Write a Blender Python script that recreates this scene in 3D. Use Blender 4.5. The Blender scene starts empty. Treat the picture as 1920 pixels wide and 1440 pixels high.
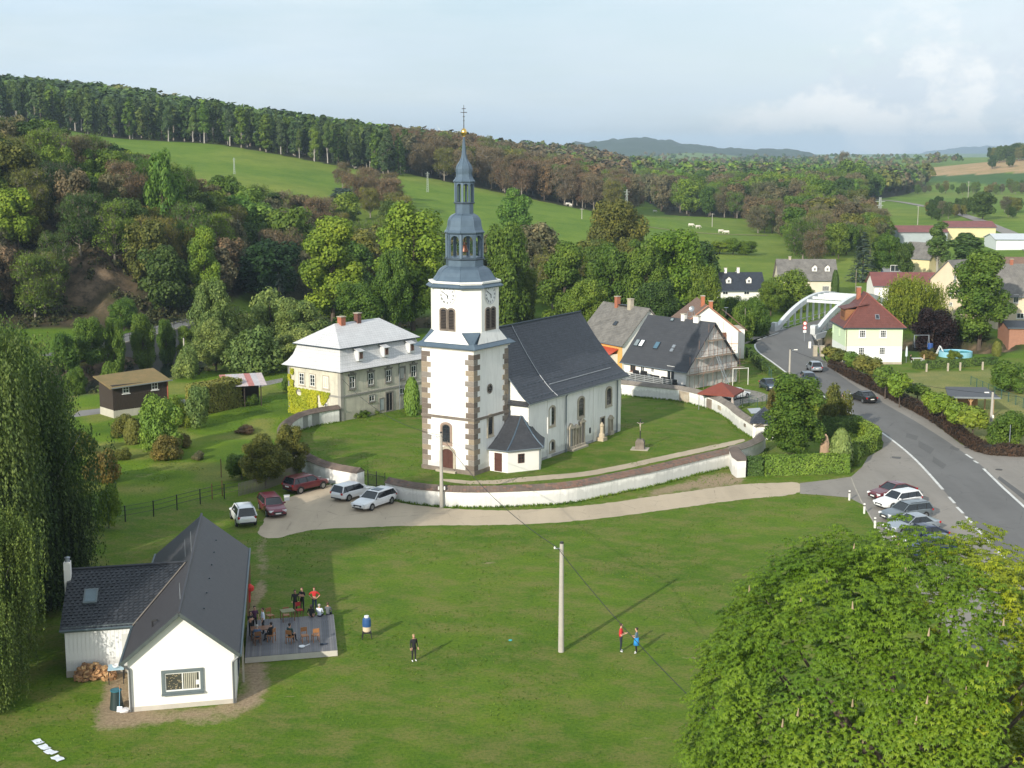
import bpy, bmesh, math, random
import numpy as np
from mathutils import Vector, Matrix
R=math.radians; PI=math.pi
random.seed(7); RN=np.random.RandomState(11)
C=bpy.context.scene
COL=C.collection
# ------------------------------------------------------------------ camera, sky, sun, exposure
FPX=2600.; CAMH=32.; PITCH=math.atan(435/FPX)
cp_,sp_=math.cos(PITCH),math.sin(PITCH)
cam=bpy.data.cameras.new('camera'); camo=bpy.data.objects.new('camera',cam); COL.objects.link(camo)
camo.location=(0,0,CAMH); camo.rotation_euler=(PI/2-PITCH,0,0)
cam.sensor_fit='HORIZONTAL'; cam.sensor_width=36; cam.lens=36*FPX/1920
cam.clip_start=0.5; cam.clip_end=40000
C.camera=camo
C.render.resolution_x=1024; C.render.resolution_y=768
C.render.engine='CYCLES'
SUN_AZ=31.; SUN_EL=22.   # shadows run 33 deg east of the view direction
C.view_settings.view_transform='Standard'; C.view_settings.look='None'
C.view_settings.gamma=1; C.view_settings.use_curve_mapping=False
C.view_settings.exposure=0.36
try:
    C.cycles.max_bounces=6; C.cycles.diffuse_bounces=3; C.cycles.glossy_bounces=2; C.cycles.transmission_bounces=3
    C.cycles.transparent_max_bounces=6; C.cycles.volume_bounces=0
except Exception: pass
sd=bpy.data.lights.new('sun','SUN'); sd.energy=4.3; sd.angle=R(0.5); sd.color=(1.0,0.93,0.80)
so=bpy.data.objects.new('sun',sd); COL.objects.link(so)
sv=Vector((-math.sin(R(SUN_AZ))*math.cos(R(SUN_EL)),-math.cos(R(SUN_AZ))*math.cos(R(SUN_EL)),math.sin(R(SUN_EL))))
so.rotation_euler=sv.to_track_quat('Z','Y').to_euler(); so.location=(-60,-60,80)
w=bpy.data.worlds.new('World'); C.world=w; w.use_nodes=True
def sky():
    nt=w.node_tree; nt.nodes.clear(); N=nt.nodes.new; L=nt.links.new
    out=N('ShaderNodeOutputWorld'); bg=N('ShaderNodeBackground'); L(bg.outputs[0],out.inputs[0])
    s=N('ShaderNodeTexSky'); s.sky_type='NISHITA'; s.sun_disc=False
    s.sun_elevation=R(SUN_EL); s.sun_rotation=R(180+SUN_AZ); s.air_density=1.0; s.dust_density=1.2; s.ozone_density=1.5
    STR=0.105; bg.inputs['Strength'].default_value=STR
    tc=N('ShaderNodeTexCoord')
    sep=N('ShaderNodeSeparateXYZ'); L(tc.outputs['Generated'],sep.inputs[0])
    def m(op,a,b=None,c=None,clamp=False):
        n=N('ShaderNodeMath'); n.operation=op; n.use_clamp=clamp
        for i,v in enumerate((a,b,c)):
            if v is None: continue
            if isinstance(v,(int,float)): n.inputs[i].default_value=v
            else: L(v,n.inputs[i])
        return n.outputs[0]
    def noise(vec,scale,detail,rough):
        n=N('ShaderNodeTexNoise'); L(vec,n.inputs['Vector']); n.inputs['Scale'].default_value=scale
        n.inputs['Detail'].default_value=detail; n.inputs['Roughness'].default_value=rough; return n.outputs['Fac']
    def mapv(vec,sc,loc=(0,0,0)):
        n=N('ShaderNodeMapping'); L(vec,n.inputs[0]); n.inputs['Scale'].default_value=sc; n.inputs['Location'].default_value=loc; return n.outputs[0]
    def mix(f,a,b):
        n=N('ShaderNodeMix'); n.data_type='RGBA'; L(f,n.inputs[0])
        for i,v in ((6,a),(7,b)):
            if isinstance(v,tuple): n.inputs[i].default_value=(*v,1)
            else: L(v,n.inputs[i])
        return n.outputs[2]
    def ramp(f,pts):
        n=N('ShaderNodeValToRGB'); L(f,n.inputs[0]); e=n.color_ramp.elements
        e[0].position,e[0].color=pts[0][0],(pts[0][1],)*3+(1,); e[1].position,e[1].color=pts[-1][0],(pts[-1][1],)*3+(1,)
        for p in pts[1:-1]:
            x=e.new(p[0]); x.color=(p[1],)*3+(1,)
        return n.outputs[0]
    X,Y,Z=sep.outputs
    zc=m('MAXIMUM',Z,0.0)
    k=1/STR
    # thin high veil over the whole sky
    veil=noise(mapv(tc.outputs['Generated'],(1.0,1.0,7.0),(3.1,0.2,1.7)),2.2,6,0.55)
    veilf=ramp(veil,[(0.30,0.30),(0.46,0.55),(0.60,0.85),(0.8,0.95)])
    base=mix(veilf,s.outputs[0],tuple(c*k for c in (0.575,0.70,0.80)))
    # brighter patches
    v2=noise(mapv(tc.outputs['Generated'],(1.0,1.0,5.0),(8.3,2.2,0.7)),3.1,7,0.6)
    v2f=m('MULTIPLY',ramp(v2,[(0.42,0.0),(0.66,1.0)]),0.70)
    base=mix(v2f,base,tuple(c*k for c in (0.72,0.79,0.83)))
    # grey-blue bank near the horizon
    hz=ramp(zc,[(0.0,1.0),(0.05,0.75),(0.13,0.15),(0.3,0.0)])
    v3=ramp(noise(mapv(tc.outputs['Generated'],(1.5,1.5,14.0),(1.3,4.2,0.3)),2.6,5,0.5),[(0.35,0.25),(0.65,0.95)])
    base=mix(m('MULTIPLY',hz,v3),base,tuple(c*k for c in (0.55,0.655,0.745)))
    # milky veil thickening to the north-east
    vr=ramp(m('ADD',m('DIVIDE',X,m('MAXIMUM',Y,0.05)),m('MULTIPLY',veil,.35)),[(0.12,0.0),(0.55,1.0)])
    base=mix(m('MULTIPLY',vr,.42),base,tuple(c*k for c in (0.80,0.83,0.85)))
    # heaped clouds to the east, low over the horizon
    ang=m('DIVIDE',X,m('MAXIMUM',Y,0.05))
    # a bank rising to the east
    bank=ramp(m('SUBTRACT',m('MULTIPLY',ang,1.0),m('MULTIPLY',m('ABSOLUTE',m('SUBTRACT',Z,m('ADD',m('MULTIPLY',ang,0.22),-0.015))),1.9)),[(0.10,0.0),(0.30,0.75),(0.5,1.0)])
    cu=noise(mapv(tc.outputs['Generated'],(1.0,1.0,1.5),(5.2,1.1,2.3)),11,9,0.58)
    cu2=noise(mapv(tc.outputs['Generated'],(1.0,1.0,1.4),(5.22,1.12,2.26)),11,9,0.58)
    cuf=ramp(m('ADD',cu,m('MULTIPLY',bank,0.22)),[(0.56,0.0),(0.63,0.75),(0.75,1.0)])
    cuf=m('MULTIPLY',cuf,ramp(bank,[(0.03,0.0),(0.25,1.0)]))
    sh=ramp(m('SUBTRACT',cu,cu2),[(0.45,0.0),(0.5,0.4),(0.56,1.0)])
    shade=m('ADD',m('MULTIPLY',m('SUBTRACT',cu,cu2),9.0),0.55,None,True)
    cc=mix(shade,tuple(c*k for c in (0.60,0.66,0.73)),tuple(c*k for c in (0.93,0.915,0.89)))
    base=mix(m('MULTIPLY',cuf,m('MULTIPLY',ramp(zc,[(.0,.9),(.06,.8),(.11,.25),(.2,.1)]),.8)),base,cc)
    L(base,bg.inputs['Color'])
sky()
# ------------------------------------------------------------------ view geometry helpers (photo measurements -> world points)
def ray(px,py):
    u=(px-960)/FPX; v=-(py-720)/FPX
    return (u,cp_+v*sp_,-sp_+v*cp_)
def G(px,py,z=0.):
    r=ray(px,py); t=(z-CAMH)/r[2]; return (r[0]*t,r[1]*t,z)
def A(px,py,Y):
    r=ray(px,py); t=Y/r[1]; return (r[0]*t,Y,CAMH+r[2]*t)
def Wl(px,py,P,d):
    r=ray(px,py); L=math.hypot(d[0],d[1]); dx,dy=d[0]/L,d[1]/L
    det=-r[0]*dy+dx*r[1]
    t=(-P[0]*dy+dx*P[1])/det; s=(r[0]*P[1]-r[1]*P[0])/det
    return s,CAMH+r[2]*t
# ------------------------------------------------------------------ materials
MATS={}
def _nt(name):
    m=bpy.data.materials.new(name); m.use_nodes=True; nt=m.node_tree
    b=nt.nodes['Principled BSDF']; return m,nt,b
def _noise(nt,vec,scale,detail=4,rough=.55,w=None):
    n=nt.nodes.new('ShaderNodeTexNoise'); n.inputs['Scale'].default_value=scale; n.inputs['Detail'].default_value=detail
    n.inputs['Roughness'].default_value=rough
    if vec is not None: nt.links.new(vec,n.inputs['Vector'])
    return n.outputs['Fac']
def _ramp(nt,f,pts):
    n=nt.nodes.new('ShaderNodeValToRGB'); nt.links.new(f,n.inputs[0]); e=n.color_ramp.elements
    def cc(c): return (c,c,c,1) if isinstance(c,(int,float)) else (*c,1)
    e[0].position,e[0].color=pts[0][0],cc(pts[0][1]); e[1].position,e[1].color=pts[-1][0],cc(pts[-1][1])
    for p in pts[1:-1]:
        x=e.new(p[0]); x.color=cc(p[1])
    return n.outputs[0]
def _mix(nt,f,a,b,mode='MIX'):
    n=nt.nodes.new('ShaderNodeMix'); n.data_type='RGBA'; n.blend_type=mode
    if isinstance(f,(int,float)): n.inputs[0].default_value=f
    else: nt.links.new(f,n.inputs[0])
    for i,v in ((6,a),(7,b)):
        if isinstance(v,tuple): n.inputs[i].default_value=(*v,1)
        else: nt.links.new(v,n.inputs[i])
    return n.outputs[2]
def _math(nt,op,a,b=0.,clamp=False):
    n=nt.nodes.new('ShaderNodeMath'); n.operation=op; n.use_clamp=clamp
    for i,v in enumerate((a,b)):
        if isinstance(v,(int,float)): n.inputs[i].default_value=v
        else: nt.links.new(v,n.inputs[i])
    return n.outputs[0]
def _bump(nt,b,h,strength,dist):
    n=nt.nodes.new('ShaderNodeBump'); n.inputs['Strength'].default_value=strength; n.inputs['Distance'].default_value=dist
    nt.links.new(h,n.inputs['Height']); nt.links.new(n.outputs[0],b.inputs['Normal'])
def P(name,c,var=.15,scale=1.5,rough=.8,bump=0,bscale=None,metal=0.,c2=None,streak=False,spec=None):
    """worn paint / stone / metal: base colour with two scales of noise, optional relief"""
    if name in MATS: return MATS[name]
    m,nt,b=_nt(name); tc=nt.nodes.new('ShaderNodeTexCoord'); v=tc.outputs['Object']
    if c2 is None: c2=tuple(x*(1-var*1.6) for x in c)
    c1=tuple(min(1,x*(1+var*.5)) for x in c)
    n1=_noise(nt,v,scale,6,.6); f=_ramp(nt,n1,[(.3,0.),(.7,1.)])
    col=_mix(nt,f,c2,c1)
    n2=_noise(nt,v,scale*9,3,.6)
    col=_mix(nt,.35,col,_mix(nt,n2,tuple(x*(1-var) for x in c),tuple(min(1,x*(1+var)) for x in c)))
    if streak:
        mp=nt.nodes.new('ShaderNodeMapping'); mp.inputs['Scale'].default_value=(2.2,2.2,.18); nt.links.new(v,mp.inputs[0])
        s=_ramp(nt,_noise(nt,mp.outputs[0],1.6,6,.65),[(.50,0.),(.74,.45+streak*.4)])
        col=_mix(nt,s,col,tuple(x*.58 for x in c)); sz=nt.nodes.new('ShaderNodeSeparateXYZ'); nt.links.new(v,sz.inputs[0])
        dz=_math(nt,'ADD',sz.outputs[2],_math(nt,'MULTIPLY',_noise(nt,v,1.1,5,.7),-1.6))
        col=_mix(nt,_ramp(nt,dz,[(0.,.55),(.35,0.)]),col,tuple(x*.55 for x in c))
    nt.links.new(col,b.inputs['Base Color']); b.inputs['Roughness'].default_value=rough; b.inputs['Metallic'].default_value=metal
    if spec is not None: b.inputs['Specular IOR Level'].default_value=spec
    if bump: _bump(nt,b,_noise(nt,v,bscale or scale*6,4,.6),bump,.03)
    MATS[name]=m; return m
def TILE(name,c,c2,tw=.3,th=.3,rough=.6,bump=.6,mortar=.02,wear=.3,off=.5):
    """tiles or slates laid in courses, in metres over the roof's own UV"""
    if name in MATS: return MATS[name]
    m,nt,b=_nt(name); uv=nt.nodes.new('ShaderNodeUVMap').outputs[0]
    br=nt.nodes.new('ShaderNodeTexBrick'); nt.links.new(uv,br.inputs['Vector']); br.inputs['Scale'].default_value=1
    br.inputs['Brick Width'].default_value=tw; br.inputs['Row Height'].default_value=th; br.inputs['Mortar Size'].default_value=mortar
    br.inputs['Mortar Smooth'].default_value=.3; br.offset=off; br.inputs['Bias'].default_value=0
    br.inputs['Color1'].default_value=(*c,1); br.inputs['Color2'].default_value=(*c2,1)
    br.inputs['Mortar'].default_value=(*[x*.55 for x in c],1)
    tc=nt.nodes.new('ShaderNodeTexCoord'); n=_noise(nt,tc.outputs['Object'],.7,7,.65)
    col=_mix(nt,_ramp(nt,n,[(.35,0.),(.75,wear)]),br.outputs['Color'],tuple(min(1,x*1.9+.02) for x in c2))
    nt.links.new(col,b.inputs['Base Color']); b.inputs['Roughness'].default_value=rough
    sx=nt.nodes.new('ShaderNodeSeparateXYZ'); nt.links.new(uv,sx.inputs[0])
    saw=_math(nt,'FRACT',_math(nt,'DIVIDE',sx.outputs[1],th))
    h=_math(nt,'ADD',_math(nt,'MULTIPLY',saw,-1.),_math(nt,'MULTIPLY',br.outputs['Fac'],-.5))
    h=_math(nt,'ADD',h,_math(nt,'MULTIPLY',_noise(nt,tc.outputs['Object'],5,3),.6))
    _bump(nt,b,h,bump,.04); MATS[name]=m; return m
def GLASS(name='window glass',c=(.02,.025,.03),rough=.08):
    if name in MATS: return MATS[name]
    m,nt,b=_nt(name); tc=nt.nodes.new('ShaderNodeTexCoord')
    n=_noise(nt,tc.outputs['Object'],1.3,3)
    nt.links.new(_mix(nt,n,tuple(x*.5 for x in c),tuple(x*1.8 for x in c)),b.inputs['Base Color'])
    b.inputs['Roughness'].default_value=rough; b.inputs['Specular IOR Level'].default_value=.7
    MATS[name]=m; return m
def CARP(name,c,metal=.3):
    if name in MATS: return MATS[name]
    m,nt,b=_nt(name); b.inputs['Base Color'].default_value=(*c,1); b.inputs['Metallic'].default_value=metal
    b.inputs['Roughness'].default_value=.32; b.inputs['Coat Weight'].default_value=.6; b.inputs['Coat Roughness'].default_value=.08
    tc=nt.nodes.new('ShaderNodeTexCoord'); n=_noise(nt,tc.outputs['Object'],2.5,5)
    nt.links.new(_mix(nt,_ramp(nt,n,[(.4,0.),(.8,.25)]),c,tuple(min(1,x*.8+.04) for x in c)),b.inputs['Base Color'])
    MATS[name]=m; return m
# ------------------------------------------------------------------ mesh collector
class MB:
    def __init__(s): s.v=[]; s.f=[]; s.m=[]; s.mats=[]
    def mi(s,m):
        if m is None: return 0
        if m not in s.mats: s.mats.append(m)
        return s.mats.index(m)
    def add(s,vs,fs,m=None):
        o=len(s.v); s.v+= [tuple(map(float,p)) for p in vs]; k=s.mi(m)
        for f in fs: s.f.append([o+i for i in f]); s.m.append(k)
        return s
    def box(s,c,d,rz=0,m=None,tilt=None):
        x,y,z=d[0]/2,d[1]/2,d[2]/2
        vs=[Vector(p) for p in ((-x,-y,-z),(x,-y,-z),(x,y,-z),(-x,y,-z),(-x,-y,z),(x,-y,z),(x,y,z),(-x,y,z))]
        M=Matrix.Rotation(rz,4,'Z')
        if tilt is not None: M=M@tilt
        vs=[M@p+Vector(c) for p in vs]
        return s.add(vs,[(3,2,1,0),(4,5,6,7),(0,1,5,4),(1,2,6,5),(2,3,7,6),(3,0,4,7)],m)
    def box2(s,a,b,m=None):
        return s.box([(a[i]+b[i])/2 for i in range(3)],[abs(b[i]-a[i]) for i in range(3)],m=m)
    def prism(s,poly,z0,z1,m=None,cap=True):
        n=len(poly); vs=[(p[0],p[1],z0) for p in poly]+[(p[0],p[1],z1) for p in poly]
        fs=[(i,(i+1)%n,n+(i+1)%n,n+i) for i in range(n)]
        if cap: fs+=[tuple(range(n))[::-1],tuple(range(n,2*n))]
        return s.add(vs,fs,m)
    def poly(s,pts,m=None): return s.add(pts,[tuple(range(len(pts)))],m)
    def slab(s,pts,t,m=None):
        """thin solid under a planar polygon (t metres thick)"""
        a,b,c=Vector(pts[0]),Vector(pts[1]),Vector(pts[2]); n=(b-a).cross(c-a).normalized()
        if n.z<0: pts=pts[::-1]; n=-n
        k=len(pts); vs=list(pts)+[tuple(Vector(p)-n*t) for p in pts]
        return s.add(vs,[tuple(range(k)),tuple(range(k,2*k))[::-1]]+[(i,k+i,k+(i+1)%k,(i+1)%k) for i in range(k)],m)
    def tube(s,p0,p1,r0,r1=None,n=8,m=None,cap=True):
        r1=r0 if r1 is None else r1; p0,p1=Vector(p0),Vector(p1); d=(p1-p0)
        if d.length<1e-6: return s
        d.normalize(); u=d.orthogonal().normalized(); w_=d.cross(u)
        vs=[]
        for p,r in ((p0,r0),(p1,r1)):
            for i in range(n):
                a=2*PI*i/n; vs.append(p+(u*math.cos(a)+w_*math.sin(a))*r)
        fs=[(i,(i+1)%n,n+(i+1)%n,n+i) for i in range(n)]
        if cap: fs+=[tuple(range(n))[::-1],tuple(range(n,2*n))]
        return s.add(vs,fs,m)
    def lathe(s,prof,n=16,c=(0,0,0),m=None,ph=0.,shape=None):
        """prof [(r,z)]; shape(i)->(x,y) unit outline"""
        vs=[];k=len(prof)
        for r,z in prof:
            for i in range(n):
                if shape: q=shape[i]; vs.append((c[0]+q[0]*r,c[1]+q[1]*r,c[2]+z))
                else:
                    a=2*PI*i/n+ph; vs.append((c[0]+math.cos(a)*r,c[1]+math.sin(a)*r,c[2]+z))
        fs=[]
        for j in range(k-1):
            for i in range(n): fs.append((j*n+i,j*n+(i+1)%n,(j+1)*n+(i+1)%n,(j+1)*n+i))
        fs.append(tuple(range(n))[::-1]); fs.append(tuple(range((k-1)*n,k*n)))
        return s.add(vs,fs,m)
    def build(s,name,mat=None,parent=None,smooth=False,label=None,kind=None,loc=None):
        me=bpy.data.meshes.new(name)
        me.from_pydata(s.v,[],s.f)
        mats=s.mats if s.mats else [mat]
        for mm in mats: me.materials.append(mm)
        if len(mats)>1: me.polygons.foreach_set('material_index',s.m)
        uvbox(me)
        if smooth: me.polygons.foreach_set('use_smooth',[True]*len(me.polygons))
        me.update()
        o=bpy.data.objects.new(name,me); COL.objects.link(o)
        if parent is not None: o.parent=parent
        if label: o['label']=label
        if kind: o['kind']=kind
        if loc is not None: o.location=loc
        return o
def uvbox(me):
    """UV in metres: u along the horizontal of each face, v up its slope"""
    n=len(me.polygons)
    if n==0 or n>60000: return
    uvl=me.uv_layers.new(name='UVMap')
    co=np.empty(len(me.vertices)*3); me.vertices.foreach_get('co',co); co=co.reshape(-1,3)
    nm=np.empty(n*3); me.polygons.foreach_get('normal',nm); nm=nm.reshape(-1,3)
    ls=np.empty(n,dtype=np.int32); me.polygons.foreach_get('loop_total',ls)
    li=np.empty(len(me.loops),dtype=np.int32); me.loops.foreach_get('vertex_index',li)
    pf=np.repeat(np.arange(n),ls)
    up=np.array([0,0,1.]); u=np.cross(up,nm); ln=np.linalg.norm(u,axis=1)
    u[ln<.02]=(1,0,0); ln[ln<.02]=1; u/=ln[:,None]; v=np.cross(nm,u)
    pc=co[li]; uv=np.stack([(pc*u[pf]).sum(1),(pc*v[pf]).sum(1)],1)
    uvl.data.foreach_set('uv',uv.ravel().astype(np.float32))
def thing(name,label,cat,loc=(0,0,0),rz=0,group=None):
    o=bpy.data.objects.new(name,None); COL.objects.link(o); o.location=loc; o.rotation_euler=(0,0,rz)
    o.empty_display_size=.5
    o['label']=label; o['category']=cat
    if group: o['group']=group
    return o
def tag(o,label,cat,group=None):
    o['label']=label; o['category']=cat
    if group: o['group']=group
    return o
def copy_tree(o,parent=None):
    c=o.copy(); COL.objects.link(c)
    if parent is not None: c.parent=parent
    for ch in o.children: copy_tree(ch,c)
    return c
def npmesh(name,v,quads,mat,tris=False):
    me=bpy.data.meshes.new(name); v=np.asarray(v,dtype=np.float32); q=np.asarray(quads,dtype=np.int32)
    k=q.shape[1]; me.vertices.add(len(v)); me.vertices.foreach_set('co',v.ravel())
    me.loops.add(q.size); me.loops.foreach_set('vertex_index',q.ravel())
    me.polygons.add(len(q)); me.polygons.foreach_set('loop_start',np.arange(0,q.size,k,dtype=np.int32))
    me.polygons.foreach_set('loop_total',np.full(len(q),k,dtype=np.int32))
    if mat: me.materials.append(mat)
    me.update(calc_edges=True); return me
def smooth01(t): t=np.clip(t,0,1); return t*t*(3-2*t)
def vnoise(x,y,s,seed=0):
    """cheap value noise on numpy arrays"""
    xs,ys=x/s,y/s; xi,yi=np.floor(xs).astype(int),np.floor(ys).astype(int); fx,fy=smooth01(xs-xi),smooth01(ys-yi)
    def h(a,b):
        n=(a*374761393+b*668265263+seed*1442695041)&0x7fffffff; n=((n^(n>>13))*1274126177)&0x7fffffff
        return (n^(n>>16))%10007/10007.
    return (h(xi,yi)*(1-fx)+h(xi+1,yi)*fx)*(1-fy)+(h(xi,yi+1)*(1-fx)+h(xi+1,yi+1)*fx)*fy
# ------------------------------------------------------------------ terrain
_ctrl=[]
for t in [(0,225,640),(100,240,645),(200,258,650),(400,270,650),(600,305,620),(740,332,600),(250,300,540),(420,345,480),(600,370,470),(740,372,520),
          (890,352,620),(1000,375,600),(1100,396,580),(1180,402,560),(850,378,540),(1200,375,900),(1230,402,700),(1350,406,690),(1470,440,560),(1330,455,480),
          (1560,372,900),(1800,380,850),(1700,352,1200),(1900,350,1200),(1740,330,1400),(1900,302,1500),(1900,322,1350),(1840,400,680),(1890,440,480),(1600,400,700),
          (1500,300,4000),(1300,297,3000),(1900,300,5000),(1700,297,4500),(1200,318,2000),(1100,303,1500),(900,305,900),(760,300,800),(1000,312,1200),
          (1500,340,1600),(0,200,900),(300,225,900),(500,270,900)]:
    _ctrl.append(A(*t))
_ctrl+= [(-116,350,25),(-150,330,29),(-200,350,38),(-85,340,19),(-70,300,9),(-100,290,17),(-130,300,23),(-76,264,1.5),(-95,262,2),(-78,278,10),(-100,276,15),(-130,272,19),
 (-60,282,1.5),(-56,310,1),(-45,350,1),(-62,345,5),(-130,460,22),(-80,430,14),(0,300,0),(40,330,0),(-30,330,0),(-20,400,2),(20,430,3),(60,420,1),(100,450,0),
 (120,300,0),(180,300,0),(200,400,0),(60,260,0),(0,265,0),(-45,258,0),(-90,250,0.5),(-140,250,8),(-180,260,18),(-220,300,36),(-60,255,.5),
 (0,9000,20),(3000,9000,20),(-3000,9000,60),(-2500,4000,60),(2500,4000,20),(-1200,1500,60),(1200,1500,30),(0,5500,15),
 (-400,600,50),(500,600,5),(-300,250,45),(300,200,0)]
_cx=np.array([c[0] for c in _ctrl]); _cy=np.array([c[1] for c in _ctrl]); _cz=np.array([c[2] for c in _ctrl])
def _uv(x,y): return x/(y+120)*3.0, np.log(y+120)*2.2
_cu,_cv=_uv(_cx,_cy)
def _phi(r2): return .5*r2*np.log(r2+1e-9)
_n=len(_cx); _K=_phi((_cu[:,None]-_cu)**2+(_cv[:,None]-_cv)**2)+np.eye(_n)*.002
_Pm=np.stack([np.ones(_n),_cu,_cv],1)
_sol=np.linalg.solve(np.block([[_K,_Pm],[_Pm.T,np.zeros((3,3))]]),np.concatenate([_cz,np.zeros(3)]))
RIV=[(75,232),(52,240),(25,252),(0,262),(-32,268),(-50,260),(-54,238),(-55,208),(-66,186),(-92,172),(-130,165)]
def seg_dist(x,y,pl):
    d=np.full(np.shape(x),1e9)
    for (ax,ay),(bx,by) in zip(pl[:-1],pl[1:]):
        vx,vy=bx-ax,by-ay; t=np.clip(((x-ax)*vx+(y-ay)*vy)/(vx*vx+vy*vy),0,1)
        d=np.minimum(d,np.hypot(x-ax-t*vx,y-ay-t*vy))
    return d
RIVS=[]
for a,b in zip(RIV[:-1],RIV[1:]):
    for k in range(4): RIVS.append((a[0]+(b[0]-a[0])*k/4,a[1]+(b[1]-a[1])*k/4))
RIVS.append(RIV[-1])
for _ in range(3): RIVS=[RIVS[0]]+[((a[0]+2*b[0]+c[0])/4,(a[1]+2*b[1]+c[1])/4) for a,b,c in zip(RIVS,RIVS[1:],RIVS[2:])]+[RIVS[-1]]
def T(x,y):
    x=np.atleast_1d(np.asarray(x,float)); y=np.atleast_1d(np.asarray(y,float)); sh=x.shape; x=x.ravel(); y=y.ravel()
    u,v=_uv(x,np.maximum(y,15)); z=np.empty(len(x))
    for i in range(0,len(x),20000):
        s=slice(i,i+20000); z[s]=_phi((u[s,None]-_cu)**2+(v[s,None]-_cv)**2)@_sol[:_n]+_sol[_n]+_sol[_n+1]*u[s]+_sol[_n+2]*v[s]
    far=smooth01((y-700)/1500)
    z=z+far*(vnoise(x,y,420,3)-.5)*12
    # level ground of the village
    lvl=np.where(x>-50,smooth01((y-290)/80),smooth01((y-(262+(x+50)*.30))/26))
    z=z*lvl
    # rocky flank
    rk=smooth01((y-258)/12)*smooth01((330-y)/40)*smooth01((-58-x)/12)*smooth01((x+150)/30)
    z=z+rk*((vnoise(x,y,7,5)-.5)*5+(vnoise(x,y,2.6,6)-.5)*2.2)
    d=seg_dist(x,y,RIVS); near=(y<330)
    z=np.where(near,z-3.6*smooth01((10.5-d)/4.5),z)
    return z.reshape(sh)
def Tz(x,y): return float(T(x,y)[0])
def GT(px,py,Y0=60.,Y1=6000.):
    """where the line of sight through a photo point meets the terrain"""
    r=ray(px,py); ys=np.geomspace(Y0,Y1,700); t=ys/r[1]; z=CAMH+r[2]*t; tz=T(r[0]*t,ys)
    k=np.argmax(z<tz)
    if not (z<tz).any(): k=len(ys)-1
    y=ys[k]; t=y/r[1]; return (r[0]*t,y,float(tz[k]))
def inpoly(x,y,poly):
    c=np.zeros(np.shape(x),bool); n=len(poly)
    for i in range(n):
        (ax,ay),(bx,by)=poly[i][:2],poly[(i+1)%n][:2]
        if ay==by: continue
        c^=((ay>y)!=(by>y))&(x<(bx-ax)*(y-ay)/(by-ay)+ax)
    return c
def PG(pts): return [G(*p)[:2] for p in pts]
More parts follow.
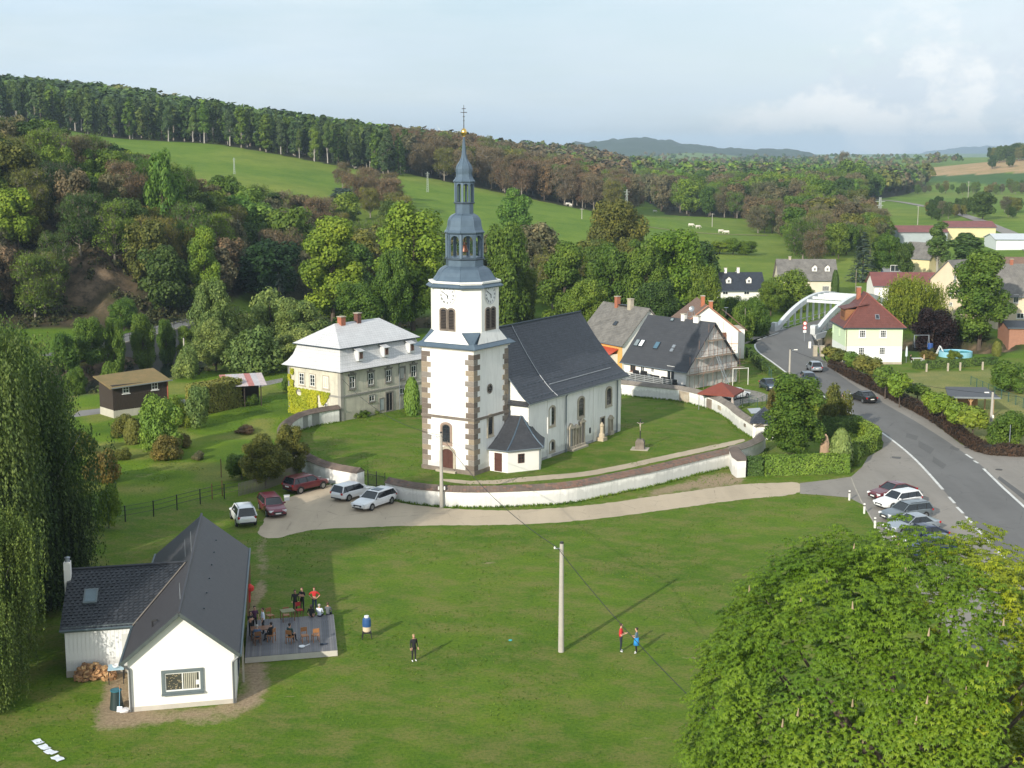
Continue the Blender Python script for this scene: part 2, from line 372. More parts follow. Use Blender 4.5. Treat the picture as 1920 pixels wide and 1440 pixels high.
def terrain():
    ys=[14.]
    while ys[-1]<9300:
        y=ys[-1]; ys.append(y+max(.42,y*.0088) if y<1200 else y*1.013)
    ys=np.array(ys); ns=460
    s=np.linspace(-.62,.62,ns); s=s*(.75+.65*s*s)/(.75+.65*.62**2)*1.0
    Xg=(ys[:,None]+75)*s[None,:]; Yg=np.repeat(ys[:,None],ns,1)
    Z=T(Xg,Yg)
    v=np.stack([Xg.ravel(),Yg.ravel(),Z.ravel()],1)
    nr=len(ys); i=np.arange(nr*ns).reshape(nr,ns)
    q=np.stack([i[:-1,:-1],i[:-1,1:],i[1:,1:],i[1:,:-1]],-1).reshape(-1,4)
    x,y=Xg.ravel(),Yg.ravel()
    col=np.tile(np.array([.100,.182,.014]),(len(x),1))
    def paint(mask,c,a=1.):
        m=(mask*a)[:,None] if mask.dtype!=bool else mask[:,None]*a
        col[:]=col*(1-m)+np.array(c)*m
    # broad variation in the pastures
    n1=vnoise(x,y,90,1); n2=vnoise(x,y,26,2)
    farm=smooth01((y-260)/80)
    paint(farm*1.0,(.135,.225,.024)); paint(farm*smooth01((n1-.45)*3)*.6,(.205,.250,.045)); paint(farm*smooth01((n2-.5)*3)*.35,(.110,.190,.024))
    # garden beside the rectory, rougher and yellower
    gard=inpoly(x,y,PG([(160,985),(420,920),(520,880),(560,780),(560,700),(150,700),(120,900)]))
    paint(gard,(.125,.215,.014)); n3=vnoise(x,y,5,31); paint(gard*smooth01((n3-.55)*5)*.6,(.24,.235,.075)); paint(gard*smooth01((.40-n3)*5)*.6,(.075,.14,.012))
    hay=inpoly(x,y,PG([(1640,700),(1960,690),(1960,850),(1850,840),(1740,770)]))
    paint(hay.astype(float)*(.55+.45*vnoise(x,y,6,9)),(.27,.265,.11))
    plough=inpoly(x,y,[A(1738,333,1380)[:2],A(1930,318,1330)[:2],A(1950,292,1600)[:2],A(1740,310,1650)[:2]])
    paint(plough,(.42,.30,.17))
    strip=inpoly(x,y,[A(1738,336,1300)[:2],A(1930,328,1200)[:2],A(1930,319,1325)[:2],A(1738,332,1385)[:2]])
    paint(strip,(.06,.13,.03))
    # woodland floors
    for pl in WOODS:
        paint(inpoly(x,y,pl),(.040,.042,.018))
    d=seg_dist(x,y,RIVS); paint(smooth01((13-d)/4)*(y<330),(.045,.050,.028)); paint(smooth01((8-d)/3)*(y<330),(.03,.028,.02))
    # mown paddock in the far middle gets tracks
    soil=np.zeros(len(x))
    jx=(vnoise(x,y,1.7,21)-.5)*1.6+(vnoise(x,y,.7,23)-.5)*.8; jy=(vnoise(x,y,1.9,22)-.5)*2.6+(vnoise(x,y,.8,24)-.5)*1.2
    near_=np.where(y<190)[0]; jr=np.random.RandomState(4).uniform(-1,1,(14,2))
    def S(poly,a):
        pg=PG(poly); acc=np.zeros(len(near_)); xn,yn=x[near_],y[near_]; sc=.55+yn/160.
        for dx_,dy_ in jr: acc+=inpoly(xn+dx_*.55*sc+jx[near_]*.5,yn+dy_*1.1*sc+jy[near_]*.5,pg)
        soil[near_]=np.maximum(soil[near_],acc/14*a)
    S([(170,1368),(205,1235),(245,1235),(300,1330),(440,1322),(440,1240),(500,1236),(500,1340),(350,1362)],1.)
    S(lane_up+lane_dn,.62); S([(x_,y_) for x_,y_ in [(1520,896),(1600,880),(1612,900),(1650,980),(1640,1010),(1600,945),(1540,935)]],.5)
    S([(462,1085),(505,1085),(500,1160),(462,1160)],.85)
    S([(470,1000),(520,1000),(512,1085),(470,1085)],.62)
    S([(1480,938),(1502,940),(1560,1000),(1545,1005)],.72)
    S([(225,890),(300,878),(312,893),(240,905)],.55); S([(320,915),(400,905),(400,918),(330,928)],.6); S([(435,808),(472,806),(470,815),(440,816)],.95)
    S([(910,1205),(938,1205),(938,1217),(912,1217)],.95)
    S([(1250,1400),(1310,1400),(1310,1422),(1255,1420)],.75)
    S([(270,1370),(350,1362),(350,1385),(280,1388)],.6)
    S([(1375,882),(1400,900),(1400,907),(1250,930),(1180,940),(1130,945),(1180,933),(1330,890)],1.)
    S([(722,935),(960,950),(1130,940),(1130,950),(960,960),(722,945)],.8)
    S([(1190,838),(1215,838),(1218,848),(1186,848)],.8)
    S([(960,895),(1016,880),(1100,850),(1165,812),(1170,816),(1105,856),(1020,888),(960,902)],.5)
    for k in range(26):
        cx,cy=RN.uniform(520,1600),RN.uniform(985,1400)
        gx,gy,_=G(cx,cy); rr=RN.uniform(.25,.8)*(1+cy/4000)
        soil=np.maximum(soil,np.clip(1.15-np.hypot((x-gx)/rr/1.8,(y-gy)/rr),0,1)*RN.uniform(.45,.8))
    cliff=((x<-58)&(x>-165)&(y>252)&(y<312))
    paint(cliff*(.45+.55*vnoise(x,y,4,8)),(.075,.062,.038))
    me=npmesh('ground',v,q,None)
    ca=me.color_attributes.new('land','FLOAT_COLOR','POINT')
    ca.data.foreach_set('color',np.concatenate([col,np.ones((len(x),1))],1).astype(np.float32).ravel())
    sa=me.attributes.new('soil','FLOAT','POINT'); sa.data.foreach_set('value',soil.astype(np.float32))
    lw=np.where((y<215)&~gard&~hay,1.,0.); la=me.attributes.new('lawn','FLOAT','POINT'); la.data.foreach_set('value',lw.astype(np.float32))
    me.polygons.foreach_set('use_smooth',np.ones(len(q),bool))
    # material
    m,nt,b=_nt('grassland'); L=nt.links.new
    at=nt.nodes.new('ShaderNodeAttribute'); at.attribute_name='land'
    so_=nt.nodes.new('ShaderNodeAttribute'); so_.attribute_name='soil'
    lw_=nt.nodes.new('ShaderNodeAttribute'); lw_.attribute_name='lawn'
    tc=nt.nodes.new('ShaderNodeTexCoord').outputs['Object']
    geo=nt.nodes.new('ShaderNodeNewGeometry')
    big=_noise(nt,tc,.055,8,.68); mid=_noise(nt,tc,.42,8,.72); fine=_noise(nt,tc,4.5,6,.72); tiny=_noise(nt,tc,16,3,.6)
    c=at.outputs['Color']
    c=_mix(nt,_ramp(nt,big,[(.40,0.),(.60,.9)]),c,_mix(nt,1.,c,(.66,.78,.60),'MULTIPLY'))
    c=_mix(nt,_ramp(nt,mid,[(.40,0.),(.62,.75)]),c,_mix(nt,1.,c,(1.35,1.16,1.1),'MULTIPLY'))
    c=_mix(nt,_ramp(nt,mid,[(.26,.6),(.42,0.)]),c,_mix(nt,1.,c,(.62,.78,.7),'MULTIPLY'))
    c=_mix(nt,_ramp(nt,fine,[(.44,0.),(.70,.85)]),c,_mix(nt,1.,c,(1.5,1.25,1.35),'MULTIPLY'))
    c=_mix(nt,_ramp(nt,fine,[(.30,.8),(.50,0.)]),c,_mix(nt,1.,c,(.5,.6,.5),'MULTIPLY'))
    c=_mix(nt,_ramp(nt,tiny,[(.3,.55),(.65,0.)]),c,_mix(nt,1.,c,(.55,.6,.5),'MULTIPLY'))
    # dry straw patches on the lawn
    mp=nt.nodes.new('ShaderNodeMapping'); mp.inputs['Rotation'].default_value=(0,0,R(40)); mp.inputs['Scale'].default_value=(.30,.42,1); L(tc,mp.inputs[0])
    dry=_ramp(nt,_noise(nt,mp.outputs[0],1.,9,.7),[(.45,0.),(.60,.85)])
    dry=_math(nt,'MULTIPLY',dry,_ramp(nt,fine,[(.35,.25),(.6,1.)]))
    c=_mix(nt,_math(nt,'MULTIPLY',dry,lw_.outputs['Fac']),c,(.19,.175,.055))
    # bare soil and grit where feet and wheels wear it
    sn=_math(nt,'ADD',_math(nt,'MULTIPLY',_noise(nt,tc,1.3,7,.7),.9),_math(nt,'MULTIPLY',fine,.35))
    sf=_ramp(nt,_math(nt,'ADD',so_.outputs['Fac'],_math(nt,'SUBTRACT',sn,.62)),[(.48,0.),(.72,1.)])
    soilc=_mix(nt,_ramp(nt,fine,[(.35,0.),(.65,1.)]),(.235,.170,.105),(.40,.31,.205))
    c=_mix(nt,_math(nt,'MULTIPLY',sf,so_.outputs['Fac'],True),c,soilc)
    # rock where it is steep
    sx=nt.nodes.new('ShaderNodeSeparateXYZ'); L(geo.outputs['Normal'],sx.inputs[0])
    rockc=_mix(nt,_ramp(nt,_noise(nt,tc,.5,9,.72),[(.35,0.),(.62,1.)]),(.030,.028,.018),(.20,.145,.095))
    c=_mix(nt,_ramp(nt,sx.outputs[2],[(.74,1.),(.90,0.)]),c,rockc)
    L(c,b.inputs['Base Color']); b.inputs['Roughness'].default_value=.9; b.inputs['Specular IOR Level'].default_value=.15
    h=_math(nt,'ADD',_math(nt,'MULTIPLY',fine,.8),_math(nt,'ADD',_math(nt,'MULTIPLY',mid,1.2),_math(nt,'MULTIPLY',tiny,.5)))
    _bump(nt,b,h,.75,.16)
    me.materials.append(m)
    o=bpy.data.objects.new('ground',me); COL.objects.link(o); o['kind']='structure'
lane_up=[(1505,903),(1450,906),(1390,907),(1250,927),(1100,949),(960,958),(850,955),(740,943),(705,925),(680,905),(650,896),(610,912),(560,926),(535,936),(520,948)]
lane_dn=[(500,962),(492,985),(480,1000),(505,1012),(545,1003),(580,994),(640,990),(800,985),(960,985),(1100,976),(1250,956),(1400,935),(1505,927)]
WOODS=[
 [A(-60,246,640)[:2],A(200,258,651)[:2],A(400,270,651)[:2],A(600,305,621)[:2],A(740,332,602)[:2],(-40,790),(-330,790)],                       # spruce and birch belt on the left ridge
 [(-60,262),(-56,345),(-75,380),(-200,380),(-230,250),(-95,252)],                     # steep wooded bank
 [A(740,330,640)[:2],A(890,352,625)[:2],A(1190,400,575)[:2],A(1180,330,1100)[:2],A(1100,300,1500)[:2],A(740,290,900)[:2]],
 [A(1180,330,1100)[:2],A(1250,405,700)[:2],A(1520,420,640)[:2],A(1740,345,1250)[:2],A(1500,330,1500)[:2]],
 [A(400,450,300)[:2],A(760,470,310)[:2],A(760,400,420)[:2],A(400,400,400)[:2]],
]
terrain()
# ------------------------------------------------------------------ sheets laid on the ground
def edge_noise(pts,amp,step,seed=0):
    out=[]; r=random.Random(seed)
    n=len(pts)
    for i in range(n):
        a=Vector(pts[i][:2]); b=Vector(pts[(i+1)%n][:2]); L=(b-a).length; k=max(1,int(L/step)); nn=Vector((-(b-a).y,(b-a).x)).normalized() if L>0 else Vector((0,0))
        for j in range(k):
            p=a.lerp(b,j/k)+nn*r.uniform(-amp,amp); out.append((p.x,p.y))
    return out
def smoothpl(pts,it=2,closed=False):
    pts=[tuple(p[:2]) for p in pts]
    for _ in range(it):
        q=[]
        n=len(pts); rng=range(n if closed else n-1)
        if not closed: q.append(pts[0])
        for i in rng:
            a,b=pts[i],pts[(i+1)%n]; q+=[(a[0]*.75+b[0]*.25,a[1]*.75+b[1]*.25),(a[0]*.25+b[0]*.75,a[1]*.25+b[1]*.75)]
        if not closed: q.append(pts[-1])
        pts=q
    return pts
def sheet(name,poly,z,mat,parent=None,kind='structure'):
    bm=bmesh.new(); vs=[bm.verts.new((p[0],p[1],z)) for p in poly]; f=bm.faces.new(vs)
    if f.normal.z<0: f.normal_flip()
    bm.normal_update(); 
    if f.normal.z<0: f.normal_flip()
    bmesh.ops.triangulate(bm,faces=[f]); me=bpy.data.meshes.new(name); bm.to_mesh(me); bm.free(); me.materials.append(mat)
    o=bpy.data.objects.new(name,me); COL.objects.link(o)
    if parent: o.parent=parent
    if kind: o['kind']=kind
    return o
def ribbon(pl,w,z=0.,drape=None,w2=None):
    """left/right offset strip verts+faces along a polyline"""
    pl=[Vector(p[:2]) for p in pl]; vs=[]; fs=[]
    for i,p in enumerate(pl):
        d=(pl[min(i+1,len(pl)-1)]-pl[max(i-1,0)]).normalized(); n=Vector((-d.y,d.x))
        for s_ in (-1,1):
            q=p+n*s_*(w if w2 is None or s_<0 else w2); zz=z if drape is None else Tz(q.x,q.y)+drape
            vs.append((q.x,q.y,zz))
        if i: k=2*i; fs.append((k-2,k,k+1,k-1)[::-1])
    return vs,fs
def asphalt(name,c,patch=.25,spots=True):
    m,nt,b=_nt(name); tc=nt.nodes.new('ShaderNodeTexCoord').outputs['Object']
    big=_noise(nt,tc,.09,8,.65); mid=_noise(nt,tc,.9,7,.7); fine=_noise(nt,tc,14,4,.7)
    col=_mix(nt,_ramp(nt,big,[(.35,0.),(.65,1.)]),tuple(x*.85 for x in c),tuple(x*1.18 for x in c))
    col=_mix(nt,_ramp(nt,mid,[(.5,0.),(.75,patch*2)]),col,tuple(x*.7 for x in c))
    col=_mix(nt,.35,col,_mix(nt,fine,tuple(x*.55 for x in c),tuple(x*1.45 for x in c)))
    mp=nt.nodes.new('ShaderNodeMapping'); mp.inputs['Rotation'].default_value=(0,0,R(8)); mp.inputs['Scale'].default_value=(1.,.12,1); nt.links.new(tc,mp.inputs[0])
    tr=_ramp(nt,_noise(nt,mp.outputs[0],.55,4,.5),[(.42,0.),(.62,.5)])
    col=_mix(nt,tr,col,tuple(x*1.22 for x in c))
    vo=nt.nodes.new('ShaderNodeTexVoronoi'); vo.feature='DISTANCE_TO_EDGE'; vo.inputs['Scale'].default_value=.22; nt.links.new(tc,vo.inputs['Vector'])
    cr=_math(nt,'MULTIPLY',_ramp(nt,vo.outputs['Distance'],[(0.,1.),(.012,0.)]),_ramp(nt,mid,[(.45,0.),(.6,.7)]))
    col=_mix(nt,cr,col,tuple(x*.45 for x in c))
    nt.links.new(col,b.inputs['Base Color']); b.inputs['Roughness'].default_value=.85; _bump(nt,b,_math(nt,'ADD',fine,mid),.3,.01); return m
M_ROAD=asphalt('road asphalt',(.125,.122,.118)); M_PAVE=asphalt('pale worn asphalt',(.225,.205,.18))
M_GRAV=asphalt('gravel',(.41,.335,.24),.1)
M_LINE=P('road paint',(.66,.66,.63),.30,1.6,.8,c2=(.34,.34,.33))
Zp,Zr,Zl=.012,.020,.028
lineL=[(1505,611),(1470,620),(1440,630),(1424,636),(1416,644),(1415,651),(1423,662),(1440,673),(1463,690),(1478,702),(1520,728),(1577,764),(1630,798),(1650,809),(1678,829),(1706,852),(1731.5,877),(1774,925),(1817,975),(1855,1017.5),(1900,1065),(1960,1125),(2040,1205)]
edgeR=[(1534,618),(1520,632),(1530,655),(1549,684),(1599,722),(1661,759),(1717,790),(1774,826),(1802,846),(1835,868),(1870,900),(1920,950),(1990,1020),(2060,1090)]
gl=[G(*p)[:2] for p in lineL]; gr=[G(*p)[:2] for p in edgeR]
BR0=G(1453,620)[:2]; BDIR=Vector((math.cos(R(57)),math.sin(R(57)))); BN=Vector((BDIR.y,-BDIR.x))
# carriageway incl. the approach to the bridge
far_l=(Vector(BR0)+BN*.6+BDIR*46); far_r=(Vector(BR0)+BN*6.9+BDIR*46)
gl2=[tuple(far_l),tuple(Vector(BR0)+BN*.6+BDIR*1)]+smoothpl(gl[2:],2); gr2=[tuple(far_r),tuple(Vector(BR0)+BN*6.9)]+smoothpl(gr[2:],2)
sheet('main_road',gl2+gr2[::-1],Zr,M_ROAD)
outR=PG([(1534,640),(1536,662),(1551,680),(1605,716),(1640,733),(1689,758),(1745,789),(1802,833),(1835,846),(1860,850),(1990,855),(2060,1000),(2100,1110)])
pave=sheet('pavement',smoothpl(PG([(1549,684),(1599,724),(1661,762),(1717,794),(1802,850),(1870,905),(1990,1025),(2060,1095)]),1)+outR[::-1],Zp,M_PAVE)
park=PG([(1424,664),(1463,692),(1500,717),(1560,758),(1612,790),(1640,806),(1657,830),(1654,842),(1628,856),(1616,876),(1596,894),(1560,899),(1500,906),(1500,926),(1535,928),(1591,933),(1619,947),(1641,984),(1661,1012),(1690,1060),(1740,1130),(1800,1220),(2060,1215),(1915,1075),(1788,930),(1745,880),(1720,856),(1664,815),(1590,768),(1490,706)])
sheet('parking_area',park,Zp,M_PAVE)
sheet('side_road',PG([(1416,636),(1470,619),(1440,620),(1400,628),(1385,640),(1398,645)]),Zp+.001,M_PAVE)
# painted lines are parts of the road
road=bpy.data.objects['main_road']
def line(name,pl,w,z=Zl,m=None):
    vs,fs=ribbon(pl,w/2,z); mb=MB(); mb.add(vs,fs,m or M_LINE); o=mb.build(name,None,road); return o
sl=smoothpl(gl,2)
def cut(pl,py0,py1):
    y0,y1=G(0,py0)[1],G(0,py1)[1]; return [p for p in pl if min(y0,y1)<=p[1]<=max(y0,y1)]
line('edge_line',cut(sl,643,925),.28)
def dashes(pts,n=None):
    for a,b in pts: line('dash',[G(*a)[:2],G(*b)[:2]],.26)
dashes([((1420,638),(1427,635)),((1431,634),(1438,631)),((1442,630),(1460,624)),
 ((1779,932),(1790,944)),((1794,951),(1806,963)),((1811,969),(1823,981)),((1829,990),(1842,1002)),((1848,1011),(1862,1024)),((1870,1034),(1884,1048)),((1893,1058),(1908,1073)),((1917,1082),(1934,1099)),
 ((1811,852),(1823,860)),((1826,864),(1834,869))])
line('edge_line',[G(1844,879)[:2],G(1880,914)[:2],G(1925,955)[:2],G(1990,1022)[:2]],.28)
line('joint_line',[G(*p)[:2] for p in ((1596,896),(1602,912),(1615,940),(1641,984),(1662,1015))],.12,Zl-.006,P('pale joint',(.38,.35,.29),.2,1,.9))
# asphalt repair patches
M_PATCH=asphalt('asphalt repair',(.095,.093,.09))
for q in ([(1700,812),(1722,818),(1718,826),(1698,820)],[(1722,826),(1752,842),(1744,852),(1722,838)],[(1750,856),(1775,872),(1768,880),(1748,866)],[(1783,836),(1800,842),(1796,846),(1780,842)],[(1672,856),(1690,857),(1688,861),(1672,859)],[(1874,893),(1925,930),(1925,942),(1870,898)]):
    sheet('road_patch',PG(q),Zl-.004,M_PATCH,road,None)
for q in [(1814,840,.35),(1873,881,.35)]:
    g=G(q[0],q[1]); mb=MB(); mb.lathe([(q[2],0),(q[2]*.98,.03),(q[2]*.7,.035)],14,(g[0],g[1],Zr),P('cast iron',(.06,.055,.05),.2,3,.6)); mb.build('manhole_cover',None,road)
# gravel lane and forecourt
sheet('gravel_lane',edge_noise(smoothpl(PG(lane_up+lane_dn),2,True),.10,.35,3),Zp-.004,M_GRAV)
sheet('yard_path',edge_noise(smoothpl(PG([(830,897),(900,903),(1010,892),(1090,886),(1160,873),(1250,853),(1370,828),(1395,822),(1398,827),(1370,836),(1250,862),(1165,881),(1095,894),(1010,901),(900,910),(830,903)]),1,True),.06,.4,4),Zp-.004,M_GRAV)
sheet('garden_path',edge_noise(PG([(130,783),(150,770),(205,764),(262,758),(330,752),(540,706),(548,712),(330,762),(205,773),(150,781)]),.05,.8,5),Zp-.004,asphalt('path asphalt',(.2,.19,.18)))
# yard by the scaffolded house
sheet('driveway',PG([(1330,748),(1392,728),(1425,735),(1448,743),(1455,750),(1392,757),(1380,765)]),Zp-.006,M_PAVE)
# water
def water():
    m,nt,b=_nt('river water'); b.inputs['Base Color'].default_value=(.012,.018,.014,1); b.inputs['Roughness'].default_value=.09
    tc=nt.nodes.new('ShaderNodeTexCoord').outputs['Object']; _bump(nt,b,_noise(nt,tc,1.6,5),.25,.08)
    vs,fs=ribbon(RIVS,9.,-2.4); mb=MB(); mb.add(vs,fs,m); mb.build('river',m,kind='structure')
water()
# far lane on the right-hand pasture, draped
def far_lane():
    pts=[(1960,488),(1920,460),(1890,437),(1850,418),(1800,402),(1740,388),(1690,379),(1650,375.5),(1610,373),(1580,372)]
    pl=smoothpl([GT(*p,300,2500)[:2] for p in pts],2)
    vs,fs=ribbon(pl,2.6,0,.22); mb=MB(); mb.add(vs,fs,M_PAVE); mb.build('field_lane',M_PAVE,kind='structure')
    pl=smoothpl([GT(*p,300,2500)[:2] for p in [(1130,414),(1200,424),(1260,433),(1340,440),(1440,442)]],2)
    vs,fs=ribbon(pl,.9,0,.15); mb=MB(); mm=P('worn track',(.25,.22,.10),.2,.3,.95); mb.add(vs,fs,mm); mb.build('cattle_track',mm,kind='structure')
far_lane()
# distant hills
def hill(name,prof,Y,depth,rough,mat,base=-5):
    xs=np.linspace(prof[0][0],prof[-1][0],150); hz=np.interp(xs,[p[0] for p in prof],[p[1] for p in prof])
    js=np.linspace(-1,1,26); V=[];
    for j in js:
        yy=Y+j*depth; f=math.cos(j*PI/2)**.8 if abs(j)<1 else 0
        for xx,h in zip(xs,hz):
            wx=(xx-960)/FPX*(Y*cp_+4); ztop=CAMH-Y*(h-285)/FPX
            e=min(1,(xx-xs[0])/40,(xs[-1]-xx)/40)
            z=base+(ztop-base)*f*max(0,e)**.6
            V.append((wx,yy,z))
    V=np.array(V); V[:,2]+= (vnoise(V[:,0],V[:,1],depth*.05,4)-.5)*rough*2*(V[:,2]>base+3)+(vnoise(V[:,0],V[:,1],depth*.2,8)-.5)*rough
    n=len(xs); i=np.arange(len(js)*n).reshape(len(js),n); q=np.stack([i[:-1,:-1],i[:-1,1:],i[1:,1:],i[1:,:-1]],-1).reshape(-1,4)
    me=npmesh(name,V,q,mat); me.polygons.foreach_set('use_smooth',np.ones(len(q),bool))
    o=bpy.data.objects.new(name,me); COL.objects.link(o); o['kind']='structure'; return o
M_HF=P('distant forest',(.035,.060,.030),.3,.012,.95)
M_HG=P('distant pasture',(.12,.19,.05),.2,.004,.95)
hill('wooded_hill',[(1035,276),(1045,272),(1075,269),(1095,271),(1115,268),(1150,264),(1190,260.5),(1230,263),(1270,271),(1330,277),(1400,281),(1480,285),(1530,291)],4800,700,9,M_HF)
hill('pasture_hill',[(1180,298),(1230,293),(1270,288.5),(1310,287),(1350,289),(1420,296)],3300,300,1.5,M_HG)
hill('blue_mountain',[(1640,300),(1680,293),(1720,295),(1750,297),(1775,289),(1795,280),(1815,276),(1850,274.5),(1870,277),(1890,284),(1930,292),(1980,300)],12000,1300,12,M_HF)
# air
def haze():
    mb=MB(); mb.box2((-6800,-120,-6.5),(6800,13600,175)); m=bpy.data.materials.new('haze'); m.use_nodes=True; nt=m.node_tree; nt.nodes.clear()
    o=nt.nodes.new('ShaderNodeOutputMaterial'); v=nt.nodes.new('ShaderNodeVolumePrincipled'); v.inputs['Color'].default_value=(.64,.82,1.0,1)
    v.inputs['Density'].default_value=HAZE; v.inputs['Anisotropy'].default_value=.2; nt.links.new(v.outputs[0],o.inputs['Volume'])
    x=mb.build('haze',m); x['kind']='stuff'; x['label']='pale blue summer haze over the valley'; x['category']='haze'; x.display_type='WIRE'
HAZE=1.15e-4
haze()
# ------------------------------------------------------------------ shared building materials
M_WHITE=P('white lime render',(.80,.79,.76),.07,.4,.85,.3,9,streak=.3)
M_WHITEC=P('white wall render',(.82,.80,.75),.04,.6,.85,.2,8)
M_STONE=P('sandstone',(.245,.20,.16),.30,1.1,.85,.6,6,c2=(.13,.10,.08))
M_STONED=P('dark sandstone',(.20,.165,.135),.30,1.3,.85,.6,6,c2=(.09,.075,.06))
M_STONEL=P('pale stone',(.42,.37,.29),.2,1.5,.85,.5,7)
M_SHEET=P('blue grey sheet metal',(.105,.150,.195),.16,1.2,.42,.15,3,metal=.35,c2=(.075,.110,.150))
M_SHEETD=P('dark sheet metal',(.045,.065,.085),.15,1.5,.5,metal=.3)
M_SLATE=TILE('dark slates',(.015,.020,.030),(.034,.041,.056),.30,.28,.48,.9,.015,.12)
M_SLATEG=TILE('grey slates',(.030,.032,.038),(.044,.046,.053),.28,.26,.55,.5,.012,.14)
M_GOLD=P('gilding',(.80,.52,.16),.1,3,.28,metal=1.)
M_IRON=P('black iron',(.02,.02,.022),.2,3,.5)
M_DARK=P('dark interior',(.012,.012,.014),.2,2,.9)
M_DOORW=P('brown timber door',(.085,.030,.022),.25,3,.6,.3,10)
M_LOUV=P('grey brown louvres',(.11,.085,.07),.25,3,.8)
M_GL=GLASS()
M_GLL=GLASS('pale window glass',(.16,.19,.20),.12)
M_ZINC=P('zinc',(.30,.33,.36),.12,2,.4,metal=.5)
M_PIPE=P('grey drainpipe',(.13,.16,.18),.12,3,.5)
M_WFR=P('white window frame',(.75,.75,.73),.05,4,.5)
M_BFR=P('brown window frame',(.16,.06,.03),.15,4,.6)
M_BLACK=P('black paint',(.015,.015,.017),.1,3,.5)
class Wall:
    """a vertical plane in a building's own frame: origin o, direction d (unit, along), outward normal n"""
    def __init__(s,o,d):
        s.o=Vector((o[0],o[1],0)); s.d=Vector((d[0],d[1],0)).normalized(); s.n=Vector((s.d.y,-s.d.x,0)); s.a=math.atan2(s.d.y,s.d.x)
    def p(s,u,z,out=0.): q=s.o+s.d*u+s.n*out; return (q.x,q.y,z)
def wbox(mb,w,u,z,wd,ht,out,dp,m=None):
    """box centred at (u,z) on wall w, standing from (out-dp) to out in front of it"""
    mb.box(w.p(u,z,out-dp/2),(wd,dp,ht),w.a,m)
def window(par,w,u,z,wd,ht,frame=None,glass=None,nx=2,ny=2,sur=None,sw=.14,arch=False,so=.07,sill=True,name='window',bars=None,lab=None):
    frame=frame or M_WFR; glass=glass or M_GL; bars=bars or frame
    def outline(a,b,cz,k=0.):
        if not arch: return [(-a,-b),(a,-b),(a,b),(-a,b)]
        r=a; zs=b-min(r,b)*.62
        pts=[(-a,-b),(a,-b),(a,zs)]
        for i in range(1,9):
            t=PI*i/9; pts.append((a*math.cos(t),zs+(b-zs)*math.sin(t)))
        return pts+[(-a,zs)]
    def ring(mb,o1,o2,y0,y1,m):
        k=len(o1); vs=[]
        for pts,yy in ((o1,y1),(o2,y1),(o1,y0),(o2,y0)):
            vs+=[w.p(u+q[0],z+q[1],yy) for q in pts]
        fs=[]
        for i in range(k):
            j=(i+1)%k
            fs+= [(i,j,k+j,k+i),(2*k+i,2*k+j,j,i),(k+i,k+j,3*k+j,3*k+i)]
        mb.add(vs,fs,m)
    a,b=wd/2,ht/2
    mb=MB(); f=min(.09,wd*.10); ring(mb,outline(a,b,z),outline(a-f,b-f,z),-.02,.045,frame)
    fo=mb.build(name,frame,par,label=lab)
    pm=MB(); vs=[w.p(u+q[0],z+q[1],.012) for q in outline(a-f*.7,b-f*.7,z)]; pm.poly(vs,glass); pm.build('pane',glass,fo)
    bb=MB()
    for i in range(1,nx): wbox(bb,w,u-a+wd*i/nx,z,.05 if i*2!=nx else .06,ht-f,.035,.03)
    for i in range(1,ny): wbox(bb,w,u,z-b+ht*i/ny,wd-f,.045,.037,.03)
    if nx>1 or ny>1: bb.build('glazing_bar',bars,fo)
    if sur is not None:
        sb=MB(); ring(sb,outline(a+sw,b+sw,z),outline(a-.01,b-.01,z),-.02,so,sur)
        sb.build('surround',sur,fo)
    if sill:
        sb=MB(); wbox(sb,w,u,z-b-(sw if sur else .05)-.03,wd+.25+(sw if sur else 0),.08,.13,.15); sb.build('sill',sur or frame,fo)
    return fo
def pipe(par,w,u,z0,z1,r=.055,m=None,out=.1):
    mb=MB(); mb.tube(w.p(u,z0,out),w.p(u,z1-.35,out),r,n=7); mb.tube(w.p(u,z1-.35,out),w.p(u,z1,out+.25),r,n=7); return mb.build('drainpipe',m or M_PIPE,par)
def gutter(par,a,b,r=.07,m=None):
    mb=MB(); mb.tube(a,b,r,n=6); return mb.build('gutter',m or M_PIPE,par)
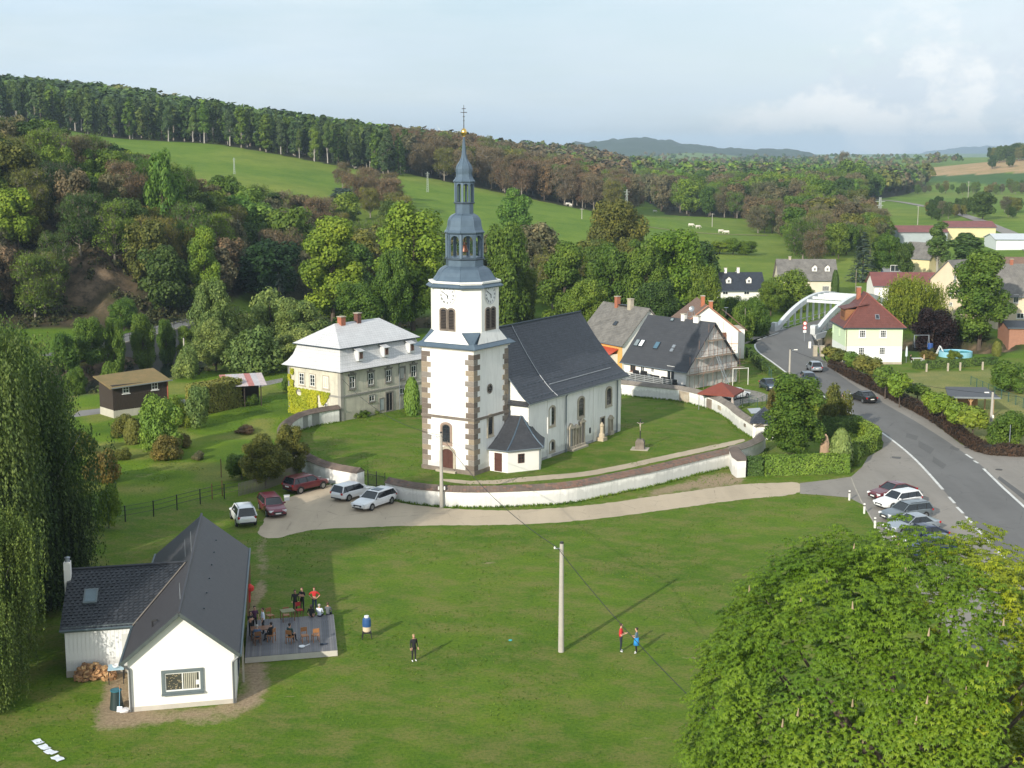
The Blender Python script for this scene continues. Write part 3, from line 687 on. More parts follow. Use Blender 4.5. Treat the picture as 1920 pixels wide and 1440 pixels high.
# ------------------------------------------------------------------ the church
CH=thing('church','white baroque church with sandstone cornered clock tower, dark slate roof and slate blue onion spire','church',(-3.8,135.6,0),R(57.7))
CHa=R(57.7)
def ch_local(x,y):
    dx,dy=x+3.8,y-135.6; c,s=math.cos(CHa),math.sin(CHa); return (dx*c+dy*s,-dx*s+dy*c)
def ch_wall(o,d):
    """returns wall + function px,py -> (u,z) on it"""
    w_=Wall(o,d)
    c,s=math.cos(CHa),math.sin(CHa); P0=(-3.8+w_.o.x*c-w_.o.y*s,135.6+w_.o.x*s+w_.o.y*c); D=(w_.d.x*c-w_.d.y*s,w_.d.x*s+w_.d.y*c)
    return w_,(lambda px,py:Wl(px,py,P0,D))
S_=6.3; TZ=12.75
def church():
    p=CH; FW,fuz=ch_wall((0,S_),(0,-1)); SW,suz=ch_wall((0,0),(1,0))
    mb=MB(); mb.prism([(0,0),(S_,0),(S_,S_),(0,S_)],-.3,TZ,M_WHITE); mb.build('tower_wall',None,p)
    mb=MB(); mb.prism([(-.12,-.12),(S_+.1,-.12),(S_+.1,S_+.12),(-.12,S_+.12)],-.3,.42); mb.build('tower_plinth',M_STONED,p)
    # sandstone quoins, one object per block
    H=.535; n=int((TZ-.45)/H); q1=q2=None
    def quoin(L1,L2):
        b=MB(); t=.045
        # L-shaped block wrapping the corner at the origin, +x and +y legs
        b.prism([(-t,-t),(L1,-t),(L1,.25),(.25,.25),(.25,L2),(-t,L2)],.012,H-.012,None); return b
    meshes=[]
    for L1,L2 in ((1.02,.68),(.68,1.02),(1.1,.62),(.62,.95),(.9,.74)):
        o=quoin(L1,L2).build('quoin_stone',M_STONE,p); meshes.append(o)
    rr=random.Random(4)
    mods=[P('quoin stone warm',(.31,.25,.18),.25,.8,.85,.6,6,c2=(.17,.135,.10)),M_STONE,P('quoin stone brown',(.165,.13,.105),.25,.9,.85,.6,6,c2=(.09,.075,.065)),P('quoin stone grey',(.235,.21,.185),.25,.9,.85,.6,6,c2=(.15,.13,.11))]
    variants=[]
    for o in meshes:
        for mm in mods:
            me=o.data.copy(); me.materials.clear(); me.materials.append(mm); variants.append(me)
        COLo=o
    for o in meshes: bpy.data.objects.remove(o)
    for (cx,cy,rz) in ((0,0,0),(0,S_,-PI/2),(S_,0,PI/2)):
        for k in range(n):
            me=variants[(rr.choice((0,2)) if k%2 else rr.choice((1,3)))*4+rr.randrange(4)]
            o=bpy.data.objects.new('quoin_stone',me); COL.objects.link(o); o.parent=p
            o.location=(cx,cy,.43+k*H); o.rotation_euler=(0,0,rz)
    # string course
    _,zs=fuz(850,768); zs=5.62
    mb=MB(); mb.prism([(-.10,-.10),(S_+.1,-.10),(S_+.1,S_+.10),(-.10,S_+.10)],zs-.13,zs+.13); mb.build('string_course',M_STONED,p)
    # cornice + broach roof
    mb=MB()
    for (e,z0,z1) in ((.18,TZ-.22,TZ-.08),(.34,TZ-.08,TZ+.06)):
        mb.prism([(-e,-e),(S_+e,-e),(S_+e,S_+e),(-e,S_+e)],z0,z1)
    mb.build('tower_cornice',P('cornice stone',(.62,.58,.52),.1,2,.8),p)
    e=.60
    mb=MB(); zt=TZ+.07
    o8=[(1.52,0),(S_-1.52,0),(S_,1.52),(S_,S_-1.52),(S_-1.52,S_),(1.52,S_),(0,S_-1.52),(0,1.52)]
    k=.12; o8=[(S_/2+(x-S_/2)*.975,S_/2+(y-S_/2)*.975) for x,y in o8]
    sq=[(-e,-e),(S_+e,-e),(S_+e,S_+e),(-e,S_+e)]
    # lower skirt, gently sloped, then corner broaches
    in_=[(-.05,-.05),(S_+.05,-.05),(S_+.05,S_+.05),(-.05,S_+.05)]
    for i in range(4):
        j=(i+1)%4; mb.add([(*sq[i],zt),(*sq[j],zt),(*in_[j],zt+.42),(*in_[i],zt+.42)],[(0,1,2,3)])
        mb.add([(*sq[i],zt-.08),(*sq[j],zt-.08),(*sq[j],zt),(*sq[i],zt)],[(0,1,2,3)])
    mb.add([(*in_[i],zt+.40) for i in range(4)],[(0,1,2,3)])
    mb.add([(*q_,zt-.08) for q_ in sq],[(3,2,1,0)])
    mb.build('skirt_roof',M_SHEET,p)
    for (c,a,b) in ((in_[0],o8[7],o8[0]),(in_[1],o8[1],o8[2]),(in_[2],o8[3],o8[4]),(in_[3],o8[5],o8[6])):
        b_=MB(); ex=[a[0]+(c[0]-S_/2)*.0,a[1]]
        zt2=zt+1.55
        # pyramid leaning on the chamfered face
        vs=[(c[0],c[1],zt+.40),(a[0],a[1],zt+.38),(b[0],b[1],zt+.38),(a[0]*.5+b[0]*.5,a[1]*.5+b[1]*.5,zt+.4)]
        m1=(a[0],a[1]); 
        ins=lambda q:(S_/2+(q[0]-S_/2)*.97,S_/2+(q[1]-S_/2)*.97)
        A1,B1=ins(a),ins(b)
        vs=[(c[0],c[1],zt+.36),(a[0]*.9+c[0]*.1,a[1]*.9+c[1]*.1,zt+.38),(b[0]*.9+c[0]*.1,b[1]*.9+c[1]*.1,zt+.38),(A1[0],A1[1],zt2),(B1[0],B1[1],zt2)]
        b_.add(vs,[(0,1,3),(0,3,4),(0,4,2)]); b_.build('broach_roof',M_SHEET,p)
    # belfry
    zb,zo=TZ+.3,19.28
    mb=MB(); mb.prism(o8,zb,zo,M_WHITEC); mb.build('belfry_wall',None,p)
    # flared foot of the belfry on the four main sides
    mb=MB()
    for i in (0,2,4,6):
        a,b=o8[i],o8[i+1]; cx,cy=S_/2,S_/2; f=1.09
        a2=(cx+(a[0]-cx)*f,cy+(a[1]-cy)*f); b2=(cx+(b[0]-cx)*f,cy+(b[1]-cy)*f)
        g=.0
        ex=.5; d_=Vector((b[0]-a[0],b[1]-a[1])).normalized()
        a3=(a2[0]-d_.x*1.0,a2[1]-d_.y*1.0); b3=(b2[0]+d_.x*1.0,b2[1]+d_.y*1.0)
        mb.add([(*a3,zt+.36),(*b3,zt+.36),(b[0]+d_.x*.02,b[1]+d_.y*.02,zt+1.5),(a[0]-d_.x*.02,a[1]-d_.y*.02,zt+1.5)],[(0,1,2,3)])
    mb.build('flared_foot',M_WHITE,p)
    mb=MB()
    for f,z0,z1 in ((1.035,zo-.28,zo-.14),(1.07,zo-.14,zo+.02)):
        mb.prism([(S_/2+(x-S_/2)*f,S_/2+(y-S_/2)*f) for x,y in o8],z0,z1)
    mb.build('belfry_cornice',M_WHITEC,p)
    # clocks
    c2=(S_/2,S_/2)
    def at8(i,off):
        a,b=o8[i],o8[i+1]; w_=Wall(a,(b[0]-a[0],b[1]-a[1])); return w_,math.hypot(b[0]-a[0],b[1]-a[1])
    for i,pr in ((0,(919,553)),(6,(835,554))):
        w_,L=at8(i,0)
        if i==6: w_=Wall(o8[6],(o8[7][0]-o8[6][0],o8[7][1]-o8[6][1]))
        u0,zc,r=L/2,17.95,.98
        mb=MB()
        V=[w_.p(u0+math.cos(2*PI*k/32)*r,zc+math.sin(2*PI*k/32)*r,.03) for k in range(32)]; mb.add(V+[w_.p(u0,zc,.03)],[(k,(k+1)%32,32) for k in range(32)])
        cl=mb.build('clock_dial',P('clock dial',(.72,.73,.73),.03,3,.6),p)
        mb=MB()
        for k in range(32):
            a,b=2*PI*k/32,2*PI*(k+1)/32
            for r0,r1,yo in ((r-.035,r+.02,.05),):
                mb.add([w_.p(u0+math.cos(a)*r0,zc+math.sin(a)*r0,yo),w_.p(u0+math.cos(b)*r0,zc+math.sin(b)*r0,yo),w_.p(u0+math.cos(b)*r1,zc+math.sin(b)*r1,yo),w_.p(u0+math.cos(a)*r1,zc+math.sin(a)*r1,yo)],[(0,1,2,3)])
        mb.build('dial_ring',P('dial ring',(.5,.5,.5),.1,3,.6),cl)
        rom=['XII','I','II','III','IV','V','VI','VII','VIII','IX','X','XI']
        for k in range(12):
            a=PI/2-2*PI*k/12; mb=MB(); rm=r*.76; tx,ty=-math.sin(a),math.cos(a); 
            n_=len(rom[k]); wch={'I':.055,'V':.11,'X':.11}; tw=sum(wch[c_]+.012 for c_ in rom[k]); x0=-tw/2
            def seg(x1,y1,x2,y2,th=.038):
                # glyph plane: gx runs clockwise, gy outward
                P1=[(x1-th/2,y1),(x1+th/2,y1),(x2+th/2,y2),(x2-th/2,y2)]
                vs=[]
                for gx,gy in P1:
                    X=math.cos(a)*(rm+gy)+math.sin(a)*gx; Y=math.sin(a)*(rm+gy)-math.cos(a)*gx
                    vs.append(w_.p(u0+X,zc+Y,.048))
                mb.add(vs,[(0,1,2,3)])
            hh=.115
            for c_ in rom[k]:
                if c_=='I': seg(x0+.028,-hh,x0+.028,hh)
                elif c_=='V': seg(x0+.055,-hh,x0+.015,hh); seg(x0+.055,-hh,x0+.095,hh,.02)
                else: seg(x0+.015,-hh,x0+.095,hh); seg(x0+.095,-hh,x0+.015,hh,.02)
                x0+=wch[c_]+.012
            mb.build('numeral',M_BLACK,cl)
        # hands: ten to ten... hour hand just short of six, minute hand near ten
        for nm,ang,ln,wd in (('minute_hand',R(150),.82,.07),('hour_hand',R(-72),.42,.10)):
            mb=MB(); ca,sa=math.cos(ang),math.sin(ang)
            pts=[(-.22*ln*1.0,-wd*.4),(ln*.8,-wd*.5),(ln,0),(ln*.8,wd*.5),(-.22*ln,wd*.4)]
            mb.poly([w_.p(u0+x*ca-y*sa,zc+x*sa+y*ca,.07) for x,y in pts]); 
            mb.build(nm,M_BLACK,cl)
        # paired louvred belfry windows
        for du in (-.47,.47):
            fo=window(p,w_,u0+du,15.55,.80,2.15,M_STONED,M_DARK,1,1,sur=M_STONED,sw=.10,arch=True,so=.06,sill=False,name='belfry_window')
            lb=MB()
            for k in range(12): 
                zz=14.62+k*.15
                c_=w_.p(u0+du,zz,.05); lb.box(c_,(.66,.12,.03),w_.a,None,Matrix.Rotation(R(-35),4,'X'))
            lb.build('louvre',M_LOUV,fo,kind='stuff')
    # front face openings
    u,z=fuz(837,803); window(p,FW,u,3.95,1.05,1.95,M_STONED,M_GL,2,4,sur=P('pink sandstone',(.33,.24,.19),.2,1.5,.85,.4),sw=.2,arch=True,so=.09,bars=M_IRON)
    u2,z=fuz(836,738); window(p,FW,u2,7.6,.95,1.75,M_WHITEC,M_WHITEC,1,1,sur=M_WHITEC,sw=.10,arch=True,so=.04,sill=True,name='blind_window')
    u,z=fuz(840,868); dr=window(p,FW,u,1.28,1.42,2.25,M_DOORW,M_DOORW,2,1,sur=M_STONEL,sw=.26,arch=True,so=.12,sill=False,name='door')
    mb=MB(); wbox(mb,FW,u,.12,2.4,.22,.5,.5); mb.build('door_step',M_STONEL,p)
    wu=u
    mb=MB(); mb.tube(FW.p(wu,2.75,.06),FW.p(wu,3.25,.06),.025,n=5); mb.tube(FW.p(wu-.15,3.08,.06),FW.p(wu+.15,3.08,.06),.025,n=5); mb.build('wall_cross',M_STONE,p)
    # side face openings
    u,z=suz(919,797); window(p,SW,u,z,.85,2.0,M_STONED,M_GL,2,4,sur=M_STONEL,sw=.18,arch=True,so=.08,bars=M_IRON)
    u,z=suz(918,728.5)
    mb=MB(); 
    for r0,r1,yo,mm in ((0,.40,.02,M_GL),):
        V=[SW.p(u+math.cos(2*PI*k/20)*r1,z+math.sin(2*PI*k/20)*r1,yo) for k in range(20)]; mb.poly(V,mm)
    oc=mb.build('oculus',M_GL,p)
    mb=MB()
    for k in range(20):
        a,b=2*PI*k/20,2*PI*(k+1)/20
        mb.add([SW.p(u+math.cos(t)*r_,z+math.sin(t)*r_,yo) for t,r_,yo in ((a,.38,.06),(b,.38,.06),(b,.52,.05),(a,.52,.05))],[(0,1,2,3)])
    for t in (0,PI/2): mb.tube(SW.p(u-.38*math.cos(t),z-.38*math.sin(t),.04),SW.p(u+.38*math.cos(t),z+.38*math.sin(t),.04),.02,n=4)
    mb.build('oculus_frame',M_STONED,oc)
    # ---- spire: unequal octagon sections
    base=[((x-S_/2)/(S_/2),(y-S_/2)/(S_/2)) for x,y in o8]
    reg=[(math.cos(PI/8+PI/4*k+PI*1.0),math.sin(PI/8+PI/4*k+PI)) for k in range(8)]
    reg=[(math.cos(a),math.sin(a)) for a in [math.atan2(b[1],b[0]) for b in base]]
    reg=[]; 
    for k in range(8):
        a=-PI/2-PI/8+PI/4*k; reg.append((math.cos(a),math.sin(a)))
    def zpx(y): return CAMH-142.*(y-285)/FPX*1.005
    def blend(t): return [(b[0]*t+r_[0]*(1-t),b[1]*t+r_[1]*(1-t)) for b,r_ in zip(base,reg)]
    def section(name,prof,mat,t0=0.,t1=0.,seam=True):
        mb=MB(); vs=[];k=len(prof)
        for j,(r,z) in enumerate(prof):
            t=t0+(t1-t0)*j/(k-1); sh=blend(t)
            for q in sh: vs.append((S_/2+q[0]*r,S_/2+q[1]*r,z))
        fs=[]
        for j in range(k-1):
            for i in range(8): fs.append((j*8+i,j*8+(i+1)%8,(j+1)*8+(i+1)%8,(j+1)*8+i))
        fs.append(tuple(range(8))[::-1]); fs.append(tuple(range((k-1)*8,k*8)))
        mb.add(vs,fs,mat)
        o=mb.build(name,mat,p)
        if seam:
            sm=MB()
            for i in range(8):
                for j in range(k-1): sm.tube(vs[j*8+i],vs[(j+1)*8+i],.035,n=4,cap=False)
            sm.build('ridge_rolls',M_SHEET,o,kind='stuff')
        return o
    px=1/18.6
    section('bell_roof',[(a*px*c,zpx(b)) for a,b,c in ((66,527.8,1.0),(67.5,526,1.0),(62,521,1.),(56,515,1.),(51.5,508,1.),(48.5,501,1.),(45,496,1.),(40,492.5,1.),(36,490.5,1.))],M_SHEET,1.,.0)
    section('lower_drum',[(36*px,zpx(491)),(35.5*px,zpx(479.5))],M_SHEET,seam=False)
    section('lower_ledge',[(36*px,zpx(479.5)),(39*px,zpx(478)),(38.5*px,zpx(475.8)),(34*px,zpx(475.5))],M_SHEETD,seam=False)
    # open lantern: eight posts and arched heads
    def lantern(name,r,z0,z1,pw,mat,ah):
        sh=reg
        for i in range(8):
            mb=MB(); q=sh[i]; c_=(S_/2+q[0]*r,S_/2+q[1]*r,(z0+z1)/2)
            mb.box(c_,(pw,pw,z1-z0),math.atan2(q[1],q[0])); mb.build(name+'_post',mat,p)
            q2=sh[(i+1)%8]; a=Vector((S_/2+q[0]*r,S_/2+q[1]*r)); b=Vector((S_/2+q2[0]*r,S_/2+q2[1]*r))
            mb=MB(); d_=(b-a); L_=d_.length; dn=d_.normalized(); nn=Vector((dn.y,-dn.x)); K=10
            jl=pw*.78; half=L_/2-jl
            for k in range(K):
                t0,t1=k/K,(k+1)/K
                xs=[jl+ (L_-2*jl)*t for t in (t0,t1)]
                zz=[z1-ah-.05+math.sqrt(max(0,1-((x-L_/2)/half)**2))*ah*.9 for x in xs]
                for th in (0.03,-.09):
                    vs=[(a.x+dn.x*x+nn.x*th,a.y+dn.y*x+nn.y*th,z) for x,z in ((xs[0],zz[0]),(xs[1],zz[1]),(xs[1],z1),(xs[0],z1))]
                    mb.add(vs,[(0,1,2,3)])
                vs=[(a.x+dn.x*x+nn.x*th,a.y+dn.y*x+nn.y*th,z) for x,z,th in ((xs[0],zz[0],.03),(xs[1],zz[1],.03),(xs[1],zz[1],-.09),(xs[0],zz[0],-.09))]
                mb.add(vs,[(0,1,2,3)])
            # jambs beside the posts
            for s_ in (jl/2+pw*.15,L_-jl/2-pw*.15):
                mb.box((a.x+dn.x*s_-nn.x*.03,a.y+dn.y*s_-nn.y*.03,(z0+z1)/2),(jl*1.0,.12,z1-z0-.02),math.atan2(dn.y,dn.x))
            mb.build(name+'_arch',mat,p)
    lantern('lower_lantern',34.2*px,zpx(475.6),zpx(433),.20,M_SHEET,.62)
    mb=MB(); mb.lathe([(.0,0),(33*px,0),(33*px,.06),(0,.06)],8,(S_/2,S_/2,zpx(475.6)),ph=PI/8); mb.build('lantern_floor',M_SHEET,p)
    # bell inside
    mb=MB(); zb_=zpx(466); mb.lathe([(.42,0),(.40,.10),(.30,.35),(.24,.62),(.12,.74),(.0,.76)],14,(S_/2,S_/2,zb_)); be=mb.build('bell',P('bronze bell',(.16,.07,.045),.2,3,.4,metal=.6),p,smooth=True)
    mb=MB(); mb.box((S_/2,S_/2,zb_+.9),(1.9,.16,.16),R(45)); mb.tube((S_/2,S_/2,zb_+.75),(S_/2,S_/2,zb_+1.5),.05,n=6); mb.build('bell_beam',P('old timber',(.12,.06,.04),.2,3,.8),p)
    section('upper_dome',[(r*px,zpx(y)) for r,y in ((34.5,433),(37.5,430.5),(38,429),(34.5,425),(32.5,419),(31.8,413),(31,408),(28.5,403),(24.5,399),(19.5,396.5),(17.5,395.5))],M_SHEET)
    section('upper_drum',[(17.3*px,zpx(396)),(17.3*px,zpx(378))],M_SHEET,seam=False)
    section('upper_ledge',[(17.3*px,zpx(378.5)),(20.5*px,zpx(377)),(20*px,zpx(375.2)),(17*px,zpx(375))],M_SHEETD,seam=False)
    lantern('upper_lantern',17.5*px,zpx(375.2),zpx(340),.12,M_SHEET,.34)
    section('onion_cap',[(r*px,zpx(y)) for r,y in ((17.5,340.5),(20.2,338.5),(20.5,337.3),(17.5,334),(15.2,329.5),(14.6,325),(15.2,320),(15.4,315),(14.2,310.5),(11.5,306),(8.2,301.5),(5.6,296.5),(4.2,291),(3.0,280),(2.1,269),(1.2,258))],M_SHEET)
    mb=MB(); mb.lathe([(.03,zpx(258.5)),(.12,zpx(257.8)),(.06,zpx(256.8)),(.22,zpx(254.5)),(.30,zpx(251)),(.29,zpx(247.5)),(.18,zpx(244)),(.05,zpx(242.4))],18,(S_/2,S_/2,0)); mb.build('gilded_ball',M_GOLD,p,smooth=True)
    mb=MB(); zt_=zpx(201.5); z0=zpx(242.4); mb.tube((S_/2,S_/2,z0),(S_/2,S_/2,zt_),.05,.025,6)
    c_,s_=math.cos(-CHa),math.sin(-CHa)
    for zz,l in ((zpx(214.5),.32),(zpx(208),.2),(zpx(222),.10),(zpx(229),.08)): mb.tube((S_/2-c_*l,S_/2-s_*l,zz),(S_/2+c_*l,S_/2+s_*l,zz),.035,n=5)
    mb.build('spire_cross',M_IRON,p)
    # ---- nave
    Wd=5.25; yc=S_/2; y0,y1=yc-Wd,yc+Wd; zE=6.45; zR=13.75
    x0,xj,xe,xr=6.75,21.6,27.9,27.0
    yj=y0+.38
    wall=[(x0,y0),(xj,y0),(xj,yj),(xe,yj),(31.2,yc-2.2),(31.2,yc+2.2),(xe,2*yc-yj),(xj,2*yc-yj),(xj,y1),(x0,y1)]
    mb=MB(); mb.prism(wall,-.3,zE+.05,M_WHITE); mb.build('nave_wall',None,p)
    mb=MB(); pl=[(x,(y-yc)*1.012+yc) for x,y in wall]; mb.prism(pl,-.3,.25); mb.build('nave_plinth',P('damp grey plinth',(.33,.33,.33),.25,1,.9),p)
    # pilasters
    mb=MB()
    for xx in (x0+.45,11.1,xj-.5):
        mb.box((xx,y0-.04,zE/2),(.75,.10,zE))
    mb.box((xe-.35,yj-.04,zE/2),(.6,.10,zE)); mb.build('pilaster',M_WHITE,p)
    # bell-cast roof profile: (offset from ridge, height)
    prof=[(0,zR),(.28,zR-.52),(1.9,zR-3.05),(3.3,zR-4.95),(4.3,zR-6.05),(5.0,zR-6.72),(5.72,zR-7.22)]
    rows=[]
    for (o_,z_) in prof:
        xeE=xr+(o_/5.72)*5.0; jut=0
        rows.append((o_,z_,xeE))
    mb=MB()
    for s_ in (-1,1):
        for (o1,z1,e1),(o2,z2,e2) in zip(rows,rows[1:]):
            a1,a2=min(e1,99),min(e2,99)
            # straight side ends where the apse hip starts
            f1,f2=xr+(o1/5.72)*1.6,xr+(o2/5.72)*1.6
            q=[(x0-.25,yc+s_*o2,z2),(f2,yc+s_*o2,z2),(f1,yc+s_*o1,z1),(x0-.25,yc+s_*o1,z1)]
            if s_>0: q=q[::-1]
            mb.add(q,[(0,1,2,3)],M_SLATE)
            # canted facet
            g1=(xr+o1/5.72*5.0,yc+s_*o1*.47); g2=(xr+o2/5.72*5.0,yc+s_*o2*.47)
            q=[(f2,yc+s_*o2,z2),(g2[0],g2[1],z2),(g1[0],g1[1],z1),(f1,yc+s_*o1,z1)]
            if s_>0: q=q[::-1]
            mb.add(q,[(0,1,2,3)],M_SLATE)
    for (o1,z1,e1),(o2,z2,e2) in zip(rows,rows[1:]):
        mb.add([(xr+o2/5.72*5.,yc-o2*.47,z2),(xr+o2/5.72*5.,yc+o2*.47,z2),(xr+o1/5.72*5.,yc+o1*.47,z1),(xr+o1/5.72*5.,yc-o1*.47,z1)],[(0,1,2,3)],M_SLATE)
    rf=mb.build('nave_roof',M_SLATE,p)
    # eaves board
    mb=MB(); ring=[(x0-.25,yc-5.7),(xr+1.6,yc-5.7),(xr+5,yc-2.65),(xr+5,yc+2.65),(xr+1.6,yc+5.7),(x0-.25,yc+5.7)]; mb.prism(ring,zE-.08,zE+.06); mb.build('eaves_board',M_ZINC,rf)
    mb=MB(); mb.tube((x0-.25,yc,zR+.03),(xr,yc,zR+.03),.11,n=6); mb.build('ridge_cap',M_SHEETD,rf)
    # gable wall under the west end of the roof
    mb=MB(); gp=[(x0,yc-o_*.955,z_-.12) for o_,z_ in prof][::-1]+[(x0,yc+o_*.955,z_-.12) for o_,z_ in prof[1:]]
    gp2=[(x+.35,y,z) for x,y,z in gp]; k=len(gp); mb.add(gp+gp2,[tuple(range(k)),tuple(range(k,2*k))[::-1]]+[(i,k+i,k+(i+1)%k,(i+1)%k) for i in range(k)],M_WHITE); mb.build('gable_wall',M_WHITE,p)
    mb=MB(); mb.tube((x0-.28,yc-5.7,prof[-1][1]),(x0-.28,yc-5.0,prof[-2][1]),.06,n=5)
    for (o1,z1),(o2,z2) in zip(prof,prof[1:]): mb.tube((x0-.28,yc-o1,z1+.02),(x0-.28,yc-o2,z2+.02),.07,n=5)
    mb.build('verge_strip',M_SHEETD,rf)
    mb=MB(); mb.slab([(x0-.55,y0-.35,zE-.12),(x0-.55,0-.05,zE-.12),(x0+.05,0-.05,zE+.28),(x0+.05,y0-.35,zE+.28)],.08); mb.build('pent_ledge',M_SLATEG,p)
    # lightning wire and snow boards
    mb=MB()
    for (o1,z1),(o2,z2) in zip(prof,prof[1:]): mb.tube((12.0+o1*.02,yc-o1,z1+.05),(12.0+o2*.02,yc-o2,z2+.05),.035,n=4)
    mb.build('lightning_wire',P('bright wire',(.45,.47,.5),.1,3,.5),rf)
    mb=MB(); o1,z1=prof[-3]; mb.tube((12.6,yc-4.42,zR-6.12),(26.2,yc-4.42,zR-6.12),.045,n=4); mb.build('roof_rail',P('pale rail',(.42,.44,.47),.1,3,.5),rf)
    mb=MB()
    for k in range(26):
        for oo,zz in ((4.0,zR-5.68),(5.25,zR-6.83)): mb.box((8.0+k*.78,yc-oo,zz),(.14,.10,.10))
    mb.build('snow_guard',M_SHEETD,rf,kind='stuff')
    # windows of the long wall
    NW,nuz=ch_wall((0,y0),(1,0)); NJ,juz=ch_wall((0,yj),(1,0))
    for (px_,py_,wd,ht) in ((1034,780,1.12,1.95),(1089,763,1.15,2.05)):
        u,z=nuz(px_,py_); window(p,NW,u,z,wd,ht,M_STONED,M_GL,3,5,sur=M_STONEL,sw=.20,arch=True,so=.10,bars=M_IRON)
    u,z=juz(1141,743); window(p,NJ,u,z,1.1,1.95,M_STONED,M_GL,3,5,sur=M_STONEL,sw=.20,arch=True,so=.10,bars=M_IRON)
    u,z=nuz(1034,836); window(p,NW,u,z,.95,1.0,M_STONED,M_DARK,3,2,sur=M_STONEL,sw=.20,arch=True,so=.10,bars=M_IRON)
    u,z=nuz(1106,807); window(p,NW,u,z,.28,.62,M_DARK,M_DARK,1,1,sill=False,name='slit_window')
    EW=Wall((xe,yj),(3.3,yc-2.2-yj)); window(p,EW,.62,4.1,1.0,1.9,M_STONED,M_GL,3,5,sur=M_STONEL,sw=.20,arch=True,so=.10,bars=M_IRON)
    u,z=nuz(1059,800); pipe(p,NW,u,0,zE,.07,out=.16)
    u,z=juz(1155,750); pipe(p,NJ,u,0,zE,.07,out=.16)
    u,z=juz(1129,810); window(p,NJ,u,1.15,.85,2.25,M_STONED,M_DARK,1,1,sur=M_STONEL,sw=.12,so=.10,sill=False,name='side_door')
    # epitaph aedicules against the wall
    u0_,_z=nuz(1068,838); u1_,_z=nuz(1088,828)
    def epitaph(nm,w_,u,wd,ht,mat,gab):
        mb=MB(); wbox(mb,w_,u,ht/2,wd,ht,.16,.2,mat)
        wbox(mb,w_,u-wd/2+.1,ht/2,.16,ht*.96,.30,.2,M_STONEL); wbox(mb,w_,u+wd/2-.1,ht/2,.16,ht*.96,.30,.2,M_STONEL)
        wbox(mb,w_,u,.22,wd+.14,.44,.38,.4,M_STONEL); wbox(mb,w_,u,ht,wd+.16,.14,.36,.36,M_STONEL)
        a=wd/2+.1; vs=[w_.p(u-a,ht+.07,.3),w_.p(u+a,ht+.07,.3),w_.p(u,ht+.07+gab,.3),w_.p(u-a,ht+.07,-.02),w_.p(u+a,ht+.07,-.02),w_.p(u,ht+.07+gab,-.02)]
        mb.add(vs,[(0,1,2),(0,2,5,3),(1,4,5,2)],M_STONEL)
        mb.build(nm,None,p)
    mg=P('grey marble',(.34,.34,.34),.2,2,.7)
    epitaph('epitaph',NW,u0_,.95,2.45,mg,.5); epitaph('epitaph',NW,(u0_+u1_)/2+.05,.9,2.35,P('ochre stone',(.40,.33,.24),.25,2,.8),.3); epitaph('epitaph',NW,u1_+.1,.95,2.75,P('pink stone',(.30,.25,.23),.2,2,.8),.35)
    mb=MB(); wbox(mb,NW,(u0_+u1_)/2,.1,3.4,.2,.75,.75); mb.build('epitaph_step',M_STONEL,p)
    u,z=juz(1143,800); epitaph('epitaph',NJ,u,.75,1.9,M_STONEL,.35)
    u,z=nuz(1121,822)
    mb=MB(); c_=NW.p(u,0,.5); mb.box((c_[0],c_[1],.2),(.95,.9,.4)); mb.lathe([(.36,0),(.34,.3),(.22,.5),(.2,1.2),(.26,1.35),(.12,1.6),(0,1.75)],10,(c_[0],c_[1],.4)); mb.build('tomb_column',P('warm sandstone',(.46,.38,.27),.15,2,.8),p)
    # ---- porch in the angle of tower and nave
    pp=[ch_local(*G(905,879)[:2]),ch_local(*G(952,887)[:2]),ch_local(*G(1014,880)[:2])]
    A0=(2.75,-.0); Cc=pp[1]; Rr=pp[2]; Nn=(9.6,y0)
    zw=2.32
    mb=MB(); mb.prism([(2.75,.05),(2.75,pp[0][1]-.0) if pp[0][1]<0 else (2.75,-.02),Cc,Rr,Nn,(x0+.05,y0+.1),(x0+.05,.05)],-.3,zw+.1,M_WHITEC); mb.build('porch_wall',None,p)
    top1=(x0+.02,-.02,5.15); top2=(x0-.02,-1.35,5.15)
    ov=lambda q,c0=(6.2,-1.2):(q[0]+(q[0]-c0[0])*.09,q[1]+(q[1]-c0[1])*.09)
    a0=(2.35,-.0); c1=ov(Cc); r1=ov(Rr,(6.2,-.6)); n1=(10.1,y0-.05)
    mid=lambda P_,Q_,t,dz:(P_[0]+(Q_[0]-P_[0])*t,P_[1]+(Q_[1]-P_[1])*t,P_[2]+(Q_[2]-P_[2])*t-dz)
    e0,e1,e2,e3=(a0[0],a0[1],zw),(c1[0],c1[1],zw),(r1[0],r1[1],zw),(n1[0],n1[1],zw+.05)
    t0=(x0-.35,-.02,5.15)
    mb=MB()
    def face3(eA,eB,tA,tB):
        K=4
        for k in range(K):
            f0,f1=k/K,(k+1)/K; g=lambda f:.30*math.sin(PI*f)
            q=[mid(eA,tA,f0,g(f0)),mid(eB,tB,f0,g(f0)),mid(eB,tB,f1,g(f1)),mid(eA,tA,f1,g(f1))]
            mb.add(q,[(0,1,2,3)] if (Vector(q[2])-Vector(q[3])).length>.01 else [(0,1,2)],M_SLATEG)
    face3(e0,e1,t0,top2); face3(e1,e2,top2,(x0-.02,-1.5,5.12)); face3(e2,e3,(x0-.02,-1.5,5.12),(x0+.3,y0+.1,4.9))
    pr=mb.build('porch_roof',M_SLATEG,p)
    mb=MB()
    K=4
    for eA,tA in ((e1,top2),(e2,(x0-.02,-1.5,5.12))):
        for k in range(K):
            f0,f1=k/K,(k+1)/K; g=lambda f:.30*math.sin(PI*f)-.03
            mb.tube(mid(eA,tA,f0,g(f0)),mid(eA,tA,f1,g(f1)),.07,n=5)
    mb.build('hip_strip',M_SHEET,pr)
    mb=MB()
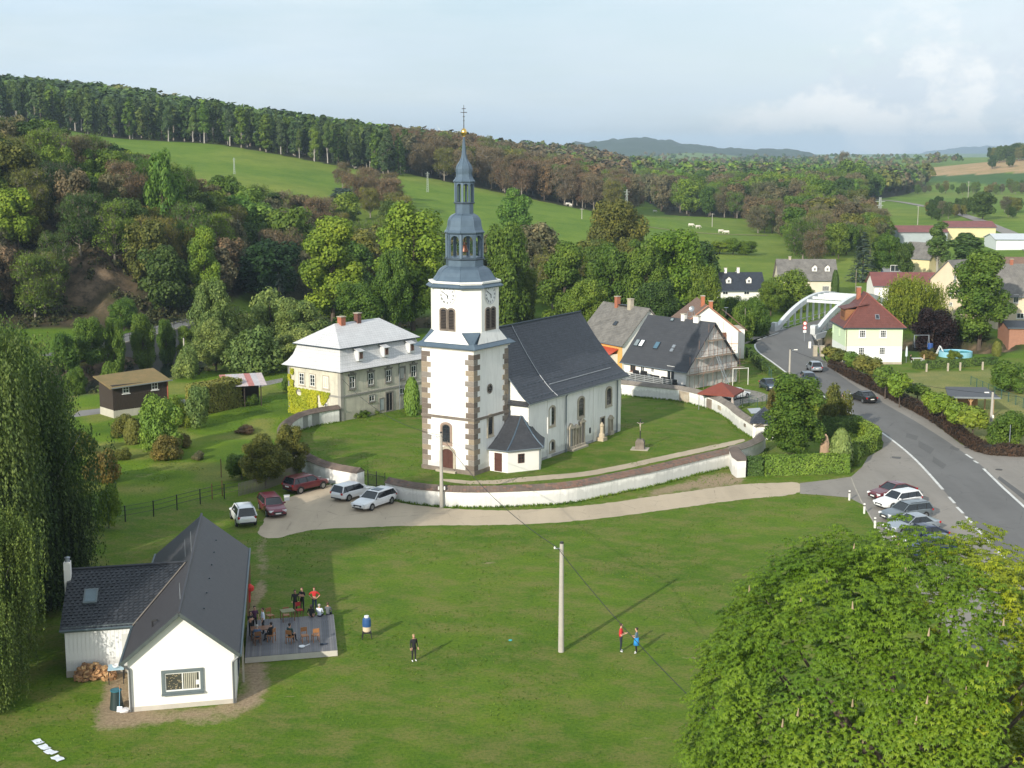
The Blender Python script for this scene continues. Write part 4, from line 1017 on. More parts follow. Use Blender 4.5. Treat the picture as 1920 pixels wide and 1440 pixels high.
    for a_,b_ in ((e0,e1),(e1,e2),(e2,e3)): mb.tube((a_[0],a_[1],a_[2]-.05),(b_[0],b_[1],b_[2]-.05),.07,n=6)
    mb.build('gutter',M_PIPE,pr)
    LW=Wall(A0,(Cc[0]-A0[0],Cc[1]-A0[1])); L_=math.hypot(Cc[0]-A0[0],Cc[1]-A0[1])
    window(p,LW,L_*.50,1.0,.92,1.9,M_DOORW,M_DOORW,1,1,sill=False,name='porch_door',sur=M_WHITEC,sw=.06,so=.03)
    RW=Wall(Cc,(Rr[0]-Cc[0],Rr[1]-Cc[1])); L2=math.hypot(Rr[0]-Cc[0],Rr[1]-Cc[1])
    window(p,RW,L2*.40,1.38,.72,.95,M_DOORW,M_GL,2,3,sill=False)
    pipe(p,RW,L2*.95,0,zw,.06,out=.1)
church()
# shrine and wall
M_COPE=P('old coping tiles',(.17,.125,.10),.35,.8,.9,.8,8,c2=(.08,.065,.055))
M_COPER=P('reddish coping tiles',(.215,.125,.090),.3,.9,.9,.8,8,c2=(.12,.085,.07))
M_COPEG=P('grey lichen coping',(.23,.20,.17),.25,.9,.9,.8,8,c2=(.13,.115,.10))
M_OLDW=P('weathered wall render',(.84,.83,.80),.05,.7,.9,.3,5,streak=.35)
def yard_wall(name,label,pts,h,th,cope,red=None,panels=(),end=True):
    """wall along centre polyline pts (world xy), z0=0; saddleback coping of laid tiles"""
    p=thing(name,label,'wall',(pts[0][0],pts[0][1],0)); o=Vector((pts[0][0],pts[0][1]))
    pl=[Vector(q[:2])-o for q in pts]
    def nrm(i):
        d=(pl[min(i+1,len(pl)-1)]-pl[max(i-1,0)]).normalized(); return Vector((-d.y,d.x))
    mb=MB(); n=len(pl); vs=[]
    for i,q in enumerate(pl):
        m_=nrm(i)*th/2
        for s_,z in ((1,-.4),(1,h),(-1,h),(-1,-.4)): vs.append((q.x+m_.x*s_,q.y+m_.y*s_,z))
    fs=[]
    for i in range(n-1):
        for a,b in ((0,1),(1,2),(2,3)): fs.append((i*4+a,i*4+b,(i+1)*4+b,(i+1)*4+a))
    fs+=[(0,3,2,1),((n-1)*4,(n-1)*4+1,(n-1)*4+2,(n-1)*4+3)]
    mb.add(vs,fs,M_OLDW); mb.build('wall_body',M_OLDW,p)
    # coping tiles, laid by courses on both slopes; joined, real geometry
    r_=random.Random(len(pts)); cb=MB(); hw=th/2+.14; rise=.42
    ln=[0]; 
    for a,b in zip(pl,pl[1:]): ln.append(ln[-1]+(b-a).length)
    def at(s):
        for i in range(n-1):
            if s<=ln[i+1] or i==n-2:
                t=(s-ln[i])/max(1e-6,ln[i+1]-ln[i]); q=pl[i].lerp(pl[i+1],min(1,max(0,t))); d=(pl[i+1]-pl[i]).normalized()
                m0,m1=nrm(i),nrm(i+1); m_=m0.lerp(m1,min(1,max(0,t))).normalized(); return q,d,m_
    s=0.; tw=.30
    while s<ln[-1]-.02:
        q,d,m_=at(s+tw/2); rz=math.atan2(d.y,d.x)
        for sd_ in (1,-1):
            for row in range(4):
                f0,f1=row/4.,(row+1)/4.+.04
                z0=h+.02+rise*(1-f1); z1=h+.02+rise*(1-f0); o0=hw*f0; o1=hw*f1; jt=r_.uniform(-.015,.02)
                mat=cope
                if red is not None and r_.random()<red(s/ln[-1]): mat=M_COPER
                w2=tw*.48
                c=[]
                for (oo,zz) in ((o1,z0),(o0,z1)):
                    for e_ in (-w2,w2): c.append((q.x+m_.x*oo*sd_+d.x*e_,q.y+m_.y*oo*sd_+d.y*e_,zz+.035+jt+(.02 if oo==o1 else 0)))
                c2=[(x,y,z-.04) for x,y,z in c[:2]]
                cb.add(c+c2,[(0,1,3,2),(4,5,1,0)] if sd_<0 else [(2,3,1,0),(0,1,5,4)],mat)
        s+=tw
    cb.build('coping_tiles',cope,p,kind='stuff')
    # solid core of the coping
    kb=MB(); vs=[]
    for i,q in enumerate(pl):
        m_=nrm(i)*(hw-.02)
        vs+=[(q.x+m_.x,q.y+m_.y,h),(q.x,q.y,h+rise),(q.x-m_.x,q.y-m_.y,h)]
    fs=[]
    for i in range(n-1):
        for a,b in ((0,1),(1,2),(2,0)): fs.append((i*3+a,i*3+b,(i+1)*3+b,(i+1)*3+a))
    fs+=[(0,2,1),((n-1)*3,(n-1)*3+1,(n-1)*3+2)]
    kb.add(vs,fs); kb.build('coping_core',M_STONED,p)
    return p,pl,nrm,at,ln
def offs(pl,d):
    out=[]
    for i,q in enumerate(pl):
        a=Vector(pl[max(i-1,0)][:2]); b=Vector(pl[min(i+1,len(pl)-1)][:2]); dd=(b-a).normalized(); out.append((q[0]-dd.y*d,q[1]+dd.x*d))
    return out
front=smoothpl(PG([(722,933),(760,942),(810,949),(880,952),(960,950),(1060,945),(1119,933.5),(1169,922.6),(1219,912.7),(1268,899.8),(1318,887),(1370,875)]),2)
front=offs(front,.55)
yard_wall('churchyard_wall','long curved whitewashed churchyard wall with red and grey tiled coping along the gravel lane',front,1.42,1.0,M_COPE,lambda t:.62 if .38<t<.92 else .18)
se=smoothpl(PG([(1372,872),(1392,868),(1412,860),(1428,852),(1436,842)]),2); se=offs(se,.5)
yard_wall('churchyard_wall','short shaded streaky wall stretch behind the hedge by the little gatehouse',se,1.45,.9,M_COPEG)
def pier(name,label,pts,h,mat,cat='pier'):
    mb=MB(); c=G(*pts[0]); 
    q=[(G(*t)[0]-c[0],G(*t)[1]-c[1]) for t in pts]
    mb.prism(q,-.3,h,mat); o=mb.build('masonry',mat); p=thing(name,label,cat,(c[0],c[1],0)); o.parent=p
    mb=MB(); cx=sum(a for a,b in q)/len(q); cy=sum(b for a,b in q)/len(q)
    mb.prism([(cx+(a-cx)*1.06,cy+(b-cy)*1.06) for a,b in q],h,h+.06); mb.build('cap',M_COPE,p); return p
pier('buttress','sunlit white sloping buttress where the front wall meets the hedge',[(1366,874),(1372,889),(1381,896),(1398,895),(1397,888),(1380,868)],1.75,M_OLDW,'buttress')
back=smoothpl(PG([(1150,739),(1172,742),(1266,751),(1296,757),(1337,769),(1364,785),(1380,801),(1409,820),(1418,826)]),2); back=offs(back,.5)
yb=yard_wall('churchyard_wall','white inner wall bending round the east side of the churchyard with blind niches',back,1.5,1.0,M_COPEG)
def backpanels():
    p,pl,nrm,at,ln=yb
    o=Vector(p.location[:2])
    M_PK=P('patchy brown render',(.42,.35,.26),.25,1.2,.9,.3,6,c2=(.20,.17,.14))
    def on(px,py):
        g=Vector(G(px,py)[:2])-o
        best=min(((at(s)[0]-g).length,s) for s in np.linspace(0,ln[-1],200)); return best[1]
    for (pa,pb,z0,z1,mat,nm,out) in (((1268,751),(1296,757),.0,1.42,M_PK,'bare_panel',.03),((1326,766),(1337,769),.0,1.3,M_STONE,'stone_niche',.07),
             ((1345,775),(1351,778),.55,1.05,M_STONEL,'wall_tablet',.06),((1284,754),(1292,756),.45,1.05,M_STONEL,'wall_tablet',.07),((1396,811),(1399,813),.75,1.1,M_STONED,'wall_tablet',.06)):
        s0,s1=on(*pa),on(*pb); q0,d,m_=at((s0+s1)/2); w_=abs(s1-s0)
        # inner face is the side toward the camera: -normal
        sgn=-1 if m_.dot(Vector((0,1)))>0 else 1
        c=q0+m_*sgn*.5
        mb=MB(); mb.box((c.x+m_.x*sgn*out/2,c.y+m_.y*sgn*out/2,(z0+z1)/2),(w_,out+.06,z1-z0),math.atan2(d.y,d.x)); mb.build(nm,mat,p)
backpanels()
left=smoothpl(PG([(677,915),(640,909),(606,900),(568,880),(538,855),(530,835),(538,818),(556,806),(580,799),(605,794),(632,790)]),2)
yl=yard_wall('churchyard_wall','dark coped wall curving from the gate round to the old rectory',left,1.55,1.05,M_COPE)
def leftpanels():
    p,pl,nrm,at,ln=yl; o=Vector(p.location[:2])
    def on(px,py):
        g=Vector(G(px,py)[:2])-o; return min(((at(s)[0]-g).length,s) for s in np.linspace(0,ln[-1],200))[1]
    for (pa,pb,z0,z1,nm,mat) in (((586,800),(597,797),0,1.5,'grey_pilaster',P('grey render',(.32,.32,.30),.2,1,.9)),((563,805),(569,802),0,1.5,'grey_pilaster',P('grey render',(.32,.32,.30),.2,1,.9)),((571,803),(579,800),.2,1.2,'niche_panel',M_WHITE)):
        s0,s1=on(*pa),on(*pb); q0,d,m_=at((s0+s1)/2); sgn=-1 if m_.dot(Vector((0,1)))>0 else 1
        c=q0+m_*sgn*.53; mb=MB(); mb.box((c.x,c.y,(z0+z1)/2),(abs(s1-s0),.12,z1-z0),math.atan2(d.y,d.x)); mb.build(nm,mat,p)
leftpanels()
def gatehouse():
    a=G(1411,824); b=G(1437,826)
    p=thing('gate_chapel','tiny white gatehouse with dark slate roof where the wall turns','gatehouse',(a[0],a[1],0),R(-12))
    mb=MB(); mb.box2((0,0,-.3),(2.3,3.0,1.95),M_WHITEC); mb.build('wall',None,p)
    mb=MB(); e=.35; z=1.9; pk=3.5
    c=[(-e,-e,z),(2.3+e,-e,z),(2.3+e,3+e,z),(-e,3+e,z)]; r0,r1=(1.15,1.2,pk),(1.15,1.9,pk)
    mb.add(c+[r0,r1],[(0,1,4),(1,2,5,4),(2,3,5),(3,0,4,5),(3,2,1,0)],M_SLATE); mb.build('roof',M_SLATE,p)
    mb=MB(); mb.box((2.33,1.4,.9),(.06,.8,1.7)); mb.build('door',P('pale blue door',(.45,.52,.58),.1,2,.6),p)
gatehouse()
def gate():
    a,b=Vector(G(690,912)[:2]),Vector(G(722,918)[:2]); p=thing('iron_gate','black iron gate between the two white wall ends','gate',(a.x,a.y,0),math.atan2(b.y-a.y,b.x-a.x)); L=(b-a).length
    for k in range(int(L/.16)):
        mb=MB(); x=.08+k*.16; mb.tube((x,0,.1),(x,0,1.5+.12*math.sin(PI*x/L)),.014,n=4); mb.build('bar',M_IRON,p)
    for z in (.25,1.25):
        mb=MB(); mb.box((L/2,0,z),(L,.03,.04)); mb.build('rail',M_IRON,p)
    for x in (0,L/2,L):
        mb=MB(); mb.box((x,0,.8),(.06,.06,1.7)); mb.build('gate_post',M_IRON,p)
gate()
def crucifix():
    g=G(1200,842); p=thing('crucifix','tall black wrought crucifix on a grey stone block in the churchyard grass','crucifix',(g[0],g[1],0),R(-14))
    mb=MB(); mb.prism([(-.95,-.85),(.95,-.85),(.95,.85),(-.95,.85)],-.1,.06); mb.build('stone_slab',M_STONEL,p)
    mb=MB(); q=[(-.46,-.42),(.46,-.42),(.46,.42),(-.46,.42)]; mb.add([(x*1.12,y*1.12,.05) for x,y in q]+[(x,y,.55) for x,y in q]+[(x*1.05,y*1.05,.85) for x,y in q]+[(x*.7,y*.7,1.12) for x,y in q],[(i+4*k,(i+1)%4+4*k,(i+1)%4+4*k+4,i+4*k+4) for k in range(3) for i in range(4)]+[(12,13,14,15)]); mb.build('pedestal',M_STONED,p)
    mb=MB(); mb.tube((0,0,1.1),(0,0,3.35),.055,n=8); mb.tube((-.42,0,2.95),(.42,0,2.95),.04,n=6); mb.build('cross',M_IRON,p)
    mb=MB(); mb.tube((0,-.07,2.3),(0,-.09,2.8),.05,.085,8); mb.tube((0,-.08,2.82),(0,-.1,2.95),.045,.05,8)
    mb.tube((-.36,-.06,2.97),(-.05,-.09,2.8),.025,.035,6); mb.tube((.36,-.06,2.97),(.05,-.09,2.8),.025,.035,6); mb.tube((0,-.07,2.32),(.02,-.1,2.05),.045,.03,6)
    mb.build('corpus',M_STONEL,p,smooth=True)
crucifix()
# ------------------------------------------------------------------ vegetation
def leafmat(name,c=None,trans=.25,var=.35,rough=.6):
    """leaf colour comes from the tree's own colour (object colour), varied leaf by leaf and clump by clump"""
    if name in MATS: return MATS[name]
    m=bpy.data.materials.new(name); m.use_nodes=True; nt=m.node_tree; b=nt.nodes['Principled BSDF']; L=nt.links.new
    oi=nt.nodes.new('ShaderNodeObjectInfo'); ge=nt.nodes.new('ShaderNodeNewGeometry'); tc=nt.nodes.new('ShaderNodeTexCoord')
    base=oi.outputs['Color'] if c is None else c
    if c=='ATTR':
        an=nt.nodes.new('ShaderNodeAttribute'); an.attribute_name='tint'; base=an.outputs['Color']
    n=_noise(nt,tc.outputs['Object'],.35,3,.6)
    col=_mix(nt,_ramp(nt,n,[(.35,0.),(.68,1.)]),_mix(nt,1.,base,(.70,.78,.75),'MULTIPLY'),_mix(nt,1.,base,(1.22,1.12,1.0),'MULTIPLY'))
    r=ge.outputs['Random Per Island']
    col=_mix(nt,r,_mix(nt,1.,col,(1-var,1-var*.85,1-var),'MULTIPLY'),_mix(nt,1.,col,(1+var*1.1,1+var*.8,1+var*.4),'MULTIPLY'))
    v=nt.nodes.new('ShaderNodeHueSaturation'); L(col,v.inputs['Color']); 
    L(_math(nt,'ADD',_math(nt,'MULTIPLY',oi.outputs['Random'],.36),.82),v.inputs['Value'])
    L(_math(nt,'ADD',_math(nt,'MULTIPLY',oi.outputs['Random'],-.03),.515),v.inputs['Hue'])
    L(v.outputs[0],b.inputs['Base Color']); b.inputs['Roughness'].default_value=rough; b.inputs['Specular IOR Level'].default_value=.25
    tr=nt.nodes.new('ShaderNodeBsdfTranslucent'); L(_mix(nt,1.,v.outputs[0],(1.25,1.35,.6),'MULTIPLY'),tr.inputs['Color'])
    ms=nt.nodes.new('ShaderNodeMixShader'); ms.inputs[0].default_value=trans
    L(b.outputs[0],ms.inputs[1]); L(tr.outputs[0],ms.inputs[2]); L(ms.outputs[0],nt.nodes['Material Output'].inputs[0])
    MATS[name]=m; return m
M_LEAF=leafmat('leaves'); M_LEAFD=leafmat('dense leaves',None,.12,.25)
M_NEED=leafmat('needles',None,.05,.25,.7)
M_BARK=P('bark',(.10,.075,.055),.3,2,.9,.4,8); M_BIRCHB=P('birch bark',(.36,.34,.30),.25,1.2,.8,.2,6,c2=(.20,.18,.16)); M_BARKP=P('pale bark',(.24,.21,.17),.25,2,.9)
def rdirs(n,rs):
    d=rs.normal(size=(n,3)); return d/np.linalg.norm(d,axis=1)[:,None]
def quads_at(p,nrm,su,sv,rs,updir=None):
    """one leaf card per point: centre p, normal nrm, half sizes su,sv"""
    n=len(p); t=rdirs(n,rs) if updir is None else np.tile(np.array(updir,float),(n,1))+rdirs(n,rs)*.25
    v=t-(t*nrm).sum(1)[:,None]*nrm; v/=np.linalg.norm(v,axis=1)[:,None]+1e-9; u=np.cross(nrm,v)
    su=np.broadcast_to(su,(n,))[:,None]; sv=np.broadcast_to(sv,(n,))[:,None]
    j=lambda:1+rs.uniform(-.3,.3,(n,1))
    bend=nrm*sv*.25
    V=np.stack([p-v*sv*j()-u*su*.45*j(),p+u*su*j()-v*sv*.1-bend*0,p+v*sv*j()+u*su*.15,p-u*su*j()+v*sv*.1],1)
    return V.reshape(-1,3), np.arange(n*4).reshape(n,4)
def lobes_for(kind,H,Rr,rs):
    L=[]
    if kind=='oak':
        for k in range(52):
            a=rs.uniform(0,2*PI); t=rs.uniform(.22,.92); rr=Rr*math.sin(PI*min(1,(t-.08)/.98))**.55*rs.uniform(.25,.80)
            L.append((math.cos(a)*rr,math.sin(a)*rr,H*t,Rr*rs.uniform(.20,.36)))
    elif kind=='tall':
        for k in range(58):
            a=rs.uniform(0,2*PI); t=rs.uniform(.14,.95); rr=Rr*(math.sin(PI*min(1,t*.97+.05))**.5)*rs.uniform(.2,.80)
            L.append((math.cos(a)*rr,math.sin(a)*rr,H*t,Rr*rs.uniform(.22,.38)))
    elif kind in('birch','slim'):
        for k in range(26):
            a=rs.uniform(0,2*PI); t=rs.uniform(.30,.95); rr=Rr*(1.05-t)**.5*rs.uniform(.2,.75)
            L.append((math.cos(a)*rr,math.sin(a)*rr,H*t,Rr*rs.uniform(.26,.42)))
    elif kind=='bush':
        for k in range(18):
            a=rs.uniform(0,2*PI); t=rs.uniform(.18,.80); rr=Rr*(1-t*t*.6)*rs.uniform(.3,.78)
            L.append((math.cos(a)*rr,math.sin(a)*rr,H*t,Rr*rs.uniform(.26,.42)))
    elif kind=='ball':
        for k in range(18):
            d=rdirs(1,rs)[0]; L.append((d[0]*Rr*.6,d[1]*Rr*.6,H*.68+d[2]*H*.18,Rr*rs.uniform(.35,.5)))
    return L
def crown_lobes(kind,H,Rr,n,leaf,seed,flat=.8):
    rs=np.random.RandomState(seed); L=lobes_for(kind,H,Rr,rs); w_=np.array([l[3]**2 for l in L]); w_/=w_.sum()
    idx=rs.choice(len(L),n,p=w_); c=np.array([l[:3] for l in L])[idx]; r_=np.array([l[3] for l in L])[idx]
    d=rdirs(n,rs); d[:,2]=np.abs(d[:,2])*np.where(rs.rand(n)<.60,1,-1)
    rad=rs.uniform(.45,1.08,n)**.6; off=d*(r_*rad)[:,None]; off[:,2]*=1.05
    p=c+off
    nr=d*.95+np.array([0,0,.18])+rdirs(n,rs)*.60; nr/=np.linalg.norm(nr,axis=1)[:,None]
    s=leaf*rs.uniform(.6,1.25,n)
    return quads_at(p,nr,s*.75,s,rs)+(L,)
def wood(mb,H,r0,L,rs,mat,top=.9,nb=12,lean=.0):
    p=Vector((0,0,-.3)); K=6; dx,dy=rs.uniform(-lean,lean),rs.uniform(-lean,lean); pts=[]
    for k in range(K+1):
        t=k/K; pts.append(Vector((dx*t*H+rs.uniform(-.02,.02)*H*t,dy*t*H+rs.uniform(-.02,.02)*H*t,-.3+(H*top+.3)*t)))
    for k in range(K): mb.tube(pts[k],pts[k+1],r0*(1-k/K)**.8+.02,r0*(1-(k+1)/K)**.8+.02,7,mat,cap=(k==0))
    for i in rs.permutation(len(L))[:nb]:
        l=L[i]; e=Vector(l[:3]); t=min(.9,max(.2,(e.z/H)*.62)); k=min(K-1,int(t*K)); s=pts[k].lerp(pts[k+1],t*K-k)
        m_=s.lerp(e,.5)+Vector((0,0,-.04*H)); r_=r0*.32
        mb.tube(s,m_,r_,r_*.6,5,mat,cap=False); mb.tube(m_,e,r_*.6,r_*.15,5,mat,cap=False)
PROTO={}
def joinmesh(name,cv,cq,cmat,mb,bmat):
    """crown card arrays + wood -> crown mesh, trunk mesh, joined mesh"""
    tv=np.array(mb.v); 
    cm=npmesh(name+'_crown',cv,cq,cmat)
    tm=bpy.data.meshes.new(name+'_trunk'); tm.from_pydata(mb.v,[],mb.f); tm.materials.append(bmat)
    jm=bpy.data.meshes.new(name); nv=len(cv)
    fl=[f for f in mb.f if len(f)<=4]; q=np.array([f if len(f)==4 else (f[0],f[1],f[2],f[2]) for f in fl]) if fl else np.zeros((0,4),int)
    q=q[(q[:,2]!=q[:,3])] if len(q) else q
    V=np.concatenate([cv,tv]); Q=np.concatenate([cq,q+nv]) if len(q) else cq
    jm=npmesh(name,V,Q,cmat); jm.materials.append(bmat)
    jm.polygons.foreach_set('material_index',np.concatenate([np.zeros(len(cq),np.int32),np.ones(len(Q)-len(cq),np.int32)]))
    PROTO[name]=(cm,tm,jm)
def mkproto(name,kind,H,Rr,n,leaf,seed,mat=None,bark=None,r0=None,flat=.8,nb=12):
    cv,cq,L=crown_lobes(kind,H,Rr,n,leaf,seed,flat); mb=MB(); rs=np.random.RandomState(seed+99)
    wood(mb,H,r0 or H*.018,L,rs,None,.85,nb,.02); joinmesh(name,cv,cq,mat or M_LEAF,mb,bark or M_BARK)
    PROTO[name]+=((H,Rr),)
for s_ in range(3):
    mkproto('oak%d'%s_,'oak',15,6.2,22000,.235,20+s_)
    mkproto('tall%d'%s_,'tall',18,5.0,22000,.235,30+s_)
    mkproto('mid%d'%s_,'oak',15,6,7000,.37,40+s_,flat=.9)
    mkproto('slim%d'%s_,'tall',20,3.4,2600,.55,50+s_,bark=M_BARKP)
    mkproto('bush%d'%s_,'bush',5,3.2,7500,.15,60+s_)
mkproto('birch0','birch',20,4.2,5200,.34,71,bark=M_BIRCHB); mkproto('birch1','birch',20,3.8,4600,.34,72,bark=M_BIRCHB)
mkproto('ball0','ball',4,1.6,2600,.17,81,M_LEAFD,nb=4); mkproto('ball1','ball',4,1.55,2600,.17,82,M_LEAFD,nb=4)
def bare(name,seed,leafn=2600,leaf=.22):
    rs=np.random.RandomState(seed); H,Rr=15.,5.6; mb=MB(); L=lobes_for('oak',H,Rr,rs); wood(mb,H,.26,L,rs,None,.82,22,.02)
    # fine branches
    for l in L:
        c=Vector(l[:3]); 
        for k in range(9):
            d=Vector(rdirs(1,rs)[0]); d.z=abs(d.z)*.9+.15; mb.tube(c-d*l[3]*.3,c+d*l[3]*1.15,.045,.012,3,None,cap=False)
    cv,cq,_=crown_lobes('oak',H,Rr,leafn,leaf,seed,.95)
    # twiggy: narrow upright cards
    n=7000; idx=rs.randint(len(L),size=n); c=np.array([l[:3] for l in L])[idx]; r_=np.array([l[3] for l in L])[idx]; d=rdirs(n,rs); d[:,2]=np.abs(d[:,2])
    p=c+d*r_[:,None]*rs.uniform(.5,1.25,(n,1)); nr=rdirs(n,rs); a,b=quads_at(p,nr,.035,.45,rs,(0,0,1.0))
    cv2=np.concatenate([cv,a]); cq2=np.concatenate([cq,b+len(cv)])
    joinmesh(name,cv2,cq2,M_LEAF,mb,M_BARKP); PROTO[name]+=((H,Rr),)
for s_ in range(3): bare('bare%d'%s_,90+s_)
def conifer(name,seed,H=16,Rr=3.6,n=6500,mat=None):
    rs=np.random.RandomState(seed); P_=[];N_=[];S1=[];S2=[];U=[]
    mb=MB(); mb.tube((0,0,-.3),(0,0,H*.98),.22,.03,7)
    lay=int(H/.55)
    for k in range(lay):
        z=H*.04+(H*.94)*k/lay; rr=Rr*(1-k/lay)**.85+.15; nb=max(5,int(rr*5))
        for j in range(nb):
            a=rs.uniform(0,2*PI); l=rr*rs.uniform(.72,1.08); m_=max(2,int(n/lay/nb))
            for q in range(m_):
                t=rs.uniform(.15,1)**.7; x=math.cos(a)*l*t; y=math.sin(a)*l*t; zz=z-l*t*.30+t*t*.12*l+rs.uniform(-.12,.12)
                P_.append((x+rs.uniform(-.12,.12),y+rs.uniform(-.12,.12),zz)); N_.append((math.cos(a)*.35,math.sin(a)*.35,.9)); 
    P_=np.array(P_); N_=np.array(N_)+rdirs(len(P_),rs)*.4; N_/=np.linalg.norm(N_,axis=1)[:,None]
    cv,cq=quads_at(P_,N_,.13,.30,rs); joinmesh(name,cv,cq,mat or M_NEED,mb,M_BARK); PROTO[name]+=((H,Rr),)
conifer('spruce0',101); conifer('spruce1',102,16,2.6,3200)
def weeping(name,seed,H=20,Rr=5.5,strands=900,seglen=.26,wid=.07,drop=(3,8),bark=None):
    rs=np.random.RandomState(seed); P_=[];mb=MB(); N_=[]
    L=[]
    for k in range(34):
        a=rs.uniform(0,2*PI); t=rs.uniform(.35,1.0); rr=Rr*(math.sin(PI*min(1,t*.9))**.6)*rs.uniform(.25,.95); L.append((math.cos(a)*rr,math.sin(a)*rr,H*t*.98,Rr*.25))
    wood(mb,H,H*.017,L,rs,None,.92,30,.02)
    for k in range(strands):
        l=L[rs.randint(len(L))]; x=l[0]+rs.normal()*Rr*.17; y=l[1]+rs.normal()*Rr*.17; z=l[2]+rs.normal()*.8; dl=rs.uniform(*drop); n=int(dl/seglen*1.25)
        ox,oy=rs.normal()*.12,rs.normal()*.12; zz=z-np.arange(n)*dl/n; keep=zz>.6
        px_=x+ox*np.arange(n)/n*3+rs.normal(size=n)*.10; py_=y+oy*np.arange(n)/n*3+rs.normal(size=n)*.10
        P_.append(np.stack([px_,py_,zz+rs.normal(size=n)*.05],1)[keep])
    P_=np.concatenate(P_); n=len(P_); d=np.stack([P_[:,0],P_[:,1],np.zeros(n)],1); d/=np.linalg.norm(d,axis=1)[:,None]+1e-6
    N_=d*.7+rdirs(n,rs)*.75; N_/=np.linalg.norm(N_,axis=1)[:,None]
    cv,cq=quads_at(P_,N_,wid,seglen*.62,rs,(0,0,1.6)); joinmesh(name,cv,cq,M_LEAF,mb,bark or M_BIRCHB); PROTO[name]+=((H,Rr),)
weeping('weepbirch0',111,24,5.8,2600,.24,.085,(4,11)); weeping('weepbirch1',112,22,5.4,2400,.24,.085,(4,11))
weeping('willow0',113,12,5.6,2200,.30,.12,(2.,6),M_BARK)
def thuja(name,seed,H=3.2,Rr=.75,n=2600):
    rs=np.random.RandomState(seed); t=rs.uniform(0,1,n); a=rs.uniform(0,2*PI,n); rr=Rr*np.sin(PI*np.clip(t*.86+.12,0,1))**.45*rs.uniform(.75,1.08,n)
    p=np.stack([np.cos(a)*rr,np.sin(a)*rr,t*H],1); nr=np.stack([np.cos(a),np.sin(a),np.full(n,.3)],1)+rdirs(n,rs)*.45; nr/=np.linalg.norm(nr,axis=1)[:,None]
    cv,cq=quads_at(p,nr,.07,.16,rs,(0,0,1.5)); mb=MB(); mb.tube((0,0,-.2),(0,0,H*.8),.07,.03,6); joinmesh(name,cv,cq,M_LEAFD,mb,M_BARK); PROTO[name]+=((H,Rr),)
thuja('thuja0',121)
GREEN={'bright':(0.157,0.241,0.025),'green':(0.109,0.18,0.025),'dark':(0.06,0.105,0.022),'olive':(0.145,0.154,0.033),'willow':(0.166,0.228,0.069),'yellow':(0.179,0.235,0.028),'brown':(0.165,0.128,0.082),'rust':(0.165,0.112,0.068),'grey':(0.15,0.145,0.085),'blue':(0.058,0.091,0.078),'navy':(0.02,0.035,0.032),'purple':(0.022,0.01,0.01),'fresh':(0.132,0.234,0.039),'birch':(0.11,0.172,0.047),'pine':(0.065,0.108,0.045),'redtip':(0.169,0.143,0.039),'maroon':(0.045,0.022,0.016),'deep':(0.023,0.057,0.014)}
def jit(c,r,a=.12): 
    k=1+r.uniform(-a,a); return (c[0]*k*(1+r.uniform(-a,a)*.5),c[1]*k,c[2]*k*(1+r.uniform(-a,a)*.5),1)
_tr=random.Random(5)
def tree(x,y,h,wd,proto,colr,label,cat='tree',name='tree',group=None,parts=True,z=None,rot=None,lean=0):
    cm,tm,jm,(H,Rr)=PROTO[proto]; z=Tz(x,y) if z is None else z; s=h/H; sr=wd/2/Rr
    c=GREEN[colr] if isinstance(colr,str) else colr; c=jit(c,_tr,.06 if parts else .14)
    rz=_tr.uniform(0,2*PI) if rot is None else rot
    if parts:
        t=thing(name,label,cat,(x,y,z),rz,group); t.scale=(sr,sr,s)
        a=bpy.data.objects.new('crown',cm); b=bpy.data.objects.new('trunk',tm)
        for o in (a,b): COL.objects.link(o); o.parent=t
        a.color=c; return t
    o=bpy.data.objects.new(name,jm); COL.objects.link(o); o.location=(x,y,z); o.rotation_euler=(0,0,rz); o.scale=(sr,sr,s); o.color=c
    tag(o,label,cat,group); return o
def ptree(px,ytop,Y,wpx,proto,colr,label,name='tree',cat='tree',group=None,parts=True,ybase=None):
    """tree standing at distance Y, its top seen at ytop and wpx wide in the photo"""
    r=ray(px,ytop); t=Y/r[1]; x=r[0]*t; D=Y*cp_+3; g=Tz(x,Y); ht=CAMH+r[2]*t-g
    return tree(x,Y,max(1.,ht),wpx*D/FPX,proto,colr,label,cat,name,group,parts,g)
def gtree(px,ybase,ytop,wpx,*a,**k): return ptree(px,ytop,G(px,ybase)[1],wpx,*a,**k)
